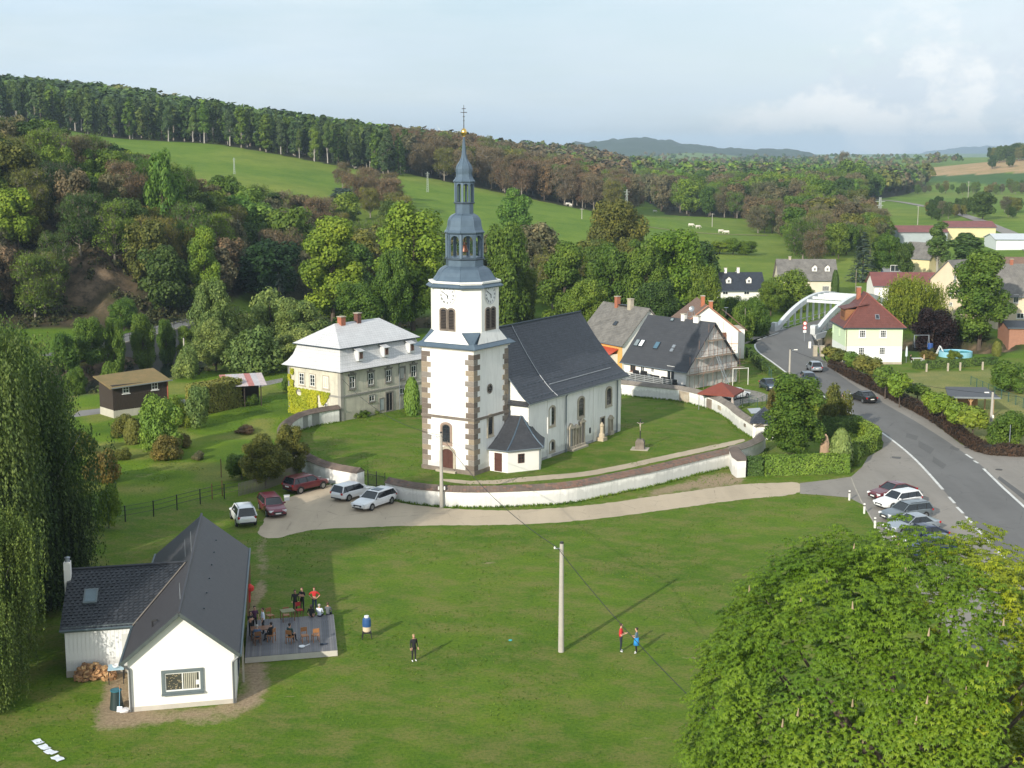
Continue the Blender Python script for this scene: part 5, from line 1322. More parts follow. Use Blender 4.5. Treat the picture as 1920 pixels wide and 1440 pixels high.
# --- the trees one can point at
for a in [
 (620,411,255,138,'tall0','bright','tall two-lobed bright green tree left of the clock tower, behind the rectory roof'),
 (672,532,238,120,'oak0','green','lower rounded green tree directly behind the rectory chimneys'),
 (772,383,250,150,'tall1','bright','large dense yellow-green lime tree touching the left side of the slate blue spire'),
 (735,470,240,80,'oak1','green','medium green tree between the two chimneys and the clock tower'),
 (945,425,262,112,'oak2','green','rounded green tree right of the bell lantern'),
 (965,357,395,84,'tall2','fresh','fresh light green tree standing out on the meadow right of the spire'),
 (1012,420,330,110,'mid0','grey','greyish half-leafed tree behind the green tree right of the lantern'),
 (1060,458,262,108,'tall0','green','dark upright tree above the left end of the church ridge'),
 (1162,379,345,128,'oak0','olive','broad olive green tree topping the group behind the church ridge'),
 (1150,462,262,116,'oak1','green','full green tree above the right end of the church ridge'),
 (1262,437,262,150,'oak2','bright','big broad green tree left of the black dormered house'),
 (1212,455,255,92,'tall2','green','upright green tree behind the chimneys of the grey roofed house'),
 (1318,498,246,72,'oak0','green','green tree beside the black dormered house'),
 (1100,525,244,90,'oak1','green','low green tree behind the grey roofed house ridge'),
 (1232,528,242,100,'oak0','dark','dark low tree behind the house with the satellite dish'),
 (980,500,268,70,'oak2','green','small tree right of the belfry clock'),
 (468,378,345,124,'mid1','fresh','round fresh green tree in the valley left of centre'),
 (545,388,325,120,'mid2','green','green tree behind the dark spruce in the valley'),
 (500,452,295,140,'mid0','deep','very dark shaded tree over the river bend'),
 (425,455,300,110,'bare0','grey','brownish half-bare tree at the foot of the rocky slope'),
 (380,428,270,70,'tall0','bright','yellow-green tree at the right toe of the rocky slope'),
 (640,352,430,84,'birch0','blue','blue-green birch at the lower edge of the hill field'),
 (600,385,420,60,'mid1','yellow','small yellowish bush-tree below the hill field'),
 (522,508,262,56,'spruce0','navy','small dark blue spruce by the river'),
 (302,285,300,66,'mid0','fresh','light green crown rising from the top of the wooded bank')]:
    ptree(*a)
for i_,a in enumerate([(395,527,208,92),(440,560,214,96),(505,548,222,118),(555,562,216,112),(470,602,200,128),(560,618,204,112),(402,600,203,92),(600,600,222,70),(350,640,196,60)]):
    ptree(a[0],a[1],a[2],a[3],_tr.choice(['bush0','bush1','oak1']),'willow','pale green willow %s in the riverside thicket left of the rectory'%['at the tall left end','behind the middle','below the blue spruce','nearest the rectory roof','low in the middle front','low before the rectory corner','in the left front','darkest at the right end','small at the far left'][i_],'willow','willow','willows along the river bend')
for a in [(168,596,211,74),(212,598,213,46),(266,590,219,52),(208,672,190,56),(120,620,205,60),(310,600,226,40),(230,560,250,60),(140,690,196,50),(350,612,226,50)]:
    ptree(a[0],a[1],a[2],a[3],_tr.choice(['tall1','bush2','oak0']),'green','green riverbank tree in front of the roadside retaining wall','tree','tree','trees along the retaining wall')
gtree(247,832,785,32,'thuja0','olive','dark narrow cone thuja on the garden lawn','thuja')
gtree(300,848,742,92,'bush0','fresh','large garden shrub with white blossom beside the dark shed','lilac_bush','shrub')
gtree(228,818,775,56,'bush2','olive','low scrub in front of the white footing of the dark shed','shrub','shrub')
gtree(270,812,770,50,'bush1','willow','pale shrub against the dark boards of the shed','shrub','shrub')
gtree(330,800,735,60,'bush1','yellow','yellow-green garden shrub between shed and tall hedge','shrub','shrub')
gtree(365,800,720,64,'bush2','willow','grey-green feathery shrub in front of the tall hedge','shrub','shrub')
gtree(312,862,815,66,'bush0','redtip','reddish brown bush on the garden lawn','shrub','shrub')
gtree(188,905,836,74,'bush1','redtip','two-tone green and orange bush at the edge of the birches','shrub','shrub')
gtree(200,990,905,60,'bush2','bright','light green undergrowth bush at the foot of the birches','shrub','shrub')
for a in [(345,838,812,40,'redtip','low reddish flower shrub right of the reddish brown bush'),(225,862,838,46,'olive','low grey garden shrub behind the two-tone bush'),(470,760,738,36,'green','small green shrub near the corner of the rectory path'),(462,812,803,44,'rust','long low red flower bed in the middle of the garden'),(372,862,846,30,'grey','small dry shrub at the kink of the garden fence'),(150,850,800,60,'olive','rough bush beside the birches at the garden edge')]:
    gtree(*a[:4],'bush1',a[4],a[5],'shrub','shrub')
gtree(495,915,818,100,'oak1','olive','spreading small apple tree in front of the streaky wall by the crossover','apple_tree')
gtree(452,900,850,70,'bush2','green','spreading green bush left of the apple trees','shrub','shrub')
gtree(545,895,800,70,'oak2','olive','apple tree leaning over the coping of the curved wall','apple_tree')
gtree(541,735,703,30,'bush0','green','clipped round bush at the left corner of the rectory','shrub','shrub')
gtree(1493,858,702,128,'tall1','green','large dense lime tree inside the hedge by the gatehouse','lime_tree')
gtree(1592,512,432,0.1,'spruce1','blue','x') if False else None
ptree(1621,431,345,66,'spruce0','blue','grey-blue spruce standing behind the road bridge','spruce')
ptree(1668,440,350,70,'oak1','green','bright green tree right of the grey-blue spruce')
ptree(1700,455,345,40,'mid1','dark','dark green tree left of the yellow house')
ptree(1567,508,300,15,'thuja0','dark','slender dark column conifer at the corner of the grey dormered house','thuja')
ptree(1714,524,252,112,'willow0','yellow','yellow-green weeping willow behind the pale green house','willow')
ptree(1753,580,238,98,'oak0','purple','dark purple copper beech by the garden pool','copper_beech')
ptree(1845,474,238,126,'tall0','green','tall conical green tree right of the copper beech')
ptree(1815,430,345,104,'birch1','birch','broad birch behind the yellow house','birch')
ptree(1762,415,362,60,'birch0','birch','thin birch in front of the red-roofed warehouse','birch')
gtree(1870,668,640,18,'thuja0','olive','small column thuja behind the clipped hedge','thuja')
gtree(1897,734,678,84,'bush0','green','round green bush on the hay meadow at the right edge','shrub','shrub')
ptree(1862,760,152,0.1,'bush0','green','x') if False else None
gtree(1790,672,655,30,'bush1','yellow','small yellow bush by the pool','shrub','shrub')
gtree(1740,672,655,40,'bush1','redtip','pinkish low shrub left of the pool','shrub','shrub')
gtree(1890,835,768,96,'bush2','green','loose green shrub behind the dark hedge at the right edge','shrub','shrub')
gtree(1570,815,725,70,'bush0','olive','olive shrub beside the road behind the lime tree','shrub','shrub')
gtree(1528,775,722,56,'bush1','yellow','yellow-green shrub at the roadside left of the walkers','shrub','shrub')
gtree(1452,775,728,34,'bush0','redtip','reddish shrub by the mesh fence of the yard','shrub','shrub')
for (px,yb,yt,wp) in [(1392,640,575,60),(1418,628,560,66),(1478,584,508,90),(1408,620,562,60),(1372,605,556,50),(1447,592,528,64),(1508,560,535,40),(1390,622,585,40),(1352,600,560,50),(1500,584,540,40)]:
    gtree(px,yb,yt,wp,_tr.choice(['oak0','oak1','bush0','bush1']),'green','green riverside tree left of the white arch bridge',group='riverside trees left of the bridge')
for k,(px,ya) in enumerate([(1350,452),(1375,447),(1400,452),(1330,462)]):
    ptree(px,ya,430,50,'oak%d'%(k%3),'bright','spreading pale green orchard tree on the meadow above the black roofed house','orchard_tree','tree','orchard trees')
for a in [(1555,372,560,104,'mid0','olive','large olive round tree above the grey dormered house'),(1640,385,520,76,'bare1','grey','dark brown rounded tree behind the spruce'),
          (1600,300,950,70,'mid2','green','green tree at the head of the wood on the right'),(1585,285,1300,30,'bare0','grey','tall bare tree breaking the horizon'),
          (1845,360,620,52,'mid1','dark','dark round tree in front of the allotment gardens'),(1862,291,1400,20,'mid0','dark','isolated tree on the ploughed field, left one'),(1895,292,1400,18,'mid2','dark','isolated tree on the ploughed field, right one')]:
    ptree(*a,parts=False)
# --- woods: every tree its own object
FARP=[]
def scatter(poly,sp,kinds,cols,hr,label,name,group,seed,maxn=300,front=None,wf=.55,grp2=False):
    r=random.Random(seed); xs=[p[0] for p in poly]; ys=[p[1] for p in poly]; pts=[]
    y=min(ys); row=0
    while y<max(ys):
        x=min(xs)+(row%2)*sp/2
        while x<max(xs):
            q=(x+r.uniform(-.42,.42)*sp,y+r.uniform(-.42,.42)*sp)
            if inpoly(np.array([q[0]]),np.array([q[1]]),poly)[0] and not (-88<q[0]<-68 and q[1]<276) and abs(q[0])<(q[1])*.40+6: pts.append(q)
            x+=sp
        y+=sp*.9; row+=1
    if len(pts)>maxn:
        pts=sorted(pts,key=lambda q:q[1]); FARP.extend((q[0],q[1],r.uniform(*hr),GREEN[r.choices([c for c,_ in cols],[w for _,w in cols])[0]]) for q in pts[maxn:]); pts=pts[:maxn]
    zz=T([p[0] for p in pts],[p[1] for p in pts])
    for (x,y),z in zip(pts,zz):
        h=r.uniform(*hr)
        if grp2:
            ppx=960+FPX*x/(y*cp_+2); lim=np.interp(ppx,[0,60,130,200,250,330,370,420,480],[213,220,234,268,286,300,335,400,420]); h=min(h,CAMH-(lim-285)*y/FPX-float(z))
            if h<4.5: continue
        c=r.choices([c for c,_ in cols],[w for _,w in cols])[0]
        tree(x,y,h,h*r.uniform(wf*.8,wf*1.2),r.choice(kinds),c,label,'tree',name,group,False,float(z)-.2)
    return len(pts)
n_=scatter(WOODS[0],7.6,['slim0','slim1','slim2','birch0','birch1','spruce1'],[('pine',3),('dark',2),('birch',3),('green',1.4)],(14,20),'slender tree of the dark forest belt along the left ridge above the hill field','slender_tree','forest belt on the left ridge',1,240,wf=.38)
n_=scatter(WOODS[1],8.0,['mid0','mid1','mid2','bare0','bare1','bare2','oak1'],[('brown',1.1),('grey',1.4),('green',2.6),('olive',2.4),('bright',1.),('dark',2.6),('deep',.9)],(9,15),'tree of the mixed brown and green wood on the steep left bank','bank_tree','mixed wood on the steep left bank',2,300,wf=.75,grp2=True)
n_=scatter(WOODS[2],12.5,['bare0','bare1','bare2','mid0'],[('brown',4),('rust',2.4),('grey',1.5),('green',.9),('olive',.8)],(15,20),'brown barely leafed tree of the wood behind the spire','brown_tree','brown wood behind the spire',3,200,wf=.8)
n_=scatter(WOODS[3],14.5,['bare0','bare1','mid0','mid1','mid2'],[('brown',1.3),('grey',1.4),('green',3),('olive',1.4),('dark',1.),('bright',1.6),('fresh',.8)],(14,20),'tree of the mixed wood across the middle distance on the right','mixed_wood_tree','mixed wood in the right middle distance',4,200,wf=.8)
n_=scatter(WOODS[4],10.5,['mid0','mid1','bare1','bare2','birch0'],[('green',2),('olive',1),('brown',1.5),('grey',1.5),('dark',1),('fresh',.6)],(10,15),'tree of the valley thicket below the hill field','thicket_tree','valley thicket below the hill field',6,200,wf=.75)
scatter([GT(*q,300,1500)[:2] for q in [(1400,425),(1470,465),(1500,505),(1640,470),(1655,432),(1600,402),(1560,380),(1500,385)]],12,['bare0','bare1','mid0','mid1','mid2','bare2'],[('brown',2.4),('grey',2),('olive',1.5),('green',1.6)],(9,14),'tree of the brown and green wood running down to the village on the right','village_wood_tree','wood running down to the village',9,150,wf=.85)
scatter([A(830,430,285)[:2],A(1330,450,285)[:2],A(1300,450,340)[:2],A(830,440,360)[:2]],10,['mid0','mid1','mid2','bare1'],[('green',3),('grey',1.6),('olive',1.5),('dark',1)],(9,13),'tree of the row behind the churchyard limes','row_tree','trees behind the churchyard limes',7,90,wf=.75)
for nm_,px0,px1,Y0,Y1,n,hr,cl,lab,grp in [('tree',1130,1180,560,640,5,(10,15),'green','tree at the near corner of the brown wood','near corner of the brown wood'),
    ('hedge_tree',1590,1920,1050,1160,46,(5,10),'green','tree of the hedgerow along the far side of the right pasture','hedgerow on the right pasture'),
    ('tree',1740,1920,620,700,26,(5,9),'dark','tree among the allotment gardens on the right','allotment trees'),
    ('tree',1480,1660,430,520,26,(7,11),'green','tree of the grove behind the warehouse and spruce','grove behind the spruce'),
    ('tree',1855,1930,1450,1600,24,(12,18),'dark','tree of the copse on the skyline at the right edge','skyline copse at the right'),
    ('tree',640,740,440,520,10,(9,13),'brown','brown tree at the right tip of the hill field','right tip of the hill field'),
    ('poplar',1645,1725,430,470,8,(8,11),'green','young tree in the row in front of the far lane','row by the far lane'),
    ('tree',1640,1740,1250,1400,26,(11,17),'green','tree of the wood edge by the motorway bridge','wood edge by the far bridge')]:
    for k in range(n):
        px=_tr.uniform(px0,px1); Y=_tr.uniform(Y0,Y1); x=(px-960)/FPX*(Y*cp_+3); h=_tr.uniform(*hr)
        c=_tr.choice([cl,cl,'olive','grey']) 
        tree(x,Y,h,h*.8,_tr.choice(['mid0','mid1','mid2','bare0'] if cl!='brown' else ['bare0','bare1']),c,lab,'tree',nm_,grp,False)
# distant woods and hedges, past counting: one joined object
def distant():
    rs=np.random.RandomState(3); V=[];Q=[];o=0;CC=[]
    areas=[(1080,1240,1500,2400,170,(10,15)),(1240,1560,1600,2600,230,(9,14)),(1200,1700,2600,3800,120,(9,13)),(740,1080,900,1500,330,(14,19)),(1560,1760,1700,2600,90,(8,13)),(1740,1800,1700,2300,26,(10,14)),(0,760,760,900,260,(15,20)),(1230,1300,3000,3300,12,(8,12))]
    L_=[]
    for (a,b,Y0,Y1,n,hr) in areas:
        px=rs.uniform(a,b,n); Y=rs.uniform(Y0,Y1,n); x=(px-960)/FPX*(Y*cp_+3)
        for i in range(n): L_.append((x[i],Y[i],rs.uniform(*hr),GREEN[['green','olive','dark','grey','brown'][rs.randint(5)]],46))
    L_+=[(*q,110) for q in FARP]
    x=np.array([q[0] for q in L_]); Y=np.array([q[1] for q in L_]); z=T(x,Y)
    if 1:
        for i in range(len(L_)):
            h,c3,m=L_[i][2:]; CC.append(np.tile(np.array(c3)*rs.uniform(.75,1.2),(m*4,1))); d=rdirs(m,rs); d[:,2]=np.abs(d[:,2]); p=d*np.array([h*.36,h*.36,h*.5])*rs.uniform(.7,1.05,(m,1))+np.array([x[i],Y[i],z[i]+h*.45])
            nr=d*.8+rdirs(m,rs)*.4; nr/=np.linalg.norm(nr,axis=1)[:,None]; v,q=quads_at(p,nr,h*(.12 if m<60 else .085),h*(.12 if m<60 else .085),rs); V.append(v); Q.append(q+o); o+=len(v)
    me=npmesh('distant_woods',np.concatenate(V),np.concatenate(Q),leafmat('far woodland','ATTR',.1,.4)); CC=np.concatenate(CC); ca=me.color_attributes.new('tint','FLOAT_COLOR','POINT'); ca.data.foreach_set('color',np.concatenate([CC,np.ones((len(CC),1))],1).astype(np.float32).ravel()); ob=bpy.data.objects.new('distant_woods',me); COL.objects.link(ob); ob['kind']='stuff'
    tag(ob,'far woods and hedgerows reading as one mass below the horizon','woodland')
distant()
# scrub on the rocky flank and river banks
def scrub():
    rs=np.random.RandomState(8); x=rs.uniform(-165,-58,4200); y=rs.uniform(250,305,4200)
    k=(vnoise(x,y,11,3)>.5)|(rs.rand(4200)<.12); k&=~((x>-92)&(x<-70)&(y<276)&(vnoise(x,y,5,9)>.62)); x,y=x[k],y[k]
    xr,yr=rs.uniform(-100,70,2400),rs.uniform(165,285,2400); d=seg_dist(xr,yr,RIVS); k=(d>7)&(d<12.5)&~((xr>35)&(yr>225)); x=np.concatenate([x,xr[k]]); y=np.concatenate([y,yr[k]])
    z=T(x,y); V=[];Q=[];o=0
    for i in range(len(x)):
        h=rs.uniform(.7,2.0); m=26; dd=rdirs(m,rs); dd[:,2]=np.abs(dd[:,2]); p=dd*np.array([h*.7,h*.7,h*.8])*rs.uniform(.4,1.05,(m,1))+np.array([x[i],y[i],z[i]])
        nr=dd*.7+rdirs(m,rs)*.6; nr/=np.linalg.norm(nr,axis=1)[:,None]; v,q=quads_at(p,nr,.22,.26,rs); V.append(v);Q.append(q+o);o+=len(v)
    me=npmesh('scrub',np.concatenate(V),np.concatenate(Q),leafmat('scrub leaves',(.052,.062,.026),.15,.55)); ob=bpy.data.objects.new('scrub',me); COL.objects.link(ob); ob['kind']='stuff'
    tag(ob,'brown and green scrub over the rocky bank and river edges','scrub')
scrub()
# --- birches at the left edge
def birches():
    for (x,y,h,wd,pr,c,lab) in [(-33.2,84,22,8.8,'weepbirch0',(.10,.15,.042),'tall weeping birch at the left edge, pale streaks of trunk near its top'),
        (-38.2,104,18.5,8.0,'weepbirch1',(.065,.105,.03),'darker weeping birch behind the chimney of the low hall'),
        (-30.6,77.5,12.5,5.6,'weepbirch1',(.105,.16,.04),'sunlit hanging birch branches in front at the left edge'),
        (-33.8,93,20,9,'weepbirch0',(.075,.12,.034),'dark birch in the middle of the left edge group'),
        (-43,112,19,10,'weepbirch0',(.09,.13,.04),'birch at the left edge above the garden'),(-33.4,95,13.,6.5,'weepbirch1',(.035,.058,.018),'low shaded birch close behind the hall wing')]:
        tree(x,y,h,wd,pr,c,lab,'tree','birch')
    # their neighbours just outside the frame, whose shade lies on lawn and garden
    for (x,y,h,wd) in [(-48,72,20,12),(-52,84,20,13),(-50,102,20,12)]: tree(x,y,h,wd,'weepbirch0',(.05,.08,.024),'birch of the row running on beyond the left edge','tree','birch','birches beyond the left edge')
birches()
# --- the big chestnut, leaf by leaf
def chestnut():
    rs=np.random.RandomState(17); c0=Vector((16.5,53.0,0)); H=17.9; Rr=9.7
    t=thing('chestnut_tree','big horse chestnut with drooping palmate leaves filling the lower right corner','tree',c0)
    ml=leafmat('chestnut leaves',None,.30,.30,.42)
    # lobes
    L=[]
    for k in range(210):
        u=1-1.66*(k+.5)/210; a=k*2.39996+rs.uniform(-.2,.2); rr=math.sqrt(max(0,1-u*u)); f=rs.uniform(.77,.92)*(1-.05*math.exp(-((math.cos(a)*rr*9.5-1.2)/1.3)**2)*(u>.3))
        L.append((math.cos(a)*rr*Rr*f,math.sin(a)*rr*Rr*f,H*.47+u*H*.48*f,rs.uniform(1.1,1.8)))
    # one clump of shoots = rosette of palmate leaves
    def rosette(seed):
        r=np.random.RandomState(seed); V=[];F=[]
        for k in range(5):
            az=2*PI*k/5+r.uniform(-.3,.3); el=r.uniform(-.15,.55); stem=r.uniform(.16,.26)
            d=np.array([math.cos(az)*math.cos(el),math.sin(az)*math.cos(el),math.sin(el)]); c=d*stem
            out=np.array([math.cos(az),math.sin(az),0]); side=np.cross(out,[0,0,1])
            for q in range(5):
                b=(q-2)/2*1.6; l=(.22-.04*abs(q-2)/2)*r.uniform(.9,1.1); dd=out*math.cos(b)+side*math.sin(b)
                dr=r.uniform(.15,.5); p0=c; p1=c+dd*l*.52+np.array([0,0,-.10*l*dr]); p2=c+dd*l*.95+np.array([0,0,-l*(.35+dr*.55)])
                sd=np.cross(dd,[0,0,1])*.045; o=len(V); up=np.array([0,0,.015])
                V+= [p0,p1-sd-up*.0,p1+up*2,p1+sd,p2]; F+= [(o,o+1,o+2),(o,o+2,o+3),(o+1,o+4,o+2),(o+2,o+4,o+3)]
        return np.array(V),np.array(F)
    ros=[rosette(200+i) for i in range(5)]
    n=15000; w_=np.array([l[3]**2 for l in L]); w_/=w_.sum(); idx=rs.choice(len(L),n,p=w_); cc=np.array([l[:3] for l in L])[idx]; rr=np.array([l[3] for l in L])[idx]
    d=rdirs(n,rs); ax=cc-np.array([0,0,H*.40]); ax/=np.linalg.norm(ax,axis=1)[:,None]; flip=(d*ax).sum(1)<-.25; d[flip]*=-1
    p=cc+d*rr[:,None]*rs.uniform(.6,1.06,(n,1))
    # distance to camera decides which 300 are separate parts
    dc=np.linalg.norm(p+np.array([c0.x,c0.y,0])-np.array([0,0,CAMH]),axis=1); front=(p[:,1]+c0.y)
    facing=((p-np.array([0,0,H*.4]))*(np.array([0,0,CAMH])-np.array([c0.x,c0.y,H*.4]))).sum(1)
    order=np.argsort(dc-facing*.02); near=set(order[:300].tolist())
    VF={0:([],[]),1:([],[])}; oo=[0,0]
    meshes=[]
    for v,f in ros:
        me=npmesh('leaf_cluster',v,f,ml); meshes.append(me)
    for i in range(n):
        tilt=ax[i]*.55+np.array([0,0,.75])+rdirs(1,rs)[0]*.25; tilt/=np.linalg.norm(tilt)
        q=Vector(tilt).to_track_quat('Z','Y').to_matrix(); a=rs.uniform(0,2*PI); q=q@Matrix.Rotation(a,3,'Z'); s=rs.uniform(.50,.88); k=rs.randint(5)
        if i in near:
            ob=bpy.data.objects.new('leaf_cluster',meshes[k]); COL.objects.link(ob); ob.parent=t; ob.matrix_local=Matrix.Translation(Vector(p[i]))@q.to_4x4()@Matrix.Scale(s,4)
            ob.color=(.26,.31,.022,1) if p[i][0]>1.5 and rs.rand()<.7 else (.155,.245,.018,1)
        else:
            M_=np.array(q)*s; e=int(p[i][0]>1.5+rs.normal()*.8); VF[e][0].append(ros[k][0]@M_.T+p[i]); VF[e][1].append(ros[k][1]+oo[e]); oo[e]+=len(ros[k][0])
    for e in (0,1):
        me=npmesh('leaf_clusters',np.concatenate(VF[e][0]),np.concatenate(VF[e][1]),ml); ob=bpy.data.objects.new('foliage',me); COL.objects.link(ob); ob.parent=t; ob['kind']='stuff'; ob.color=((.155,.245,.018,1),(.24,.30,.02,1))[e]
    # faded flower candles
    fb=MB()
    for i in rs.permutation(n)[:150]:
        c_=Vector(p[i]); fb.tube(c_,c_+Vector((rs.uniform(-.05,.05),rs.uniform(-.05,.05),.30)),.045,.012,5)
    fo=fb.build('flower_candles',P('faded chestnut bloom',(.36,.27,.17),.2,3,.8),t,kind='stuff')
    mb=MB(); wood(mb,H*.9,.45,L,rs,None,.75,34,.01); mb.build('trunk',M_BARK,t)
chestnut()
# --- hedges: clipped, dense small leaves over a dark core
def hedge(name,label,pl,h,wd,colr,leaf=.09,den=90,cat='hedge',rough=.06,group=None,lump=0.,col2=None):
    rs=np.random.RandomState(int(abs(pl[0][0]*10))+int(h*10)); o=Vector((pl[0][0],pl[0][1])); pl=[Vector(p[:2])-o for p in pl]
    t=thing(name,label,cat,(o.x,o.y,Tz(o.x,o.y)),0,group); ln=[0]
    for a,b in zip(pl,pl[1:]): ln.append(ln[-1]+(b-a).length)
    vs,fs=[],[]
    mb=MB(); n=len(pl)
    def nrm(i):
        d=(pl[min(i+1,n-1)]-pl[max(i-1,0)]).normalized(); return Vector((-d.y,d.x))
    k=.84
    for i,q in enumerate(pl):
        m_=nrm(i)*wd/2*k
        if i in(0,n-1): q=q+(pl[1]-pl[0]).normalized()*(.12 if i==0 else 0)-(pl[-1]-pl[-2]).normalized()*(.12 if i==n-1 else 0)
        for s_,z in ((1,0),(1,h-.14),(-1,h-.14),(-1,0)): vs.append((q.x+m_.x*s_,q.y+m_.y*s_,z))
    for i in range(n-1):
        for a,b in ((0,1),(1,2),(2,3)): fs.append((i*4+a,i*4+b,(i+1)*4+b,(i+1)*4+a))
    fs+=[(0,3,2,1),((n-1)*4,(n-1)*4+1,(n-1)*4+2,(n-1)*4+3)]
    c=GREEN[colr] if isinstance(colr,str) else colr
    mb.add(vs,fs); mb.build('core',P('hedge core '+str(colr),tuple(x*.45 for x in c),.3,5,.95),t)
    Lt=ln[-1]; area=Lt*(2*h+wd)+2*wd*h; N=int(area*den)
    s=rs.uniform(-.02,Lt+.02,N); seg=np.clip(np.searchsorted(ln,s)-1,0,n-2); la=np.array(ln); P0=np.array([tuple(q) for q in pl])
    tt=((s-la[seg])/(la[seg+1]-la[seg]))[:,None]; c2=P0[seg]*(1-tt)+P0[seg+1]*tt; NN=np.array([tuple(nrm(i)) for i in range(n)]); m_=NN[seg]*(1-tt)+NN[seg+1]*tt
    m_/=np.linalg.norm(m_,axis=1)[:,None]
    side=rs.rand(N)*(2*h+wd); lm=1+(vnoise(c2[:,0]+50,c2[:,1]+50,1.6,3)-.5)*lump
    off=np.where(side<h,wd/2,np.where(side<2*h,-wd/2,(side-2*h)/wd*wd-wd/2)); z=np.where(side<h,side,np.where(side<2*h,side-h,h))*lm
    off=off*(1+(lm-1)*.8)
    nr=np.where((side<h)[:,None],np.concatenate([m_,np.full((N,1),.25)],1),np.where((side<2*h)[:,None],np.concatenate([-m_,np.full((N,1),.25)],1),np.tile([0,0,1.],(N,1))))
    p=np.stack([c2[:,0]+m_[:,0]*off,c2[:,1]+m_[:,1]*off,z],1)
    # end caps
    ne=int(wd*h*den*2)
    for e,sg in ((0,-1),(n-1,1)):
        d=(pl[1]-pl[0]).normalized() if e==0 else (pl[-1]-pl[-2]).normalized(); q=pl[e]; mm=nrm(e); a=rs.uniform(-wd/2,wd/2,ne); zz=rs.uniform(0,h,ne)
        p=np.concatenate([p,np.stack([q.x+mm.x*a,q.y+mm.y*a,zz],1)]); nr=np.concatenate([nr,np.tile([d.x*sg,d.y*sg,.25],(ne,1))])
    p+=rdirs(len(p),rs)*rough; nr=nr+rdirs(len(p),rs)*.55; nr/=np.linalg.norm(nr,axis=1)[:,None]
    sz=leaf*rs.uniform(.7,1.4,len(p)); v,q=quads_at(p,nr,sz*.8,sz,rs)
    me=npmesh('foliage',v,q,M_LEAFD); ob=bpy.data.objects.new('foliage',me); COL.objects.link(ob); ob.parent=t; ob.color=(*[x*1.25 for x in c],1); ob['kind']='stuff'
    return t
hedge('clipped_hedge','long clipped green hedge facing the gravel lane',offs(PG([(1436,893),(1500,891),(1590,888)]),.7),1.85,1.35,'green')
hedge('clipped_hedge','short dark clipped hedge block against the white buttress',offs(PG([(1402,893),(1430,893)]),.7),1.75,1.3,'dark')
hedge('clipped_hedge','return of the hedge running back from its right corner',offs(PG([(1590,888),(1594,870),(1590,850)]),.5),1.8,1.2,'green')
hedge('clipped_hedge','rounded sunlit hedge corner closest to the road',offs(PG([(1606,860),(1640,848),(1650,838),(1643,826),(1615,812)]),.6),1.7,1.4,'green')
hedge('clipped_hedge','dark shaded hedge behind the standing stone',offs(PG([(1560,822),(1600,815)]),.2),2.3,2.6,'dark')
gtree(1578,880,806,42,'thuja0','willow','grey-green pointed conifer above the clipped hedge','conifer')
gtree(1600,872,832,30,'thuja0','green','small conifer at the hedge corner by the parking area','conifer')
hedge('privet_hedge','tall dark green hedge block in the garden beside the rusty-roofed shed',offs(PG([(378,778),(448,762)]),1.0),3.6,3.0,'olive',.12,60,rough=.14,lump=.12)
hedge('barberry_hedge','long low dark purple-brown hedge behind the pavement',offs(smoothpl(PG([(1551,688),(1600,716),(1642,737),(1692,762),(1748,792),(1805,836),(1838,852),(1880,856),(1960,858)]),1),.75),1.05,1.3,(.040,.026,.017),.10,80,rough=.12,lump=.5)
hedge('clipped_hedge','low clipped hedge in front of the swimming pool',offs(PG([(1716,692),(1790,690),(1870,683)]),.4),1.1,1.0,'dark',.11,50)
hedge('mesh_hedge','dark green shrubs growing along the mesh fence by the road bend',offs(PG([(1400,668),(1425,692),(1445,705)]),.3),1.3,.9,'dark',.12,50,rough=.12,lump=.4)
for k,(px,yb,yt,wp,c) in enumerate([(1560,680,652,38,'olive'),(1578,690,660,34,'olive'),(1600,702,662,36,'green'),(1618,712,668,36,'olive'),(1640,722,674,38,'olive'),(1662,748,690,44,'green'),(1689,764,702,42,'bright'),(1722,752,722,42,'green'),(1745,783,736,32,'bright'),(1768,797,742,48,'bright'),(1800,812,758,46,'bright'),(1826,826,766,54,'yellow')]):
    gtree(px,yb,yt-2,wp*1.2,'ball%d'%(k%2),c,'ball-shaped small tree %s along the dark hedge'%['nearest the green house, first','second','third','fourth','fifth','sixth','with a clear stem, seventh','low and wide, eighth','small, ninth','tenth','eleventh','large yellowish, twelfth and last'][k],'ball_tree','tree','clipped ball trees behind the dark hedge')

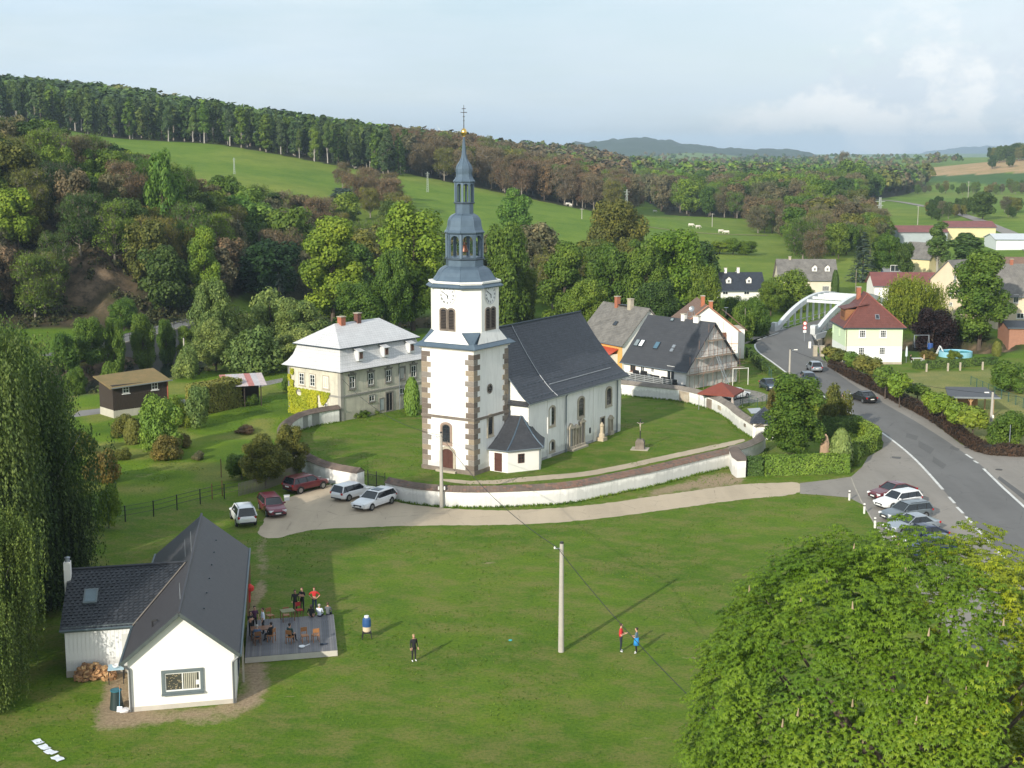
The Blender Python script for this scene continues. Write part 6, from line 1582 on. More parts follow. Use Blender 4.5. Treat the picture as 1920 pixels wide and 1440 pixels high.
def tufts():
    rs=np.random.RandomState(12); P_=[]
    x=rs.uniform(-45,45,60000); y=rs.uniform(66,215,60000); k=(vnoise(x,y,2.2,41)+vnoise(x,y,7,42))>1.12; k&=np.abs(x)<y*.42; x,y=x[k],y[k]
    bad=inpoly(x,y,PG(lane_up+lane_dn))|inpoly(x,y,park)|inpoly(x,y,gl2+gr2[::-1])|inpoly(x,y,PG([(235,1345),(100,1280),(100,1040),(380,950),(480,1030),(500,1150),(640,1150),(640,1240),(450,1330)]))|(seg_dist(x,y,RIVS)<8)
    x,y=x[~bad],y[~bad]; h=rs.uniform(.05,.12,len(x))
    ex=[];ey=[];eh=[]
    for pl,d in ((front,-.75),(front,.75),(left,-.75),(left,.75),(back,-.7),(se,-.65)):
        q=offs(pl,d)
        for a,b in zip(q,q[1:]):
            n=max(1,int(math.hypot(b[0]-a[0],b[1]-a[1])*16)); t=rs.rand(n); ex+=list(a[0]+(b[0]-a[0])*t+rs.normal(size=n)*.10); ey+=list(a[1]+(b[1]-a[1])*t+rs.normal(size=n)*.10); eh+=list(rs.uniform(.10,.30,n))
    x=np.concatenate([x,ex]); y=np.concatenate([y,ey]); h=np.concatenate([h,eh]); n=len(x); V=[]
    for k in range(3):
        a=rs.uniform(0,2*PI,n); w_=.02+h*.18; dx,dy=np.cos(a)*w_,np.sin(a)*w_; lx,ly=rs.normal(size=n)*h*.5,rs.normal(size=n)*h*.5
        V.append(np.stack([np.stack([x-dx,y-dy,0*x],1),np.stack([x+dx,y+dy,0*x],1),np.stack([x+lx,y+ly,h],1)],1))
    V=np.concatenate(V).reshape(-1,3); me=npmesh('grass_tufts',V,np.arange(len(V)).reshape(-1,3),leafmat('grass blades',(.13,.21,.03),.2,.45)); o=bpy.data.objects.new('grass_tufts',me); COL.objects.link(o); o['kind']='stuff'; tag(o,'rough grass tufts over the lawns and along the foot of the walls','grass')
tufts()
# ------------------------------------------------------------------ the other buildings
def frame(name,label,o,ang,cat='house',group=None,z=0.):
    t=thing(name,label,cat,(o[0],o[1],z),ang,group); c,s=math.cos(ang),math.sin(ang)
    def wall(a,b):
        w_=Wall(a,(b[0]-a[0],b[1]-a[1])); P0=(o[0]+a[0]*c-a[1]*s,o[1]+a[0]*s+a[1]*c); d=(w_.d.x,w_.d.y); D=(d[0]*c-d[1]*s,d[0]*s+d[1]*c)
        def uz(px,py):
            u,zz=Wl(px,py,P0,D); return u,zz-z
        return w_,uz
    def loc(x,y): dx,dy=x-o[0],y-o[1]; return (dx*c+dy*s,-dx*s+dy*c)
    return t,wall,loc
def gable_house(name,label,o,ang,L,Wd,he,hr,wm,rm,cat='house',ov=.35,hip=0.,z=0.,roofname='roof',extra=None,base=None,group=None,rth=.14):
    """body x 0..L, y 0..Wd, ridge along x; returns t, wall fn, loc fn"""
    t,wall,loc=frame(name,label,o,ang,cat,group,z)
    mb=MB(); mb.prism([(0,0),(L,0),(L,Wd),(0,Wd)],-1.,he-.16,wm); he_=he; he=he-.16
    yc=Wd/2
    if hip==0:
        for x0,x1 in ((0,.25),(L-.25,L)):
            mb.add([(x0,0,he),(x0,Wd,he),(x0,yc,hr-.2),(x1,0,he),(x1,Wd,he),(x1,yc,hr-.2)],[(0,2,1),(3,4,5),(0,3,5,2),(1,2,5,4)],wm)
    mb.build('wall',wm,t); he=he_
    if base is not None:
        mb=MB(); mb.prism([(-.03,-.03),(L+.03,-.03),(L+.03,Wd+.03),(-.03,Wd+.03)],-1.,.35); mb.build('plinth',base,t)
    k=(hr-he)/yc; ez=he-ov*k
    mb=MB(); e=ov
    if hip==0:
        mb.slab([(-e,-e,ez),(L+e,-e,ez),(L+e,yc,hr),(-e,yc,hr)],rth,rm); mb.slab([(L+e,Wd+e,ez),(-e,Wd+e,ez),(-e,yc,hr),(L+e,yc,hr)],rth,rm)
    else:
        r0,r1=(hip,yc,hr),(L-hip,yc,hr)
        c=[(-e,-e,ez),(L+e,-e,ez),(L+e,Wd+e,ez),(-e,Wd+e,ez)]
        mb.add(c+[r0,r1],[(0,1,5,4),(1,2,5),(2,3,4,5),(3,0,4),(3,2,1,0)],rm)
    rf=mb.build(roofname,rm,t)
    gb=MB(); gb.tube((-e,-e-.05,ez-.06),(L+e,-e-.05,ez-.06),.07,n=6); gb.build('gutter',M_PIPE,rf)
    return t,wall,loc,rf
def chimney(par,x,y,z0,z1,w_=.5,d_=.5,m=None,cap=True,name='chimney'):
    m=m or P('chimney brick',(.36,.13,.075),.25,3,.85,.5,12)
    mb=MB(); mb.box2((x-w_/2,y-d_/2,z0),(x+w_/2,y+d_/2,z1),m); o=mb.build(name,m,par)
    if cap:
        mb=MB(); mb.box2((x-w_/2-.08,y-d_/2-.08,z1),(x+w_/2+.08,y+d_/2+.08,z1+.09)); mb.build('chimney_cap',M_STONEL,o)
    return o
M_CREAM=P('aged cream render',(.62,.585,.48),.14,.6,.9,.25,6,c2=(.36,.34,.29),streak=True)
M_TIN=TILE('light sheet roof',(.50,.50,.505),(.55,.55,.555),.42,.42,.38,.35,.015,.15)
def rectory():
    o=G(640,790); ang=R(51)
    t,wall,loc=frame('old_rectory','two storey old rectory with pale metal mansard roof, half covered in yellow-green creeper','house',ang=ang,o=o) if False else frame('old_rectory','two storey old rectory with pale metal mansard roof, half covered in yellow-green creeper',o,ang,'house')
    # facade toward the churchyard along +x; the ivy side along +y
    L,D=15.0,9.2; he=6.05
    mb=MB(); mb.prism([(0,0),(L,0),(L,D),(0,D)],-.5,he,M_CREAM); mb.build('wall',M_CREAM,t)
    for i,(x,y) in enumerate(((0,0),(0,D),(L,0))):
        mb=MB(); mb.prism([(x-.05,y-.05),(x+.45,y-.05),(x+.45,y+.45),(x-.05,y+.45)] if i==0 else [(x-.05,y-.45),(x+.4,y-.45),(x+.4,y+.05),(x-.05,y+.05)] if i==1 else [(x-.4,y-.05),(x+.05,y-.05),(x+.05,y+.4),(x-.4,y+.4)],0,he-.1); mb.build('corner_pilaster',P('grey corner render',(.36,.34,.30),.15,1,.9),t)
    F,fz=wall((0,0),(L,0)); I,iz=wall((0,D),(0,0))
    zc=iz(600,741)[1]; zc=2.95
    mb=MB(); mb.prism([(-.07,-.07),(L+.07,-.07),(L+.07,D+.07),(-.07,D+.07)],zc-.12,zc+.1); mb.build('belt_course',P('grey moulding',(.27,.26,.24),.15,1,.9),t)
    mb=MB(); mb.prism([(-.22,-.22),(L+.22,-.22),(L+.22,D+.22),(-.22,D+.22)],he-.16,he+.02); mb.build('eaves_cornice',P('dark moulding',(.16,.155,.15),.15,1,.9),t)
    # mansard: flared lower slope, break, upper hip
    def rg(e,z): return [(-e,-e,z),(L+e,-e,z),(L+e,D+e,z),(-e,D+e,z)]
    zb=8.75; zt=11.15
    mb=MB(); A_=[rg(.62,he+.02),rg(.05,he+.55),rg(-.45,he+1.35),rg(-.85,zb-.12)]
    for a,b in zip(A_,A_[1:]): mb.add(a+b,[(i,(i+1)%4,4+(i+1)%4,4+i) for i in range(4)],M_TIN)
    lr=mb.build('lower_roof',M_TIN,t)
    mb=MB(); b=rg(-.42,zb-.02); c=[(3.6,D/2,zt),(L-3.6,D/2,zt)]
    mb.add(b+c,[(0,1,5,4),(1,2,5),(2,3,4,5),(3,0,4),(3,2,1,0)],M_TIN); ur=mb.build('upper_roof',M_TIN,t)
    mb=MB(); b1=rg(-.40,zb-.14); b2=rg(-.40,zb-.02); mb.add(b1+b2,[(i,(i+1)%4,4+(i+1)%4,4+i) for i in range(4)]+[(3,2,1,0)]); mb.build('roof_break',M_SHEETD,ur)
    for px_,py_ in ((674,667),(722,661),(770,655)):
        W2,wz=wall((0,.10),(L,.10)); u,_=wz(px_,py_)
        mb=MB(); mb.box2((u-.42,-.18,he+.95),(u+.42,1.0,he+2.15),P('white dormer',(.55,.56,.57),.06,2,.6)); dm=mb.build('dormer',None,t)
        mb=MB(); mb.slab([(u-.55,-.36,he+2.12),(u+.55,-.36,he+2.12),(u+.5,1.1,he+2.62),(u-.5,1.1,he+2.62)],.08); mb.build('dormer_roof',M_TIN,dm)
        w3=Wall((0,-.18),(L,0)); window(dm,w3,u,he+1.62,.5,.82,M_BFR,M_GL,2,1,sill=False)
    mstone=P('grey window surround',(.22,.205,.18),.15,2,.9)
    for px_,py_ in ((660,716),(695,711),(728,705),(775,697)):
        u,z=fz(px_,py_); fo=window(t,F,u,4.55,.92,1.5,M_WFR,M_GL,2,2,sur=mstone,sw=.14,so=.07)
        mb=MB(); wbox(mb,F,u,5.50,1.35,.14,.16,.18); wbox(mb,F,u,5.66,.5,.22,.10,.12); mb.build('lintel',mstone,fo)
    u,z=fz(754,701); window(t,F,u,4.55,.92,1.5,mstone,P('blank panel',(.42,.42,.40),.1,1,.9),1,1,sur=mstone,sw=.14,name='blind_window')
    u,z=fz(697,753); window(t,F,u,2.1,.95,.75,M_WFR,M_GL,2,1,sur=mstone,sw=.1)
    u,z=fz(754,744); window(t,F,u,2.3,.95,.8,M_WFR,M_GL,2,1,sur=mstone,sw=.1)
    u,z=fz(730,758); window(t,F,u,1.25,1.15,2.35,mstone,M_DARK,2,1,sur=mstone,sw=.16,sill=False,name='door')
    u,z=fz(716,760); window(t,F,u,1.1,.9,1.6,mstone,P('flaky blue grey render',(.36,.41,.42),.2,2,.9),1,1,sill=False,name='walled_panel')
    u,z=fz(748,740); pipe(t,F,u,0,he,.05,m=M_ZINC)
    for px_,bl in ((566,0),(586,0),(611,1)):
        u,z=iz(px_,707); window(t,I,u,4.5,.9,1.45,M_WFR,M_GL if not bl else M_CREAM,2,3 if not bl else 1,sur=M_STONEL,sw=.12,so=.05)
    for px_ in (568,588,612):
        u,z=iz(px_,758); window(t,I,u,1.45,.55,.95,M_WFR,M_GL,2,2,sur=M_STONEL,sw=.08,so=.04)
    pipe(t,I,.15,0,he,.05,m=M_ZINC)
    chimney(t,4.6,D/2-.2,zt-.6,zt+.75,.75,.7); chimney(t,7.4,D/2-.2,zt-.5,zt+.95,.65,.65,P('sooty brick',(.14,.06,.045),.3,3,.85,.5,12))
    # creeper: leaves hugging the ivy side and one corner
    rs=np.random.RandomState(5); n=9000; u=rs.uniform(.0,D,n); z=rs.uniform(0,5.6,n); k=(vnoise(u*10,z*10,9,4)+vnoise(u*10,z*10,22,5))*.5
    keep=((z<3.3)&(u<D*.80)&(k>.30+np.clip(u/D-.45,0,1)*.55))|((u<1.0)&(k>.45)&(z>3)); u,z=u[keep],z[keep]
    p=np.stack([np.full(len(u),-.09)-rs.rand(len(u))*.1,D-u,z],1); nr=np.tile([-1,0,.4],(len(u),1))+rdirs(len(u),rs)*.6; nr/=np.linalg.norm(nr,axis=1)[:,None]
    v,q=quads_at(p,nr,.11,.13,rs); me=npmesh('creeper',v,q,M_LEAFD); ob=bpy.data.objects.new('creeper',me); COL.objects.link(ob); ob.parent=t; ob.color=(.27,.31,.015,1); ob['kind']='stuff'
    # climbing plant on the right, tall
    wpos=G(777,778); tree(wpos[0]-.3,wpos[1],4.6,1.9,'thuja0','fresh','narrow green creeper column climbing the rectory front beside the tower','climber','climbing_plant')
    for q,w_ in (((700,775),30),((664,783),26),((680,781),34),((770,772),26)):
        gtree(q[0],q[1],q[1]-9,w_,'bush1','green','low weedy shrub at the foot of the rectory front','shrub','shrub','shrubs along the rectory front')
rectory()
# --- low hall in the foreground
M_HALLR=P('hall roof tile',(.050,.050,.058),.18,3,.55,.3,20); M_HALLR2=P('hall roof slate',(.034,.038,.046),.2,2,.5,.3,20,c2=(.02,.023,.03))
M_HALLR3=P('lichened hall tile',(.10,.095,.085),.25,1.2,.75,.4,20,c2=(.06,.055,.05))
TV={m.name:[P(m.name+' light',tuple(x*1.35 for x in c),.18,3,.6,.3,20),P(m.name+' dark',tuple(x*.68 for x in c),.18,3,.6,.3,20)] for m,c in ((M_HALLR,(.05,.05,.058)),(M_HALLR2,(.034,.038,.046)),(M_HALLR3,(.10,.095,.085)))}
def hall():
    g0,g1=G(243,1335),G(440,1318); ang=math.atan2(g1[1]-g0[1],g1[0]-g0[0])
    t,wall,loc=frame('village_hall','low white village hall with T-shaped dark tiled roof in the lower left foreground',g0,ang,'hall')
    L=6.05; he=3.35; hr=5.85; D=21.6
    # right eave px (440,1215)->(467,1025): compute roof length from the far end
    ex=L+.0
    mb=MB(); mb.prism([(0,0),(L,0),(L,D),(0,D)],-.3,he-.15,M_WHITEC)
    for y0,y1 in ((0,.3),(D-.3,D)):
        mb.add([(0,y0,he-.15),(L,y0,he-.15),(L/2,y0,hr-.2),(0,y1,he-.15),(L,y1,he-.15),(L/2,y1,hr-.2)],[(0,1,2),(4,3,5),(0,2,5,3),(1,4,5,2)],M_WHITEC)
    mb.build('wall',M_WHITEC,t)
    mb=MB(); mb.prism([(-.03,-.03),(L+.03,-.03),(L+.03,D+.03),(-.03,D+.03)],-.3,.28); mb.build('plinth',P('grey plinth',(.5,.46,.40),.15,1,.9),t)
    # roof decks
    def tiles(name,a,b,c,d,tw,th,mat,par,amp=.02):
        """a,b eave left/right; d,c ridge left/right. real overlapping tiles, joined"""
        a,b,c,d=map(Vector,(a,b,c,d)); nrm=(b-a).cross(d-a).normalized(); 
        if nrm.z<0: nrm=-nrm
        nr=max(1,round((d-a).length/th)); r=random.Random(9); mb=MB()
        for j in range(nr):
            l0=a.lerp(d,j/nr); r0=b.lerp(c,j/nr); l1=a.lerp(d,min(1,(j+1.18)/nr)); r1=b.lerp(c,min(1,(j+1.18)/nr)); W=(r0-l0).length
            nc=max(1,round(W/tw)); sh=(j%2)*.5
            for i in range(-1,nc+1):
                f0,f1=max(0,(i+sh)/nc),min(1,(i+1+sh)/nc-.018)
                if f1-f0<.005: continue
                z_=r.uniform(-amp,amp)*.4
                mt=mat if r.random()<.78 else r.choice(TV[mat.name]); p0,p1,p2,p3=l0.lerp(r0,f0)+nrm*(.062+z_),l0.lerp(r0,f1)+nrm*(.062+z_),l1.lerp(r1,f1)+nrm*(.012+z_),l1.lerp(r1,f0)+nrm*(.012+z_)
                q0,q1=l0.lerp(r0,f0)+nrm*.0,l0.lerp(r0,f1)+nrm*.0
                mb.add([p0,p1,p2,p3,q0,q1],[(0,1,2,3),(4,5,1,0)],mt)
        o=mb.build(name,mat,par,kind='stuff'); return o
    k=(hr-he)/(L/2); e=.32; ez=he-e*k
    mb=MB(); y0,y1=-.38,D+.35
    mb.slab([(-e,y1,ez-.03),(-e,y0,ez-.03),(L/2,y0,hr-.03),(L/2,y1,hr-.03)],.13,M_HALLR); mb.slab([(L+e,y0,ez-.03),(L+e,y1,ez-.03),(L/2,y1,hr-.03),(L/2,y0,hr-.03)],.13,M_HALLR)
    rf=mb.build('roof',M_HALLR,t)
    tiles('right_slope_tiles',(L+e,y0,ez),(L+e,y1,ez),(L/2,y1,hr),(L/2,y0,hr),.34,.225,M_HALLR,rf)
    tiles('left_slope_tiles',(-e,y1,ez),(-e,y0,ez),(L/2,y0,hr),(L/2,y1,hr),.34,.225,M_HALLR3,rf)
    mb=MB(); mb.tube((L/2,y0,hr+.03),(L/2,y1,hr+.03),.10,n=7); mb.build('ridge_tiles',M_HALLR,rf)
    mb=MB()
    for s_ in (-1,1):
        mb.box(((L/2+s_*(L/2+e)/2),y0-.02,(hr+ez)/2-.05),((L/2+e)/math.cos(math.atan(k)),.06,.20),0,None,Matrix.Rotation(s_*math.atan(k),4,'Y'))
    mb.build('barge_board',P('dark green grey fascia',(.07,.085,.085),.15,2,.5),rf)
    for x in (-e-.06,L+e+.06):
        mb=MB(); mb.tube((x,y0,ez-.05),(x,y1,ez-.05),.08,n=6); mb.build('gutter',P('teal grey gutter',(.075,.105,.12),.15,2,.4),rf)
    M_DP=P('grey downpipe',(.16,.17,.18),.1,3,.45,metal=.3)
    for x,s_ in ((-.05,-1),(L+.05,1)):
        mb=MB(); xo=x+s_*(-.15); mb.tube((x+s_*.28,-.2,ez-.1),(xo,-.12,he-.75),.06,n=7); mb.tube((xo,-.12,he-.75),(xo,-.12,.05),.06,n=7); mb.build('drainpipe',M_DP,t)
    GW,gz=wall((0,0),(L,0)); u,z=gz(338,1275)
    u=3.05; z=1.62
    grey=P('grey window reveal',(.13,.16,.17),.12,3,.5)
    fo=window(t,GW,u,z,2.05,1.15,M_WFR,GLASS('dim glass',(.05,.05,.045),.1),2,1,sur=grey,sw=.16,so=.12,sill=False)
    mb=MB(); 
    for k_ in range(7): wbox(mb,GW,u+.12+k_*.11,z,.07,1.0,.028+.004*(k_%2),.01)
    mb.build('curtain',P('cream curtain',(.42,.40,.32),.1,5,.9),fo)
    mb=MB(); r_=random.Random(3)
    for k_ in range(46): wbox(mb,GW,u-.92+r_.random()*.85,z-.45+r_.random()*.9,.05,.04,.03,.01)
    mb.build('paper_decorations',P('paper scraps',(.40,.33,.20),.3,5,.9),fo,kind='stuff')
    mb=MB(); wbox(mb,GW,u+.85,z-.12,.2,.28,.06,.02); mb.build('paper_notice',M_WHITEC,fo)
    # window shelf
    mb=MB(); wbox(mb,GW,u,z-.72,2.4,.10,.22,.24); mb.build('window_ledge',grey,fo)
    # east side: dark timber and glass behind the veranda
    EW,ez_=wall((L,0),(L,D)); timber=P('timber lattice',(.22,.13,.07),.2,3,.8)
    for k_ in range(6):
        window(t,EW,4.6+k_*2.7,1.45,1.9,2.5,P('dark blue frame',(.05,.07,.09),.1,2,.5),M_GL,2,1,sill=False,name='glazed_door')
    for k_,yy in enumerate((3.2,14.6,17.2,20.2)):
        mb=MB(); mb.box2((L+.30,yy-.06,0),(L+.42,yy+.06,2.75)); mb.build('veranda_post',P('pale timber post',(.42,.38,.31),.15,3,.8) if k_==0 else timber,t)
    # red extinguisher cover / life ring on the wall
    mb=MB(); c_=(L+.45,15.6,1.6)
    mb.box((c_[0],c_[1],1.55),(.14,.5,1.0)); mb.lathe([(.0,-.3),(.28,-.15),(.3,.1),(.0,.35)],10,(c_[0]+.05,c_[1]-.3,2.1)); mb.build('red_banner',P('red cloth',(.62,.03,.02),.1,3,.7),t)
    # flue and aerial
    mb=MB(); mb.tube((1.3,1.9,4.3),(1.3,1.9,4.75),.05,n=7); mb.tube((1.3,1.9,4.75),(1.6,1.75,4.85),.05,n=7); mb.build('vent_pipe',M_IRON,rf)
    mb=MB(); mb.tube((L/2-.15,2.6,hr-.1),(L/2-.15,2.6,hr+.9),.015,n=4); mb.tube((L/2-.1,2.2,hr-.1),(L/2-.1,2.2,hr+.7),.012,n=4); mb.build('aerial',M_ZINC,rf)
    mb=MB(); mb.tube((L/2-.1,12.2,hr-.2),(L/2-.1,12.2,hr+1.4),.015,n=4); mb.tube((L/2-.5,12.2,hr-.3),(L/2-.5,12.2,hr+.9),.012,n=4); mb.build('aerial',M_ZINC,rf)
    # snow hooks
    hook=None
    for y in (3,6,9,12,15,18):
        mb=MB(); mb.box((L/2+1.2,y,hr-k*1.2+.08),(.10,.04,.07)); mb.build('roof_hook',M_SHEETD,rf)
    # west wing
    wl,wr=loc(*G(112,1272)[:2]),loc(*G(225,1262)[:2]); wy=(wl[1]+wr[1])/2; xw=wl[0]
    wy1=wy+8.8; hw=3.25; hwr=5.55; ym=wy+4.4
    mb=MB(); mb.prism([(xw,wy),(.1,wy),(.1,wy1),(xw,wy1)],-.3,hw,None)
    for x0,x1 in ((xw,xw+.25),): mb.add([(x0,wy,hw),(x0,wy1,hw),(x0,ym,hwr-.06),(x1,wy,hw),(x1,wy1,hw),(x1,ym,hwr-.06)],[(0,2,1),(3,4,5),(0,3,5,2),(1,2,5,4)])
    mb.build('wing_wall',M_WHITEC,t)
    # vertical boards, one object each
    nb=int((0-xw)/.24); bw=(0-xw)/nb; bm_=P('white painted boards',(.70,.71,.71),.08,1.5,.75,.2,10,streak=True)
    mb=MB(); mb.box2((-bw/2+.004,-.022,.42),(bw/2-.004,.0,hw-.32)); b0=mb.build('wall_board',bm_,t); b0.location=(xw+bw/2,wy-.006,0)
    for i in range(1,nb):
        o=bpy.data.objects.new('wall_board',b0.data); COL.objects.link(o); o.parent=t; o.location=(xw+bw*(i+.5),wy-.006-.002*(i%2),0)
    mb=MB(); mb.box2((xw-.02,wy-.045,-.2),(0,wy,.42)); mb.build('wing_plinth',P('concrete plinth',(.34,.31,.27),.2,1.5,.9),t)
    mb=MB(); mb.box2((xw-.12,wy-.16,hw-.34),(0.,wy-.03,hw+.0)); mb.build('fascia',P('green grey fascia',(.11,.135,.14),.12,2,.5),t)
    mb=MB(); mb.box2((-1.05,wy-.07,.45),(-.15,wy-.035,2.55)); mb.build('wing_door',P('pale grey door',(.50,.51,.50),.06,2,.6),t)
    kk=(hwr-hw)/4.4; ew=.3
    meet=L/2*(hwr-he)/(hr-he)+0
    xi_=(hwr-ez)/k-e; 
    mb=MB(); zz=hw-ew*kk
    # left wing roof, valley against the main slope
    def xv(z_): return (z_-ez)/k-e
    S1=[(xw-.25,wy-ew,zz),(xv(zz),wy-ew,zz),(xv(hwr),ym,hwr),(xw-.25,ym,hwr)]
    S2=[(xv(zz),wy1+ew,zz),(xw-.25,wy1+ew,zz),(xw-.25,ym,hwr),(xv(hwr),ym,hwr)]
    for q in (S1,S2): mb.slab(q,.12,M_HALLR2)
    wr_=mb.build('wing_roof',M_HALLR2,t)
    tiles('wing_tiles',S1[0],S1[1],S1[2],S1[3],.30,.25,M_HALLR2,wr_); tiles('wing_tiles',S2[0],S2[1],S2[2],S2[3],.30,.25,M_HALLR2,wr_)
    mb=MB(); up=Vector((0,0,.06)); mb.tube(Vector(S1[1])+up,Vector(S1[2])+up,.055,n=5); mb.build('valley_strip',P('rusty valley strip',(.22,.19,.16),.3,2,.7),wr_)
    mb=MB(); mb.tube(Vector(S1[3])+up,Vector(S1[2])+up,.09,n=6); mb.build('ridge_tiles',M_HALLR2,wr_)
    mb=MB(); mb.tube((xw-.25,wy-ew-.05,zz),(-.3,wy-ew-.05,zz),.07,n=6); mb.build('gutter',P('teal grey gutter',(.075,.105,.12)),wr_)
    # skylight
    c=Vector(S1[0]).lerp(Vector(S1[3]),.52); sx=xw+1.35; nv=Vector((0,-kk,1)).normalized(); al=math.atan(kk)
    mb=MB(); cc=Vector((sx,c.y,c.z))+nv*.10; mb.box(cc,(.85,1.25,.12),0,None,Matrix.Rotation(al,4,'X')); sk=mb.build('skylight',grey,wr_)
    mb=MB(); mb.box(cc+nv*.05,(.66,1.05,.05),0,None,Matrix.Rotation(al,4,'X')); mb.build('pane',GLASS('skylight glass',(.08,.12,.14),.06),sk)
    # tall white chimney at the outer corner
    mb=MB(); mb.box2((xw-.42,ym-.9,-.2),(xw-.02,ym-.35,hwr+.75),M_WHITEC); ch=mb.build('chimney',M_WHITEC,t)
    mb=MB(); mb.lathe([(.16,0),(.14,.25),(.2,.28),(.0,.36)],10,(xw-.2,ym-.62,hwr+.75)); mb.build('chimney_cowl',M_ZINC,ch)
    shear(t)
    return t,loc,wall
SHR=.066
def shear(t):
    """the building is not quite square: its long walls lean over the gable by four degrees"""
    done=set()
    def rec(o):
        for ch in o.children:
            if ch.location.length>0: ch.location.x+=SHR*ch.location.y
            if ch.type=='MESH' and ch.data.name not in done:
                done.add(ch.data.name)
                for v in ch.data.vertices: v.co.x+=SHR*v.co.y
            rec(ch)
    rec(t)
HALL,hloc,hwall=hall()
def hallpt(x,y,z=0):
    x=x+SHR*y; g0=HALL.location; a=HALL.rotation_euler[2]; return (g0.x+x*math.cos(a)-y*math.sin(a),g0.y+x*math.sin(a)+y*math.cos(a),z)
# --- deck
def deck():
    fr=G(632,1230); fl=G(470,1240); tr=G(627,1155,.42); ang=math.atan2(1.3,5.9)
    a=HALL.rotation_euler[2]; t=thing('timber_deck','grey timber deck on the shady east side of the village hall','deck',(0,0,0),a)
    x0,y0=12.24,6.35; h=.42; xl=6.4; ln=7.05
    # local frame = hall frame
    t.location=HALL.location; W_=x0-xl; n=int(W_/.145)
    mat=[P('deck board',(.155,.155,.165),.15,2,.75,.3,14),P('deck board worn',(.185,.180,.185),.15,2,.75,.3,14),P('deck board dark',(.130,.132,.145),.15,2,.75,.3,14)]
    r=random.Random(2); ms=[]
    for m_ in mat:
        mb=MB(); mb.box2((-.068,0,h-.03),(.068,ln,h)); o=mb.build('deck_board',m_,t); ms.append(o.data); bpy.data.objects.remove(o)
    for i in range(n):
        o=bpy.data.objects.new('deck_board',r.choice(ms)); COL.objects.link(o); o.parent=t; o.location=(xl+.072+i*W_/n,y0,r.uniform(-.003,.003))
    mb=MB(); mb.box2((xl,y0-.02,.02),(x0,y0+.03,h-.032)); mb.build('front_fascia',P('pale deck edge',(.52,.49,.43),.1,1.5,.8),t)
    mb=MB(); mb.box2((x0-.02,y0-.02,.02),(x0+.02,y0+ln,h-.032)); mb.build('side_fascia',P('pale deck edge',(.52,.49,.43)),t)
    mb=MB(); mb.box2((xl,y0+ln-.02,.0),(x0,y0+ln+.02,h-.032)); mb.build('back_fascia',P('pale deck edge',(.52,.49,.43)),t)
    shear(t)
    return t,(xl,x0,y0,ln,h)
DECK,DK=deck()
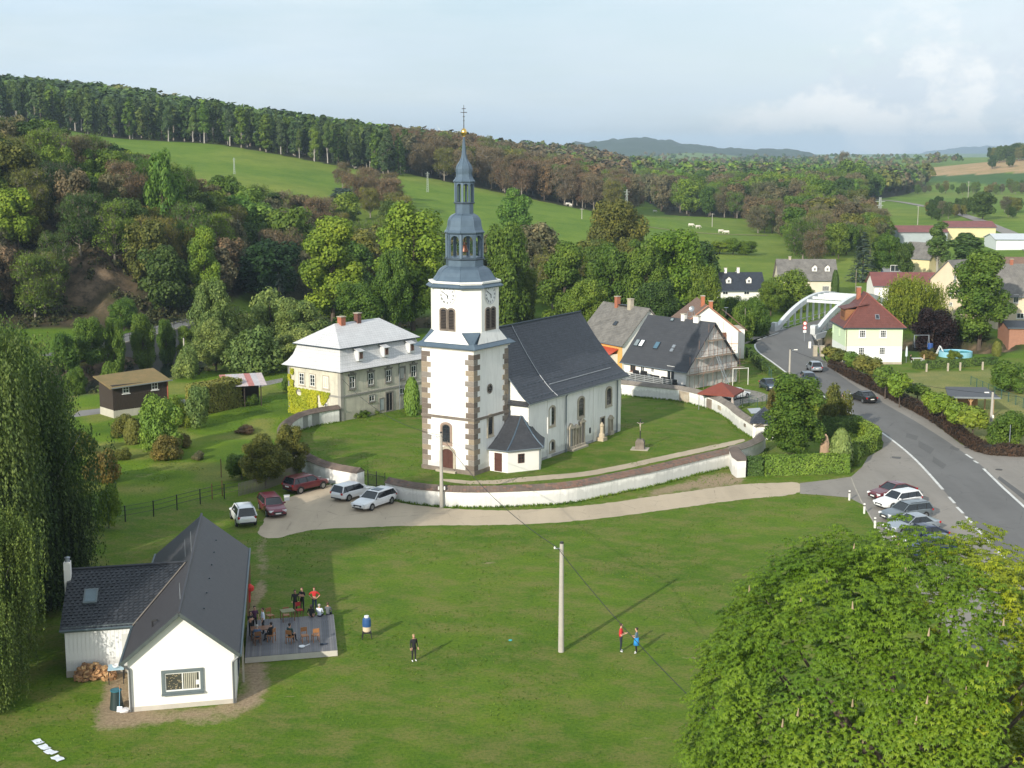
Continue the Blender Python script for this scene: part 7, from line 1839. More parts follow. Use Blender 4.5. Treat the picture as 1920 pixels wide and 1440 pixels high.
# --- houses around the churchyard
M_SLATED=TILE('charcoal roof sheets',(.036,.038,.044),(.044,.046,.052),.9,.36,.6,.4,.01,.12)
M_OLDSL=TILE('old fibre slates',(.115,.108,.10),(.155,.145,.13),.34,.30,.8,.6,.02,.5)
M_BRTILE=TILE('brown roof tiles',(.16,.095,.065),(.19,.115,.08),.3,.3,.7,.5,.015,.25)
M_RED=TILE('dark red roof tiles',(.105,.032,.024),(.135,.042,.032),.3,.32,.6,.5,.012,.2)
M_REDS=TILE('red sheet roof',(.15,.045,.038),(.18,.055,.045),1.1,2.,.5,.4,.02,.2)
M_YEL=P('yellow render',(.66,.57,.33),.06,.8,.85); M_PEACH=P('peach render',(.66,.55,.40),.07,.8,.85); M_ORG=P('orange render',(.60,.34,.10),.08,1,.85)
def scaffold_house():
    c=G(1287,690,3.0); ang=math.atan2(8.9,-7.8)  # along the eave, right corner -> left
    # local x along gable (front corner -> back), y along the eave to the left
    o=(c[0],c[1]); L=11.8; Wd=10.7; a=math.atan2(7.3,7.8)
    # ridge runs along local y here, so build with x=eave direction: start at the left end
    al=math.atan2(-8.9,7.8); ol=(o[0]-math.cos(al)*L,o[1]-math.sin(al)*L)
    t,wall,loc,rf=gable_house('renovation_house','white house with big charcoal roof under renovation, scaffolding on its grey gable',ol,al,L,Wd,2.95,8.85,M_WHITEC,M_SLATED,ov=.45)
    GWl,gz=wall((L,0),(L,Wd)); FW,fz=wall((0,0),(L,0))
    mb=MB(); gr=P('bare grey plaster',(.60,.58,.55),.12,.8,.9); w_=GWl
    mb.add([w_.p(0,-.5,.03),w_.p(Wd,-.5,.03),w_.p(Wd,2.95,.03),w_.p(Wd/2,8.7,.03),w_.p(0,2.95,.03)],[(0,1,2,3,4)]); mb.build('gable_plaster',gr,t)
    mb=MB(); w2=Wall((0,Wd),(0,-1)); mb.add([w2.p(0,-.5,.03),w2.p(Wd,-.5,.03),w2.p(Wd,2.95,.03),w2.p(Wd/2,8.7,.03),w2.p(0,2.95,.03)],[(0,1,2,3,4)]); mb.build('left_gable',M_WHITEC,t)
    for px_,py_,wd,ht in ((1336,628,.8,.9),(1321,662,1.1,1.0),(1343,658,1.1,1.0),(1311,694,1.1,1.1),(1350,688,1.1,1.1)):
        u,z=gz(px_,py_); window(t,GWl,u,z,wd,ht,M_WFR,M_GL,2,1,sur=gr,sw=.08)
    for px_,py_,wd,ht in ((1187,682,1.0,1.3),(1205,684,.7,1.5),(1224,684,.5,.6),(1258,695,1.4,1.9)):
        u,z=fz(px_,py_); window(t,FW,u,min(z,2.0),wd,ht,M_BFR if px_<1190 else M_WFR,M_GL,2,1)
    k=(8.85-2.95)/(Wd/2); al_=math.atan(k)
    def onroof(px_,py_,wd,ht,name,m1,m2):
        # intersect the line of sight with the front roof plane
        r=ray(px_,py_); c_,s_=math.cos(al),math.sin(al)
        best=None
        for Y in np.linspace(180,200,400):
            tt=Y/r[1]; x,y=loc(r[0]*tt,Y); z=CAMH+r[2]*tt; d=abs(z-(2.95+k*y))
            if best is None or d<best[0]: best=(d,x,y,z)
        _,x,y,z=best; nv=Vector((0,-k,1)).normalized(); mb=MB(); cc=Vector((x,y,z))+nv*.08; mb.box(cc,(wd,ht,.12),0,None,Matrix.Rotation(al_,4,'X')); o_=mb.build(name,m1,rf)
        mb=MB(); mb.box(cc+nv*.05,(wd-.14,ht-.14,.05),0,None,Matrix.Rotation(al_,4,'X')); mb.build('pane',m2,o_)
    for q in ((1195,643,.75,1.15,M_GLL),(1204,644,.75,1.15,P('white blind',(.75,.76,.78),.05,3,.6)),(1232,648,.85,1.2,GLASS('blue glass',(.06,.12,.17),.1)),(1261,600,.6,.5,M_GLL)):
        onroof(q[0],q[1],q[2],q[3],'roof_window',M_SHEETD,q[4])
    for q in ((1264,650),(1260,657)): onroof(q[0],q[1],.5,.5,'roof_vent',M_ZINC,M_ZINC)
    chimney(t,L-5.4,Wd/2,8.4,9.5,.6,.55,M_WHITEC); chimney(t,L-2.9,Wd/2-.1,8.5,9.4,.9,.5,M_WHITEC)
    mb=MB()
    for x in (L-4.9,L-3.6): mb.tube((x,Wd/2+.2,8.5),(x,Wd/2+.2,9.9),.03,n=4)
    for z in (9.2,9.9): mb.tube((L-4.9,Wd/2+.2,z),(L-3.6,Wd/2+.2,z),.03,n=4)
    mb.build('sweep_platform_rail',M_ZINC,t)
    mb=MB(); d=Vector((.2,-1,.35)).normalized(); c_=Vector((L-3.9,Wd/2,10.35)); q=d.to_track_quat('Z','Y').to_matrix()
    prof=[(0,0),(.2,.03),(.42,.12)]; vs=[]
    for r_,z in prof:
        for i in range(14): a_=2*PI*i/14; vs.append(c_+q@Vector((math.cos(a_)*r_,math.sin(a_)*r_,z)))
    mb.add(vs,[(j*14+i,j*14+(i+1)%14,(j+1)*14+(i+1)%14,(j+1)*14+i) for j in range(2) for i in range(14)]); mb.tube(c_-Vector((0,0,1.0)),c_,.03,n=5); mb.build('satellite_dish',M_ZINC,t)
    # terrace above the churchyard wall
    T2,wl2,lc2=frame('terrace','grey timber terrace with railings and black covered furniture in front of the white house',ol,al,'terrace')
    dm=P('weathered grey timber',(.26,.27,.28),.15,2,.8)
    for i in range(18):
        mb=MB(); mb.box2((0,-2.9+i*.16,.62),(L,-2.9+i*.16+.145,.66)); mb.build('deck_board',dm,T2)
    mb=MB(); mb.box2((0,-2.9,0),(L,-.1,.6)); mb.build('deck_base',M_DARK,T2)
    nP=8
    for i in range(nP):
        mb=MB(); x=L*i/(nP-1); mb.box2((x-.05,-2.95,.0),(x+.05,-2.85,1.75)); mb.build('railing_post',dm,T2)
    for j in range(4):
        mb=MB(); z=.85+j*.24; mb.box2((0,-2.97,z),(L,-2.93,z+.13)); mb.build('railing_board',dm,T2)
    for x,w_,h_ in ((3.8,1.0,1.25),(5.3,1.1,1.3),(7.4,1.5,.95),(9.4,1.6,.95),(10.9,1.0,.8)):
        g=Vector((ol[0],ol[1],0))+Vector((math.cos(al)*x+math.sin(al)*1.7,math.sin(al)*x-math.cos(al)*1.7,.665)); f=thing('covered_furniture','furniture under a black cover on the terrace','furniture',g,al,'black covered furniture on the terrace')
        mb=MB(); mb.prism([(-w_/2,-.4),(w_/2,-.4),(w_/2,.4),(-w_/2,.4)],0,h_*.55); mb.prism([(-w_/2+.05,.05),(w_/2-.05,.05),(w_/2-.05,.38),(-w_/2+.05,.38)],h_*.55,h_); mb.build('cover',M_BLACK,f)
    # scaffolding
    sc,wS,lS=frame('scaffolding','rusty steel tube scaffolding with plank levels standing against the grey gable',(o[0],o[1]),a,'scaffolding')
    tb=P('rusty tube',(.24,.14,.10),.3,3,.7); pk=P('scaffold plank',(.30,.23,.17),.25,3,.85)
    cols=[.3,2.2,4.2,6.2,8.2,10.1]
    def top(x): return 3.0+min(x,Wd-x)*1.08+1.2
    for i,x in enumerate(cols):
        for dy in (-.35,-1.25):
            mb=MB(); mb.tube((x,dy,-.2),(x,dy,min(8.9,top(x))),.028,n=5); mb.build('standard_tube',tb,sc)
    for z,x0,x1 in ((2.1,-.6,11.3),(4.2,1.5,9.2),(6.4,3.8,6.8)):
        for j in range(3):
            mb=MB(); mb.box2((x0,-.42-j*.28,z),(x1,-.42-j*.28-.25,z+.05)); mb.build('plank',pk,sc)
        for dz in (.5,1.0):
            mb=MB(); mb.tube((x0,-1.28,z+dz),(x1,-1.28,z+dz),.025,n=5); mb.build('ledger_tube',tb,sc)
    for (x0,z0,x1,z1) in ((.3,0,2.2,2.1),(4.2,2.1,6.2,4.2),(6.2,0,8.2,2.1),(2.2,2.1,4.2,4.3),(8.2,0,10.1,2.1)):
        mb=MB(); mb.tube((x0,-1.3,z0),(x1,-1.3,z1),.025,n=5); mb.build('brace_tube',tb,sc)
    for x0 in (4.9,5.35):
        mb=MB(); mb.tube((x0+.9,-2.6,0),(x0-.2,-1.35,4.3),.07,n=6); mb.build('pale_pole',M_ZINC,sc)
scaffold_house()
def grey_roof_house():
    c=G(1167,643,4.1); al=math.atan2(-5.3,3.4)
    L=11.; ol=(c[0]-math.cos(al)*L,c[1]-math.sin(al)*L)
    t,wall,loc,rf=gable_house('orange_house','orange walled house with worn grey slate roof and two chimneys, touching the white house',ol,al,L,9.6,4.1,9.0,M_ORG,M_OLDSL,ov=.4)
    GW,gz=wall((L,0),(L,9.6)); mb=MB(); mb.add([GW.p(0,-.5,.03),GW.p(9.6,-.5,.03),GW.p(9.6,4.1,.03),GW.p(4.8,8.85,.03),GW.p(0,4.1,.03)],[(0,1,2,3,4)]); mb.build('gable_wall',M_WHITEC,t)
    mb=MB(); mb.slab([(L-6.6,-1.9,2.3),(L-.9,-1.9,2.3),(L-.9,-.02,3.1),(L-6.6,-.02,3.1)],.1); mb.build('porch_roof',P('bright red sheet',(.50,.075,.035),.1,2,.5),t)
    mb=MB(); mb.box2((L-6.4,-1.7,-.3),(L-1.1,-.02,2.3),M_WHITEC); mb.build('porch_wall',None,t)
    br=P('chimney brick',(.36,.13,.075)); chimney(t,L-7.3,4.5,8.3,10.1,.65,.65,br); chimney(t,L-4.0,4.5,8.3,10.0,.8,.65,M_STONEL)
    mb=MB(); mb.box((L-5.6,4.6,8.95),(2.3,.9,.12)); mb.build('roof_walkway',M_IRON,rf)
    k=(9.0-4.1)/4.8; mb=MB(); nv=Vector((0,-k,1)).normalized(); mb.box(Vector((L-4.6,2.2,4.1+k*2.2))+nv*.1,(.8,.75,.12),0,None,Matrix.Rotation(math.atan(k),4,'X')); mb.build('roof_window',M_GL,rf)
grey_roof_house()
def white_gable():
    # gable faces the camera, ridge runs away
    Yf=212.; xr=(1384-960)/FPX*(Yf*cp_+4.6); xl=(1268-960)/FPX*(Yf*cp_+4.6); W_=xr-xl
    t,wall,loc,rf=gable_house('brown_roof_house','tall white gabled house with brown tiled roof and two orange chimneys',(xr,Yf),R(90),12.5,W_,5.0,8.75,M_WHITEC,M_BRTILE,ov=.35)
    # local: x away from camera, y leftwards
    GW,gz=wall((0,W_),(0,0)); u,z=gz(1356,632); window(t,GW,u,z,.95,1.4,M_BFR,M_BFR,2,1,name='brown_window')
    mb=MB(); wbox(mb,GW,W_/2,2.85,W_,.12,.05,.06,P('pale brick trim',(.6,.38,.28),.1,2,.8)); mb.build('belt_course',None,t)
    mb=MB()
    for s_ in (0,1):
        a=(-.36,-.35+s_*(W_+.7),4.72); b=(-.36,W_/2,8.78); mb.tube(a,b,.09,n=5,m=P('brick verge',(.42,.2,.13),.15,2,.8))
    mb.build('verge_trim',None,rf)
    br=P('orange brick',(.40,.14,.07),.15,3,.85); chimney(t,3.0,W_/2+.4,8.2,9.9,.75,.55,br); chimney(t,1.9,W_/2-.7,7.8,9.2,.75,.55,br)
    mb=MB(); mb.lathe([(0,0),(.38,.08)],14,(3.2,W_/2-3.3,8.0)); mb.tube((3.2,W_/2-3.3,6.8),(3.2,W_/2-3.3,8.0),.03,n=4); mb.build('satellite_dish',M_ZINC,t)
    # lower wing on the right
    mb=MB(); mb.box2((3.5,-1.6,-.5),(9,0,4.6),M_WHITEC); mb.build('wing_wall',None,t)
    mb=MB(); mb.slab([(3.2,-2.0,4.5),(9.3,-2.0,4.5),(9.3,1.2,7.2),(3.2,1.2,7.2)],.12); mb.build('wing_roof',M_BRTILE,t)
white_gable()
def green_house():
    Yf=209.5; D_=(Yf*cp_+5.0); x0=(1584-960)/FPX*D_; x1=(1691-960)/FPX*D_; W_=x1-x0; he=5.7
    t,wall,loc=frame('green_house','pale green and white house with dark red hipped roof and wooden dormer beside the bridge',(x0,Yf),R(0),'house')
    Dp=8.6; gm=P('pale green render',(.60,.74,.50),.05,.8,.85); wm=P('off white render',(.74,.78,.74),.05,.8,.85)
    mb=MB(); zs=2.75
    mb.prism([(0,0),(W_,0),(W_,Dp),(0,Dp)],-.6,zs,wm); mb.build('lower_wall',None,t); mb=MB(); mb.prism([(0,0),(W_,0),(W_,Dp),(0,Dp)],zs,he,gm); mb.build('upper_wall',None,t)
    # sloping border of the two colours on the left face
    LW,lz=wall((0,Dp),(0,0)); mb=MB(); mb.add([LW.p(0,zs-.01,.012),LW.p(Dp,zs-.01,.012),LW.p(Dp,zs+.01,.012),LW.p(0,zs-.9+.9,.012)],[(0,1,2,3)],gm)
    mb=MB(); mb.prism([(-.03,-.03),(W_+.03,-.03),(W_+.03,Dp),(-.03,Dp)],-.6,.35); mb.build('plinth',M_STONEL,t)
    FW,fz=wall((0,0),(W_,0))
    for px_,py_ in ((1617,626),(1656,626),(1615,658),(1654,658)):
        u,z=fz(px_,py_); window(t,FW,u,z,.92,1.12,P('dark bars',(.10,.09,.08),.1,4,.6) if False else M_WFR,M_GL,3,3,sur=M_WFR,sw=.07,so=.05)
    for px_,py_ in ((1562,616),(1574,622)):
        u,z=lz(px_,py_); window(t,LW,u,z,.55,1.0,gm,gm,1,1,name='blind_window')
    u,z=fz(1590,640); pipe(t,FW,.12,0,he,.05,m=P('copper pipe',(.2,.13,.09),.1,3,.5))
    e=.45; k=1.12; zr=10.55; xm=W_*.455
    ez=he-.1
    mb=MB(); c=[(-e,-e,ez),(W_+e,-e,ez),(W_+e,Dp+e,ez),(-e,Dp+e,ez)]; r0=(xm,3.4,zr); r1=(xm,Dp-2.5,zr)
    mb.add(c+[r0,r1],[(0,1,4),(1,2,5,4),(2,3,5),(3,0,4,5),(3,2,1,0)],M_RED); rf=mb.build('roof',M_RED,t)
    mb=MB()
    for a in (c[0],c[1]): mb.tube(a,r0,.10,n=5)
    mb.tube(r0,r1,.1,n=5); mb.build('hip_tiles',P('hip tile red',(.22,.07,.05),.15,3,.7),rf)
    mb=MB(); mb.tube(c[0],c[1],.08,n=6); mb.tube(c[0],c[3],.08,n=6); mb.build('gutter',M_SHEETD,rf)
    chimney(t,xm-.9,5.3,9.4,11.3,.6,.6,P('chimney brick',(.36,.13,.075)))
    # front skylight
    al_=math.atan((zr-ez)/(3.4+e)); nv=Vector((0,-math.sin(al_),math.cos(al_))); cc=Vector((4.9,.75,ez+(1.2)*math.tan(al_)))+nv*.1
    mb=MB(); mb.box(cc,(.62,.85,.12),0,None,Matrix.Rotation(al_,4,'X')); sk=mb.build('roof_window',M_ZINC,rf); mb=MB(); mb.box(cc+nv*.05,(.45,.68,.05),0,None,Matrix.Rotation(al_,4,'X')); mb.build('pane',M_GL,sk)
    # timber dormer on the left slope
    tm=P('orange timber cladding',(.26,.115,.045),.2,4,.7)
    mb=MB(); mb.box2((.3,1.9,ez+.6),(xm-.6,5.0,ez+2.6),tm); dm=mb.build('dormer',tm,t)
    mb=MB(); mb.slab([(-.1,1.6,ez+2.75),(xm-.2,1.6,ez+3.55),(xm-.2,5.3,ez+3.55),(-.1,5.3,ez+2.75)],.12); mb.build('dormer_roof',M_RED,dm)
    w3=Wall((.3,5.0),(0,-1))
    for u in (.8,1.5,2.3): window(dm,w3,u,ez+1.75,.55,.9,M_BFR,M_GL,1,1,sill=False)
green_house()
def simple(name,label,px0,px1,ybase,Y,hE,hR,Wd,wm,rm,ang=0.,wins=(),cat='house',dorm=(),chim=(),z=None,ov=.4,gside=None,**kw):
    D_=Y*cp_+4.6; x0=(px0-960)/FPX*D_; x1=(px1-960)/FPX*D_; L=(x1-x0)/max(.3,math.cos(ang))
    zz=Tz((x0+x1)/2,Y) if z is None else z
    t,wall,loc,rf=gable_house(name,label,(x0,Y),ang,L,Wd,hE,hR,wm,rm,cat,ov,z=zz,**kw)
    FW,fz=wall((0,0),(L,0))
    for (px_,py_,wd,ht) in wins:
        u,z_=fz(px_,py_); window(t,FW,u,z_,wd,ht,M_WFR,M_GL,2,1)
    k=(hR-hE)/(Wd/2)
    for px_,fr in dorm:
        u,_=fz(px_,ybase); y=Wd/2*fr; zt=hE+k*y
        mb=MB(); mb.prism([(u-.55,y),(u+.55,y),(u+.55,y+1.6),(u-.55,y+1.6)],zt-.15,zt+.95,M_WHITEC); mb.add([(u-.55,y,zt+.95),(u+.55,y,zt+.95),(u,y,zt+1.45)],[(0,1,2)],M_WHITEC); dm=mb.build('dormer',None,t)
        mb=MB(); mb.slab([(u-.7,y-.12,zt+.86),(u,y-.12,zt+1.52),(u,y+2.2,zt+1.52),(u-.7,y+2.2,zt+.86)],.07); mb.slab([(u+.7,y-.12,zt+.86),(u+.7,y+2.2,zt+.86),(u,y+2.2,zt+1.52),(u,y-.12,zt+1.52)],.07); mb.build('dormer_roof',rm,dm)
        window(dm,Wall((0,y),(L,0)),u,zt+.45,.5,.65,M_WFR,M_GL,2,1,sill=False)
    for px_,h_,m_ in chim:
        u,_=fz(px_,ybase); chimney(t,u,Wd/2,hR-.5,hR+h_,.55,.5,m_)
    return t,wall,loc,L
simple('black_roof_house','long low white house with black roof and two white dormers beyond the river',1338,1434,558,300,2.6,6.0,8.,M_WHITEC,M_SLATE,R(3),wins=[(1360,549,1.2,.8),(1400,549,1.2,.8)],dorm=[(1368,.35),(1406,.35)],chim=[(1366,.9,M_WHITEC),(1390,1.0,M_WHITEC)])
simple('garage','small dark roofed garage below the black roofed house',1340,1368,580,268,2.2,3.6,5.,P('grey render wall',(.36,.36,.35),.1,1,.9),M_SLATE,R(12),cat='garage')
simple('dormer_house','cream house with grey slate roof and two small dormers behind the bridge',1462,1568,556,310,4.0,8.1,9.,P('cream render',(.66,.60,.48),.08,.8,.85),M_OLDSL,R(-3),wins=[(1544,541,.5,1.1),(1548,541,.5,1.1),(1552,541,.5,1.1),(1500,544,.9,1.1)],dorm=[(1528,.38),(1552,.38)],chim=[(1484,.5,M_STONEL)])
simple('red_roof_row','long white building with dark red sheet roof behind the willow',1640,1784,560,285,5.0,7.3,9.,M_WHITEC,M_REDS,R(-4),wins=[(1765,539,1.5,.9),(1735,560,1.3,.9)],chim=[])
def pale_gable():
    Y=262.; D_=Y*cp_+4.6; xr=(1809-960)/FPX*D_
    t,wall,loc,rf=gable_house('peach_gable_house','tall peach gabled house with grey slate roof between red roofed row and tall green tree',(xr,Y),R(30),14.,8.8,7.7,11.6,M_PEACH,M_OLDSL,ov=.3)
    w_,wz=wall((0,8.8),(0,0))
    for px_,py_,wd,ht in ((1791,523,.6,1.3),(1800,523,.6,1.3),(1797,506,.6,.7),(1784,550,.9,1.5),(1783,570,.8,.7),(1797,550,.9,1.4)):
        u,z=wz(px_,py_); window(t,w_,min(8.2,max(.6,u)),z,wd,ht,M_WFR,M_GL,2,2)
pale_gable()
def yellow_house():
    a=R(-50); c=A(1743,485,362); o=(c[0]-math.cos(a)*8.5,c[1]-math.sin(a)*8.5)
    t,wall,loc,rf=gable_house('yellow_house','yellow house with dark grey gable roof below the warehouse',o,a,8.5,7.4,c[2]+.1,c[2]+3.9,M_YEL,M_OLDSL,ov=.35)
    g,gz=wall((8.5,0),(8.5,7.4)); u,z=gz(1756,491); window(t,g,3.6,z,1.2,1.1,M_BFR,M_GL,2,1); chimney(t,7.0,3.7,c[2]+3.4,c[2]+4.7,.6,.5,M_STONEL)
yellow_house()
simple('warehouse','long grey metal warehouse with red roof in the meadow',1686,1776,458,470,3.6,5.5,12.,P('grey metal cladding',(.36,.40,.43),.1,.8,.5),M_REDS,R(-1),cat='warehouse',wins=[(1757,447,2.2,1.8)])
simple('warehouse_annex','yellow end block of the red roofed warehouse, partly behind the birch',1777,1866,458,474,3.8,5.6,11.,M_YEL,M_REDS,R(-1),cat='warehouse')
simple('white_hall','long white industrial hall at the right edge under the lane',1868,1990,478,430,3.2,4.6,14.,P('white cladding',(.62,.66,.68),.05,.8,.6),P('pale sheet',(.55,.58,.6),.06,1,.5),R(-4),cat='warehouse')
simple('brown_roof_block','low building with rusty brown roof at the right edge',1862,1990,505,350,2.6,5.4,11.,M_PEACH,M_BRTILE,R(-6))
simple('peach_villa','peach villa with grey roof and small balcony at the right edge',1868,1990,640,252,6.4,11.6,11.,M_PEACH,M_OLDSL,R(-6),wins=[(1905,560,.9,1.5),(1892,577,.9,1.4),(1913,592,1.3,1.0)],chim=[(1902,.8,None)])
simple('brick_annex','orange brick annex with dark flat roof at the right edge behind the trees',1894,1985,645,232,2.9,3.6,8.,P('orange brick wall',(.34,.17,.11),.15,2,.85),M_SLATE,R(-6),cat='annex')
simple('blue_garage','white and blue garage with open black front below the spruce',1660,1702,507,345,2.6,3.6,7.,P('blue render',(.16,.22,.42),.1,1,.8),P('flat grey roof',(.26,.27,.28),.1,1,.8),R(-6),cat='garage',wins=[(1678,503,2.2,1.6)])
def shed_left():
    a,b=G(212,770,1.0),G(318,752,1.0); ang=math.atan2(b[1]-a[1],b[0]-a[0])*.55; 
    a=A(212,760,166); b=A(316,745,171); ang=math.atan2(5,b[0]-a[0]); L=math.hypot(b[0]-a[0],5)
    t,wall,loc=frame('garden_shed','dark timber shed with mossy brown lean-to roof and small windows in the garden',(a[0],a[1]),ang,'shed')
    tb=P('black stained timber',(.040,.028,.020),.25,4,.8,.3,14)
    mb=MB(); mb.box2((0,0,1.0),(L,3.6,4.0)); mb.build('frame_wall',tb,t)
    n=int(L/.3)
    for i in range(n):
        mb=MB(); mb.box2((i*L/n+.01,-.03,.9),((i+1)*L/n-.01,0,2.75 if i<n*.62 else 3.9)); mb.build('wall_board',tb,t)
    mb=MB(); mb.box2((0,-.02,-.5),(L,3.6,.95)); mb.build('white_base',M_CREAM,t)
    W1,wz=wall((0,0),(L,0))
    for px_,py_ in ((236,733),(290,729)):
        u,z=wz(px_,py_); window(t,W1,max(.8,min(L-.8,u)),3.35,.85,.9,M_WFR,M_GL,2,2)
    mb=MB(); mb.slab([(-.5,-.55,3.75),(L+.2,-.55,3.95),(L+.2,4.1,4.95),(-.5,4.1,4.75)],.12,P('mossy brown roof',(.20,.135,.055),.3,1,.9,.4,6,c2=(.12,.11,.04))); rf=mb.build('roof',None,t)
    mb=MB(); mb.box((L/2,-.57,3.84),(L+.7,.05,.12),0,M_ZINC,Matrix.Rotation(-.02,4,'Y')); mb.build('fascia',None,rf)
    mb=MB(); mb.tube((L-.12,-.08,0),(L-.12,-.08,3.8),.08,n=6); mb.build('corner_post',P('red post',(.30,.08,.04),.2,3,.7),t)
    t2,w2,l2=frame('open_shed','open dark shed with faded red and white striped corrugated roof beside the tall hedge',G(425,765)[:2],R(20),'shed')
    mb=MB(); mb.box2((0,2.8,0),(4.6,3.0,2.9)); mb.box2((0,0,0),(.12,3,2.9)); mb.build('wall',tb,t2)
    for x in (.1,2.3,4.4):
        mb=MB(); mb.box2((x-.06,-.05,0),(x+.06,.07,2.9)); mb.build('post',tb,t2)
    # corrugated sheets, each its own
    rr=random.Random(6)
    cols=[P('faded red sheet',(.42,.17,.15),.2,2,.6),P('pale pink sheet',(.50,.42,.42),.2,2,.6),P('grey sheet',(.45,.43,.45),.2,2,.6)]
    for i in range(7):
        mb=MB(); x0=-.35+i*.78; vs=[];fs=[]
        for j in range(9):
            x=x0+j*.78/8*1.02; dz=.03*math.sin(j*PI*1.0)+(.03 if j%2 else 0)
            vs+=[(x,-.6,2.75+dz),(x,3.4,3.75+dz)]
            if j: k=2*j; fs.append((k-2,k,k+1,k-1))
        mb.add(vs,fs); mb.build('roof_sheet',cols[(0,1,2,1,0,2,1)[i]],t2)
shed_left()
def pergola():
    # carport: flat dark roof, timber posts
    a=A(1775,795,160); t,wall,loc=frame('garden_shelter','open timber garden shelter with flat dark grey roof on the hay meadow',(A(1797,800,168.5)[0],168.5),R(-6),'shelter')
    tm=P('fresh pine',(.46,.27,.13),.12,4,.7); rt=P('roofing felt',(.075,.080,.090),.1,2,.7)
    h=2.35
    mb=MB(); mb.slab([(-1.6,-.9,h),(4.6,-.9,h+.0),(4.1,4.6,h+.35),(-.9,4.6,h+.35)],.16,rt); rf=mb.build('roof',None,t)
    mb=MB(); mb.box((1.5,-.93,h-.08),(6.3,.05,.2)); mb.build('fascia',M_ZINC,rf)
    for x,y in ((-.5,-.5),(1.2,-.5),(3.9,-.5),(3.9,3.8),(-.5,3.8)):
        mb=MB(); mb.box2((x-.08,y-.08,-.1),(x+.08,y+.08,h)); mb.build('post',tm,t)
    for x in (.75,1.65):
        mb=MB(); mb.tube((1.2,-.5,h-.8),(x,-.5,h-.1),.05,n=4); mb.build('brace',tm,t)
    n=12
    for i in range(n):
        mb=MB(); z=.1+i*.185; mb.box2((-.5,-.45,z),(-.42,3.8,z+.17)); mb.build('wall_board',P('red brown boards',(.26,.085,.045),.15,3,.7),t)
    for i in range(n-2):
        mb=MB(); z=.1+i*.185; mb.box2((-.4,3.7,z),(3.0,3.78,z+.17)); mb.build('back_board',tm,t)
pergola()
def gazebo():
    g=G(1352,768); t=thing('party_tent','pavilion tent with dark red pyramid roof in the yard of the scaffolded house','pavilion',(g[0]+.1,g[1]+1.0,0),R(-25))
    rm=P('dark red canvas',(.19,.045,.028),.12,2,.8); w_=2.35
    mb=MB(); e=[(-w_,-w_,2.15),(w_,-w_,2.15),(w_,w_,2.15),(-w_,w_,2.15)]; mb.add(e+[(0,0,3.35)],[(0,1,4),(1,2,4),(2,3,4),(3,0,4)]); 
    e2=[(x,y,1.95) for x,y,z in e]; mb.add(e+e2,[(i,4+i,4+(i+1)%4,(i+1)%4) for i in range(4)]); mb.build('canopy',rm,t)
    for x in (-1,1):
        for y in (-1,1):
            mb=MB(); mb.tube((x*2.2,y*2.2,0),(x*2.2,y*2.2,2.1),.05,n=6); mb.build('pole',M_ZINC,t)
    mb=MB(); mb.tube((2.1,-2.1,2.0),(2.15,-2.15,.1),.12,.30,8,P('gathered pale curtain',(.42,.36,.32),.1,3,.9)); mb.build('side_curtain',None,t)
    g=G(1416,795); s=thing('solar_panel','tilted white framed solar panel lying by the gatehouse roof','solar panel',(g[0],g[1],1.2),R(20))
    mb=MB(); mb.box((0,0,.4),(1.7,1.1,.05),0,M_ZINC,Matrix.Rotation(R(24),4,'X')); mb.build('frame',None,s)
    for i in range(5):
        for j in range(3):
            mb=MB(); mb.box(Matrix.Rotation(R(24),4,'X')@Vector((-.64+i*.32,-.33+j*.33,.03))+Vector((0,0,.4)),(.29,.30,.01),0,None,Matrix.Rotation(R(24),4,'X')); mb.build('cell',P('solar cell',(.33,.36,.40),.05,3,.2),s)
    mb=MB(); mb.tube((0,.3,-1.2),(0,.3,.5),.04,n=5); mb.build('stand',M_ZINC,s)
gazebo()
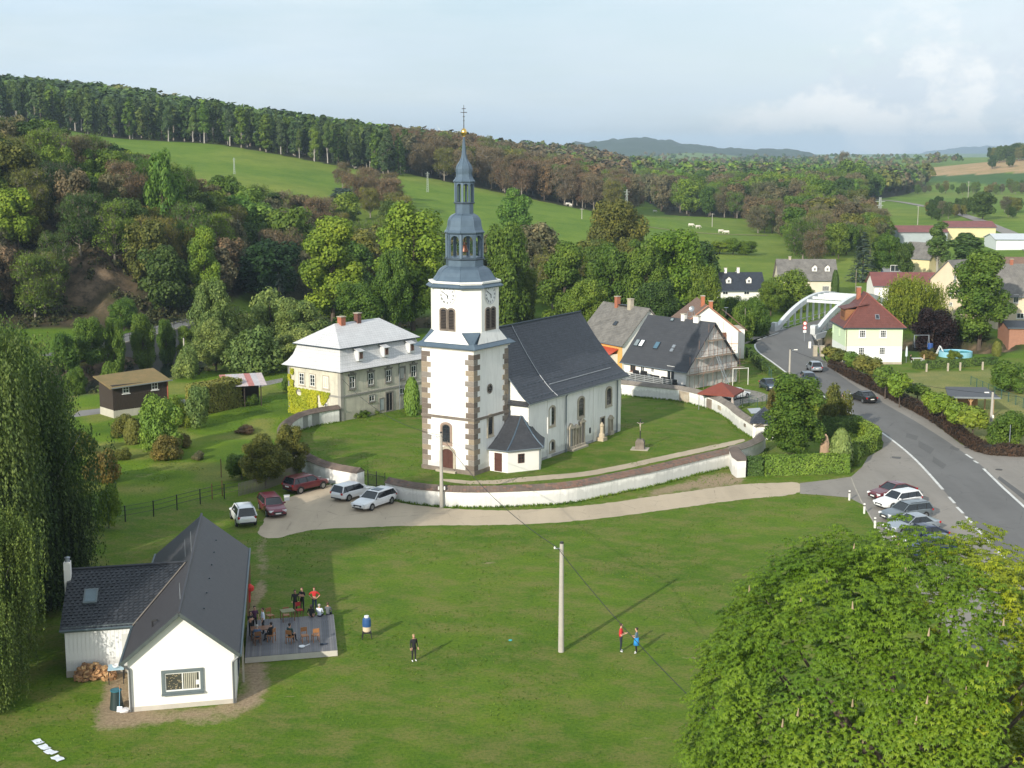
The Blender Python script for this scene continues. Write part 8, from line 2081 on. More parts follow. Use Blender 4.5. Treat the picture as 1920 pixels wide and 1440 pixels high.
def bridge():
    o=(BR0[0],BR0[1]); ang=R(57); t,wall,loc=frame('arch_bridge','white concrete bowstring arch bridge carrying the road over the river',o,ang,'bridge')
    L=44.; W_=7.6; conc=P('pale concrete',(.68,.70,.70),.08,.6,.8,.2,5,c2=(.48,.53,.56),streak=True); rise=4.7
    mb=MB(); mb.box2((-1,-W_-.6,-1.0),(L+1,.6,-.04)); mb.build('deck',conc,t)
    def z(u): return rise*4*u*(1-u)*(1.0)
    for k,y in ((0,0.),(1,-W_)):
        mb=MB(); n=28; vs=[]
        for i in range(n+1):
            u=i/n; x=u*L; zc=z(u)**1.0; th=.95
            dzx=rise*4*(1-2*u)/L; nx,nz=-dzx,1; l=math.hypot(nx,nz); nx/=l; nz/=l
            for yy in (-.35,.35):
                vs+= [(x+nx*th/2,y+yy,zc+nz*th/2),(x-nx*th/2,y+yy,zc-nz*th/2)]
        fs=[]
        for i in range(n):
            a=i*4; b=a+4; fs+=[(a,b,b+2,a+2),(a+1,a+3,b+3,b+1),(a,a+1,b+1,b),(a+2,b+2,b+3,a+3)]
        mb.add(vs,fs); mb.build('arch',conc,t)
        for i in range(1,14):
            u=i/14; mb=MB(); mb.box2((u*L-.17,y-.16,-.1),(u*L+.17,y+.16,z(u)-.3)); mb.build('hanger',conc,t)
        mb=MB(); mb.box2((-1.2,y-.45,-.1),(.3,y+.45,1.55)); mb.build('end_block',conc,t)
        for i in range(15):
            mb=MB(); x=i*L/15; mb.box2((x+.3,y-.04,.15),(x+L/15-.3,y+.04,.25)); mb.box2((x+.3,y-.04,.85),(x+L/15-.3,y+.04,.98)); mb.build('parapet_rail',conc,t)
    for i in range(5,15-5+1):
        u=i/15
        mb=MB(); mb.box2((u*L-.2,-W_,z(u)-.25),(u*L+.2,0,z(u)+.25)); mb.build('wind_beam',conc,t)
    mb=MB(); mb.box2((-1.2,-W_-1.,-4.5),(1.2,1.,-1.0)); mb.box2((L-1.2,-W_-1.,-4.5),(L+1.2,1.,-1.0)); mb.build('abutment',M_STONEL,t)
    # white-painted railing before the bridge
    for i in range(4):
        mb=MB(); x=-1.4-i*1.0; mb.tube((x,.3+i*.25,-.2),(x,.3+i*.25,1.0),.04,n=5); mb.build('railing_post',M_ZINC,t)
    for zz in (.5,.95):
        mb=MB(); mb.tube((-1.2,.3,zz),(-4.6,1.05,zz),.04,n=5); mb.build('railing_bar',M_ZINC,t)
bridge()
def retaining():
    pts=[GT(*p,120,400)[:2] for p in []]
    pl=smoothpl([G(*p,0.9)[:2] for p in [(110,668),(170,652),(230,637),(300,618),(370,601),(420,590)]],2)
    vs,fs=ribbon(pl,3.4,0.9); mb=MB(); mb.add(vs,fs,M_ROAD); 
    r=mb.build('riverside_road',M_ROAD,kind='structure')
    near=offs(pl,-3.5); o=near[0]
    t=thing('retaining_wall','long grey stone retaining wall between riverside road and river','wall',(o[0],o[1],0))
    m_=P('grey masonry',(.20,.195,.18),.3,.5,.9,.6,4,c2=(.11,.11,.10))
    q=[(p[0]-o[0],p[1]-o[1]) for p in near]; mb=MB(); vs,fs=[],[]
    for i,p in enumerate(q):
        vs+=[(p[0],p[1],-3.5),(p[0],p[1],1.1),(p[0]-.1,p[1]+.5,1.1),(p[0]-.1,p[1]+.5,.4)]
        if i:
            a=(i-1)*4; fs+=[(a,a+4,a+5,a+1),(a+1,a+5,a+6,a+2),(a+2,a+6,a+7,a+3)]
    mb.add(vs,fs); mb.build('masonry',m_,t)
    mb=MB(); vs,fs=[],[]
    for i,p in enumerate(q):
        vs+=[(p[0]-.08,p[1]-.1,1.1),(p[0]-.08,p[1]-.1,1.3),(p[0]-.15,p[1]+.55,1.3),(p[0]-.15,p[1]+.55,1.1)]
        if i:
            a=(i-1)*4; fs+=[(a,a+4,a+5,a+1),(a+1,a+5,a+6,a+2),(a+2,a+6,a+7,a+3)]
    mb.add(vs,fs); mb.build('coping',M_STONEL,t)
    # iron railing on the coping
    Lr=[Vector(p) for p in q]; 
    for i in range(0,len(Lr)-1):
        mb=MB(); p=Lr[i]; mb.tube((p.x-.1,p.y+.2,1.7),(p.x-.1,p.y+.2,2.7),.05,n=4); mb.build('railing_post',M_IRON,t)
        n_=Lr[i+1]
        for zz in (2.2,2.65):
            mb=MB(); mb.tube((p.x-.1,p.y+.2,zz),(n_.x-.1,n_.y+.2,zz),.035,n=4); mb.build('railing_bar',M_IRON,t)
retaining()
def far_viaduct():
    a,b=A(1608,340,1350),A(1760,338,1420); t=thing('road_viaduct','pale distant road viaduct among the trees on the right','viaduct',a,math.atan2(b[1]-a[1],b[0]-a[0])); L=math.hypot(b[0]-a[0],b[1]-a[1])
    mb=MB(); mb.box2((0,0,-.8),(L,9,.9)); mb.build('deck',M_ZINC,t)
    for i in range(5):
        mb=MB(); mb.box2((4+i*L/5,2,-9),(5.4+i*L/5,7,-.8)); mb.build('pier',M_STONEL,t)
far_viaduct()
# ------------------------------------------------------------------ cars
M_TYRE=P('tyre rubber',(.018,.018,.018),.2,4,.9); M_RIM=P('alloy rim',(.35,.36,.37),.1,4,.35,metal=.8)
M_CGL=GLASS('car glass',(.012,.016,.02),.05); M_LAMP=P('headlamp',(.72,.74,.76),.05,4,.15); M_TAIL=P('tail lamp',(.42,.01,.01),.1,4,.25)
M_PLATE=P('number plate white',(.75,.75,.73),.03,4,.5); M_TRIM=P('black plastic trim',(.02,.02,.022),.1,4,.6)
def car(label,front,rear,paint,kind='estate',L=4.6,W_=1.8,H=1.47,roofc=None,name='parked_car',group=None,rails=False,glassroof=False,z=0.,plate=True):
    f,r=Vector(G(*front)[:2]),Vector(G(*rear)[:2]); d=(f-r).normalized(); c=(f+r)/2
    t=thing(name,label,'car',(c.x,c.y,Zr if z==0 else z),math.atan2(d.y,d.x),group); p=paint
    hl=L/2; w=W_/2
    # side outline of the lower body: x from rear to front -> (sill z, shoulder z, half width)
    suv=kind=='suv'; up=.12 if suv else 0.
    st=[(-hl,.42+up,.70+up,.74),(-hl+.06,.30+up,.86+up,.84),(-hl+.45,.22+up,.93+up,.97),(-hl*.55,.20+up,.95+up,1.),(0,.20+up,.93+up,1.),(hl*.38,.20+up,.90+up,1.),(hl*.62,.20+up,.84+up,.985),(hl-.35,.22+up,.76+up,.93),(hl-.08,.26+up,.66+up,.80),(hl,.36+up,.56+up,.70)]
    if kind=='sedan' or kind=='coupe': st[1]=(-hl+.06,.30,.90,.82); st[2]=(-hl+.55,.22,.97,.95)
    mb=MB(); vs=[]; n=10
    for x,z0,z1,k in st:
        ww=w*k
        vs+= [(x,-ww*.80,z0),(x,-ww*.97,z0+.08),(x,-ww,(z0+z1)/2),(x,-ww*.96,z1-.06),(x,-ww*.84,z1+.01),(x,ww*.84,z1+.01),(x,ww*.96,z1-.06),(x,ww,(z0+z1)/2),(x,ww*.97,z0+.08),(x,ww*.80,z0)]
    fs=[]
    for i in range(len(st)-1):
        for j in range(n): fs.append((i*n+j,(i+1)*n+j,(i+1)*n+(j+1)%n,i*n+(j+1)%n))
    # roof of bonnet gets a slight crown: centre vertices
    fs+=[tuple(range(n)),tuple(range((len(st)-1)*n,len(st)*n))[::-1]]
    mb.add(vs,fs,p); body=mb.build('body',p,t,smooth=False)
    try:
        bv=body.modifiers.new('b','BEVEL'); bv.width=.045; bv.segments=2; bv.limit_method='ANGLE'; bv.angle_limit=R(28)
    except Exception: pass
    # cabin: (x at belt, x at roof)
    K={'estate':(-hl+.10,-hl+.42,.22,hl*.40),'hatch':(-hl+.14,-hl+.55,.18,hl*.42),'suv':(-hl+.12,-hl+.42,.28,hl*.44),'sedan':(-hl+.75,-hl+1.45,.12,hl*.40),'coupe':(-hl+.35,-hl+1.45,.12,hl*.38)}[kind]
    zb=.92+up; zt=H+(.2 if suv else 0)
    if suv: zt=H+.2
    xb0,xt0,xt1,xb1=K; wb=w*.93; wt=w*.74
    q=[(xb0,-wb,zb-.03),(xb1,-wb,zb-.05),(xb1,wb,zb-.05),(xb0,wb,zb-.03),(xt0,-wt,zt-.06),(xt1,-wt,zt-.05),(xt1,wt,zt-.05),(xt0,wt,zt-.06)]
    mb=MB(); mb.add(q,[(0,1,5,4),(1,2,6,5),(2,3,7,6),(3,0,4,7),(4,5,6,7)],M_CGL); mb.build('windows',M_CGL,t)
    # roof panel with a little crown
    mb=MB(); xs=[xt0-.05,(xt0+xt1)/2,xt1+.03]; vs=[]
    for i,x in enumerate(xs):
        cz=zt+(.03 if i==1 else -.02)
        vs+=[(x,-wt-.02,cz-.06),(x,-wt*.8,cz),(x,0,cz+.012),(x,wt*.8,cz),(x,wt+.02,cz-.06)]
    mb.add(vs,[(i*5+j,(i+1)*5+j,(i+1)*5+j+1,i*5+j+1) for i in range(2) for j in range(4)],roofc or p); mb.build('roof',None,t)
    def bar(a,b,r=.035):
        m_=MB(); m_.tube(a,b,r,n=5); return m_
    mb=MB()
    for s_ in (-1,1):
        mb.tube((xb1,s_*wb,zb-.03),(xt1+.02,s_*wt,zt-.05),.045,n=5); mb.tube((xb0,s_*wb,zb-.02),(xt0,s_*wt,zt-.06),.06,n=5)
        mb.tube((xt0,s_*(wt+.01),zt-.055),(xt1,s_*(wt+.01),zt-.05),.04,n=5)
    mb.build('pillars',p,t,kind=None)
    mb=MB()
    for s_ in (-1,1):
        xm=(xb0+xb1)/2+.15; 
        for k_ in ([0.,-1.0] if kind in('estate','suv') else [0.]):
            xx=xm+k_; f_=lambda x_:x_*.86+.0
            mb.tube((xx,s_*(wb+.005),zb-.02),(xx-.12,s_*(wt+.015),zt-.07),.03,n=4)
    mb.build('door_pillars',M_TRIM if kind!='x' else p,t)
    for sx in (hl*.60,-hl*.60):
        for s_ in (-1,1):
            rw=.32+up*.3; m_=MB(); 
            m_.tube((sx,s_*(w-.20),rw),(sx,s_*(w+.012),rw),rw,n=16); wh=m_.build('wheel',M_TYRE,t)
            m_=MB(); m_.tube((sx,s_*(w+.006),rw),(sx,s_*(w+.022),rw),rw*.62,n=12)
            rim=m_.build('rim',M_RIM,wh)
            m_=MB(); 
            for k_ in range(10):
                a0,a1=PI*k_/10,PI*(k_+1)/10; r0,r1=rw*1.02,rw*1.17; y=s_*(w*.995)
                m_.add([(sx+math.cos(a)*r_,y,rw+math.sin(a)*r_) for a,r_ in ((a0,r0),(a1,r0),(a1,r1),(a0,r1))],[(0,1,2,3)])
            m_.build('wheel_arch',M_TRIM,t)
    for s_ in (-1,1):
        m_=MB(); m_.box((hl-.16,s_*w*.66,.63+up),(.26,.36,.14),s_*-.35); m_.build('headlight',M_LAMP,t)
        m_=MB(); m_.box((-hl+.10,s_*w*.72,.78+up),(.14,.30,.17),s_*.3); m_.build('tail_light',M_TAIL,t)
        m_=MB(); m_.box((xb1-.28,s_*(w+.07),zb+.04),(.12,.2,.13)); m_.build('mirror',p,t)
    m_=MB(); m_.box((hl-.02,0,.50+up),(.08,w*.95,.17)); m_.build('grille',M_TRIM,t)
    m_=MB(); m_.box((hl-.05,0,.30+up),(.10,w*1.3,.08)); m_.box((-hl+.03,0,.33+up),(.10,w*1.4,.10)); m_.build('bumper_trim',M_TRIM,t)
    if plate:
        m_=MB(); m_.box((hl+.03,0,.44+up),(.02,.5,.11)); m_.build('number_plate',M_PLATE,t)
        m_=MB(); m_.box((-hl-.01,0,.62+up),(.03,.5,.11)); m_.build('number_plate',M_PLATE,t)
    if rails:
        for s_ in (-1,1):
            m_=MB(); m_.tube((xt0+.1,s_*wt*.92,zt+.05),(xt1-.2,s_*wt*.92,zt+.05),.02,n=5); m_.build('roof_rail',M_TRIM,t)
    if glassroof:
        m_=MB(); m_.box(((xt0+xt1)/2+.35,0,zt+.035),(.85,wt*1.3,.02)); m_.build('sunroof',M_CGL,t)
    return t
c_=CARP
RED=c_('dark red car paint',(.13,.012,.018)); WHT=c_('white car paint',(.74,.75,.76),0.); SIL=c_('silver car paint',(.34,.38,.42),.5); GRY=c_('grey car paint',(.16,.19,.21),.5)
NVY=c_('navy car paint',(.012,.022,.065)); BLU=c_('blue car paint',(.016,.035,.12)); BLK=c_('black car paint',(.012,.012,.014)); WIN=c_('wine car paint',(.16,.012,.030)); STB=c_('steel blue car paint',(.045,.075,.115),.5)
car('white sport utility car seen from behind on the grass verge behind the hall roof',(445,962),(468,996),WHT,'suv',4.5,1.8,1.5,rails=True)
car('wine red estate car parked beside the white sport utility car, nose toward the camera',(528,978),(494,944),WIN,'estate',4.7,1.8,1.45,rails=True)
car('dark red crossover parked along the picket fence by the churchyard wall',(604,912),(543,926),RED,'suv',4.6,1.85,1.38)
car('white estate car by the wall end, the farther of the two white cars',(689,925),(634,940),WHT,'estate',4.5,1.75,1.48)
car('white estate car with dark glass roof, the nearer of two white cars',(669,960),(733,938),WHT,'estate',4.85,1.88,1.44,glassroof=True)
car('dark red fastback, first in the parked row at the junction',(1636,938),(1709,928),RED,'coupe',4.75,1.85,1.42)
car('white estate car, second in the parked row between the red and the grey ones',(1647,955),(1718,944),WHT,'estate',4.6,1.82,1.45)
car('grey blue estate car with roof rails, third in the parked row',(1657,977),(1739,967),GRY,'estate',4.8,1.82,1.47,rails=True)
car('silver saloon with curved roof, fourth in the parked row',(1663,1001),(1754,991),SIL,'sedan',4.85,1.85,1.45)
car('dark navy blue car, fifth in the parked row beside the chestnut crown',(1684,1023),(1768,1012),NVY,'coupe',4.75,1.85,1.48)
car('bright blue car almost hidden under the chestnut crown',(1702,1045),(1790,1034),BLU,'hatch',4.3,1.78,1.5)
car('silver hatchback driving toward the bridge',(1517,688),(1537,703),SIL,'hatch',4.2,1.75,1.5,name='moving_car')
car('dark blue car driving on the road beside the tip of the lime tree',(1527,728),(1506,709),STB,'estate',4.5,1.8,1.45,name='moving_car')
car('black saloon seen from behind on the road beside the three walkers',(1606,748),(1632,757),BLK,'sedan',4.6,1.82,1.42,name='moving_car')
car('steel blue saloon on the driveway behind the mesh fence',(1456,736),(1430,724),STB,'sedan',4.5,1.78,1.44)
car('white compact car half under the red pavilion canopy',(1398,744),(1362,750),WHT,'hatch',4.1,1.75,1.48)
# ------------------------------------------------------------------ people
M_SKIN=P('skin',(.52,.30,.21),.06,4,.6)
def cloth(n,c): return P('cloth '+n,c,.12,3,.9)
HAIRC={'dark':(.03,.02,.015),'brown':(.08,.045,.025),'blond':(.36,.25,.12),'grey':(.35,.33,.31),'auburn':(.10,.03,.015)}
def person(pos,heading,label,top,trouser,shoes=(.03,.03,.03),hair='dark',pose='stand',h=1.75,long=False,sleeve='short',skirt=None,bald=False,extra=None,group=None):
    """one continuous skinned body; heading is where the chest faces (world angle)"""
    s=h/1.75; J={}
    def v(n,x,y,z,r): J[n]=(Vector((x,y,z))*s,r*s)
    # x forward, y left, z up
    sit=pose.startswith('sit'); hz=.94 if not sit else .50
    v('pelvis',0,0,hz,.145); v('waist',0.0,0,hz+.17,.125); v('chest',.01,0,hz+.38,.150); v('neck0',-.01,0,hz+.53,.075); v('neck',0.0,0,hz+.60,.052); v('head0',.015,0,hz+.66,.075); v('head',.02,0,hz+.74,.098); v('crown',.01,0,hz+.81,.070); v('nose',.115,0,hz+.72,.012)
    lean=.0
    for sd,nm in ((1,'l'),(-1,'r')):
        v('sh'+nm,0,.185*sd,hz+.49,.062)
        if pose in('stand','walk','sit','lookup'):
            a=.10 if nm=='l' else -.06
            v('el'+nm,.0-a*.3,.245*sd,hz+.22,.042); v('wr'+nm,.06+a*.4,.25*sd,hz-.02,.028); v('hd'+nm,.08+a*.5,.245*sd,hz-.09,.033)
        if pose=='sit': v('el'+nm,.03,.24*sd,hz+.22,.042); v('wr'+nm,.24,.17*sd,hz+.12,.028); v('hd'+nm,.31,.14*sd,hz+.11,.033)
        if pose=='sitback': v('el'+nm,-.10,.25*sd,hz+.25,.042); v('wr'+nm,-.06,.20*sd if sd<0 else .14,hz+.04,.028); v('hd'+nm,-.02,.19*sd if sd<0 else .10,hz+.01,.033)
        if pose=='sitfwd': v('el'+nm,.14,.24*sd,hz+.20,.042); v('wr'+nm,.30,.12*sd,hz+.18,.028); v('hd'+nm,.36,.09*sd,hz+.19,.033)
        if pose=='hips': v('el'+nm,-.05,.40*sd,hz+.25,.042); v('wr'+nm,.02,.23*sd,hz+.08,.028); v('hd'+nm,.06,.17*sd,hz+.05,.033)
        if pose=='crossed': v('el'+nm,.05,.25*sd,hz+.25,.042); v('wr'+nm,.20,.02*sd,hz+.27,.028); v('hd'+nm,.19,-.08*sd,hz+.28,.033)
        if pose=='phone': v('el'+nm,.04,.23*sd,hz+.21,.042); v('wr'+nm,.26,.08*sd,hz+.22,.028); v('hd'+nm,.32,.04*sd,hz+.24,.033)
        if pose=='point':
            v('el'+nm,.05,.24*sd,hz+.22,.042); v('wr'+nm,.20 if sd<0 else .1,.22*sd,hz+.05 if sd<0 else hz-.0,.028); v('hd'+nm,.26 if sd<0 else .12,.22*sd,hz+.0 if sd<0 else hz-.07,.033)
        if sit:
            v('hp'+nm,.02,.09*sd,hz-.02,.095); v('kn'+nm,.42,.11*sd,hz+.02,.062); v('an'+nm,.46,.11*sd,.09,.040); v('to'+nm,.60,.12*sd,.04,.038)
        elif pose=='walk':
            o=.16*sd; v('hp'+nm,0,.09*sd,hz-.04,.092); v('kn'+nm,.05+o*.6,.09*sd,.50,.060); v('an'+nm,o*1.2-.03,.09*sd,.09,.040); v('to'+nm,o*1.2+.13,.10*sd,.04,.038)
        else:
            v('hp'+nm,0,.09*sd,hz-.04,.092); v('kn'+nm,.02,.10*sd,.50,.060); v('an'+nm,-.02,.11*sd,.09,.040); v('to'+nm,.13,.13*sd,.04,.038)
    E=[('pelvis','waist'),('waist','chest'),('chest','neck0'),('neck0','neck'),('neck','head0'),('head0','head'),('head','crown'),('head','nose')]
    for nm in 'lr': E+=[('chest','sh'+nm),('sh'+nm,'el'+nm),('el'+nm,'wr'+nm),('wr'+nm,'hd'+nm),('pelvis','hp'+nm),('hp'+nm,'kn'+nm),('kn'+nm,'an'+nm),('an'+nm,'to'+nm)]
    # fingers: five short chains rooted in the palm, curled
    for nm,sd in (('l',1),('r',-1)):
        a=J['hd'+nm][0]; d=(a-J['wr'+nm][0]).normalized(); sidev=d.cross(Vector((0,0,1)))
        if sidev.length<.2: sidev=Vector((1,0,0))
        sidev.normalize(); cur=sidev.cross(d)*-1
        for k in range(4):
            l=(.045,.052,.050,.040)[k]*s; b=a+sidev*(k-1.5)*.019*s+d*.02*s; J['f%d'%k+nm]=(b,.0085*s); J['g%d'%k+nm]=(b+d*l-cur*.012*s,.007*s); J['i%d'%k+nm]=(b+d*l*1.4-cur*.035*s,.006*s)
            E+=[('hd'+nm,'f%d'%k+nm),('f%d'%k+nm,'g%d'%k+nm),('g%d'%k+nm,'i%d'%k+nm)]
        b=a-d*.02*s+sidev*-.03*s; J['t0'+nm]=(b,.010*s); J['t1'+nm]=(b-sidev*.02*s+d*.035*s-cur*.01*s,.008*s); E+=[('hd'+nm,'t0'+nm),('t0'+nm,'t1'+nm)]
    names=list(J); me=bpy.data.meshes.new('body'); me.from_pydata([tuple(J[n][0]) for n in names],[(names.index(a),names.index(b)) for a,b in E],[])
    tmp=bpy.data.objects.new('tmp',me); COL.objects.link(tmp); m=tmp.modifiers.new('s','SKIN'); m.use_smooth_shade=True; sb=tmp.modifiers.new('u','SUBSURF'); sb.levels=1; sb.render_levels=1
    for i,n in enumerate(names):
        k=me.skin_vertices[0].data[i]; r=J[n][1]; k.radius=(r*(1.25 if n in('pelvis','waist','chest') else 1),r*(.85 if n in('pelvis','waist','chest') else 1)) ; k.use_root=(n=='pelvis')
    dg=bpy.context.evaluated_depsgraph_get(); ev=tmp.evaluated_get(dg); bm=bpy.data.meshes.new_from_object(ev,depsgraph=dg); bpy.data.objects.remove(tmp)
    bm.name='body'; bm.materials.clear()
    mats=[M_SKIN,cloth('top '+str(top),top),cloth('legs '+str(trouser),trouser),cloth('shoes '+str(shoes),shoes),P('hair '+hair,HAIRC[hair],.2,6,.8)]
    for x in mats: bm.materials.append(x)
    def reg(a,b):
        if a in('pelvis',) and b=='waist': return 2
        if b in('waist','chest') or (a=='chest') : return 1
        if a.startswith('sh'): return 1
        if a.startswith('el') and sleeve=='long': return 1
        if b.startswith('hp') or b.startswith('kn'): return 2
        if a.startswith('kn'): return 2
        if a.startswith('an'): return 3
        return 0
    segs=[(J[a][0],J[b][0],reg(a,b),a) for a,b in E]
    A_=np.array([tuple(x[0]) for x in segs]); B_=np.array([tuple(x[1]) for x in segs]); rg=np.array([x[2] for x in segs]); D_=B_-A_; dd=(D_**2).sum(1)+1e-9
    n=len(bm.polygons); ce=np.empty(n*3); bm.polygons.foreach_get('center',ce); ce=ce.reshape(-1,3)
    t_=np.clip(((ce[:,None]-A_)*D_).sum(2)/dd,0,1); dist=np.linalg.norm(ce[:,None]-(A_+t_[...,None]*D_),axis=2); dist[:,7]+=.04
    k=np.argmin(dist,1); mi=rg[k]
    waistz=(hz+.06)*s; ml=np.where((mi==2)&(ce[:,2]>waistz)&(np.abs(ce[:,1])<.25*s),1,mi)
    headz=(hz+.745)*s; hd=(ce[:,2]>(hz+.64)*s)
    if not bald: ml=np.where(hd&((ce[:,2]>(hz+.775)*s)|(ce[:,0]<-.012*s)),4,ml)
    if sleeve=='short':
        for nm in 'lr':
            e=np.array(J['el'+nm][0]); sh=np.array(J['sh'+nm][0])
    bm.polygons.foreach_set('material_index',ml.astype(np.int32)); bm.polygons.foreach_set('use_smooth',np.ones(n,bool))
    t=thing('person',label,'person',pos,heading,group); o=bpy.data.objects.new('body',bm); COL.objects.link(o); o.parent=t
    hc=Vector((.0,0,hz+.755))*s
    if not bald:
        mb=MB(); prof=[(.0,.075),(.06,.068),(.098,.025),(.103,-.02),(.09,-.06 if not long else -.10),(.07,-.08 if not long else -.24)]
        vs=[];nn=12
        for r_,zz in prof[::-1]:
            for i in range(nn):
                a=2*PI*i/nn; x=math.cos(a)*r_*s; 
                if x>.03*s and zz<.02: x=.03*s
                vs.append((hc.x-.012*s+x,hc.y+math.sin(a)*r_*.92*s,hc.z+zz*s+.012*s))
        kk=len(prof); mb.add(vs,[(j*nn+i,j*nn+(i+1)%nn,(j+1)*nn+(i+1)%nn,(j+1)*nn+i) for j in range(kk-1) for i in range(nn)]); mb.build('hair',mats[4],t,smooth=True)
    # face: eyes, mouth, ears
    mb=MB()
    for sd in (-1,1): mb.box((.108*s+.004,.034*sd*s,(hz+.745)*s),(.012*s,.022*s,.012*s))
    mb.build('eyes',M_BLACK,t); mb=MB(); mb.box((.104*s,0,(hz+.685)*s),(.012*s,.05*s,.010*s)); mb.build('mouth',P('lips',(.35,.12,.10),.1,4,.6),t)
    if skirt:
        mb=MB(); mb.lathe([(.20*s,skirt[0]*s),(.17*s,(skirt[0]+hz+.1)/2*s),(.15*s,(hz+.16)*s)],14,(0,0,0)); mb.build('skirt',cloth('skirt',skirt[1]),t,smooth=True)
    return t
def gp(px,py,z=0.): return G(px,py,z)
BL=(.015,.015,.018)
person(gp(776,1240),R(-60),'person in black clothes and white shoes standing alone on the lawn',BL,BL,(.7,.7,.7),'blond','stand',1.78,sleeve='long')
person(gp(1164,1222),R(-10),'person in a red t-shirt and dark jeans looking down at their hands on the lawn',(.55,.03,.03),(.02,.025,.035),(.7,.7,.7),'brown','phone',1.90)
person(gp(1193,1225),R(170),'person in a grey top with a bright blue jacket round the waist on the lawn',(.10,.16,.20),BL,(.6,.6,.6),'dark','phone',1.72,skirt=(.58,(.02,.25,.62)))
for (px,py,top,tr,lab,hr,ps) in [(1564,762,(.75,.76,.78),(.25,.24,.24),'walker in a white shirt, left of three on the road edge','grey','walk'),(1572,764,(.05,.02,.03),(.42,.26,.22),'walker in a dark top, middle of three on the road edge','dark','walk'),(1579,762,(.66,.46,.44),BL,'walker in a pink top, right of three on the road edge','dark','walk')]:
    person(gp(px,py),R(100),lab,top,tr,BL,hr,ps,1.72)
xl,x0,y0,ln,dh=DK
def dpx(px,py,z): g=G(px,py,z); return (g[0],g[1],z)
zz=0.
# behind the deck on the grass
person(dpx(554,1150,0),R(-80),'person with long dark hair in black leaning over the chairs behind the deck',BL,BL,BL,'dark','point',1.70,long=True,sleeve='long')
person(dpx(567,1147,0),R(-110),'person in black t-shirt with arms crossed behind the deck',BL,BL,BL,'brown','crossed',1.76)
person(dpx(590,1146,0),R(-90),'person in red top with hands on hips behind the deck edge',(.42,.02,.02),(.03,.04,.10),BL,'auburn','hips',1.74,long=True)
# sitting on the far edge of the deck, backs to the camera
for (px,py,top,lab,hr,ps,lo) in [(584,1157,BL,'person in black sitting on the deck edge, back to the camera','dark','sitback',True),(599,1156,(.62,.68,.78),'person in white shirt sitting on the deck edge, back to the camera','grey','sitfwd',False),(615,1153,(.09,.10,.11),'person in dark grey shirt sitting at the corner of the deck edge','brown','sitfwd',False)]:
    g=dpx(px,py,dh); person((g[0],g[1],dh-.42),R(80),lab,top,(.03,.035,.06),BL,hr,ps,1.74,long=lo)
# group at the table by the hall wall
hx=lambda x,y,z=0.: hallpt(x,y,z)
def onstool(x,y): return hallpt(x,y,dh+.0)
person(hx(6.95,11.1,dh),R(-60),'person in dark purple shirt standing by the hall wall',(.07,.02,.06),BL,BL,'dark','stand',1.74)
person(hx(7.5,10.5,dh),R(200),'person in white t-shirt and black trousers standing at the shady table',(.62,.68,.80),BL,BL,'brown','point',1.78)
person(hx(6.7,10.2,dh),R(-40),'person in black standing closest to the hall wall',BL,BL,BL,'dark','crossed',1.7,long=True)
person(hx(7.15,8.55,dh-.02),R(100),'person in blue shirt seated at the table, back to the camera',(.07,.13,.24),(.03,.03,.05),BL,'grey','sitfwd',1.78)
person(hx(8.05,8.9,dh-.02),R(150),'person in black seated at the right of the shady table',BL,BL,BL,'dark','sitfwd',1.74)
person(hx(9.25,8.35,dh-.02),R(60),'person in dark green shirt seated alone in the middle of the deck',(.03,.07,.07),BL,BL,'dark','sit',1.78)
# ------------------------------------------------------------------ deck furniture
WOODM=P('orange varnished wood',(.34,.15,.055),.15,4,.5); WOODD=P('dark varnished wood',(.18,.08,.035),.15,4,.5); M_REDC=P('red seat cloth',(.35,.03,.03),.15,4,.9); M_GRP=P('green table top',(.20,.20,.09),.2,2,.6)
def chair(pos,rz,label,m=WOODM,seat=None,group=None,arms=False):
    t=thing('chair',label,'chair',pos,rz,group)
    mb=MB(); mb.box((0,0,.45),(.44,.44,.045)); mb.build('seat',seat or m,t)
    mb=MB(); mb.box((-.21,0,.80),(.035,.42,.28)); mb.build('backrest',seat or m,t)
    for x in (-.2,.2):
        for y in (-.19,.19):
            mb=MB(); mb.box((x,y,.22 if x>0 else .45),(.04,.04,.44 if x>0 else .9)); mb.build('leg',m,t)
    return t
for (x,y,rz,lab,m,st) in [(9.25,8.30,60,'wooden chair under the person in dark green',WOODM,None),(10.2,8.3,-80,'empty orange wooden chair left of the draped chair',WOODM,None),(10.9,8.25,100,'empty orange chair with dark cloth hanging from its seat',WOODM,None),
    (7.15,8.5,100,'chair under the person in blue by the table',WOODD,None),(8.05,8.85,150,'chair under the seated person in black',WOODM,None),
    (9.9,13.55,-70,'chair with red upholstery at the far edge of the deck',WOODD,M_REDC),(9.0,13.9,-90,'orange chair tucked behind the small green table',WOODM,None),(7.9,14.1,-60,'orange bench-like chair leftmost on the grass behind the deck',WOODM,None)]:
    z_=dh if y<13.4 else 0.
    chair(hallpt(x,y,z_ if y<13.4 else (dh if abs(x-9.9)<.1 else 0.)) if False else hallpt(x,y if y<13.3 else y,dh if y<13.6 and y>13.3 else (dh if y<13.3 else 0)),R(rz)+HALL.rotation_euler[2],lab,m,st)
def table(pos,rz,L,W_,h,label,m,name='table',lm=None):
    t=thing(name,label,'table',pos,rz); mb=MB(); mb.box((0,0,h-.02),(L,W_,.04)); mb.build('table_top',m,t)
    for x in (-1,1):
        for y in (-1,1):
            mb=MB(); mb.box((x*(L/2-.05),y*(W_/2-.05),h/2-.02),(.05,.05,h-.04)); mb.build('leg',lm or m,t)
    return t
table(hallpt(7.35,9.6,dh),HALL.rotation_euler[2],1.3,.8,.74,'dark table by the hall wall surrounded by seated people',WOODD)
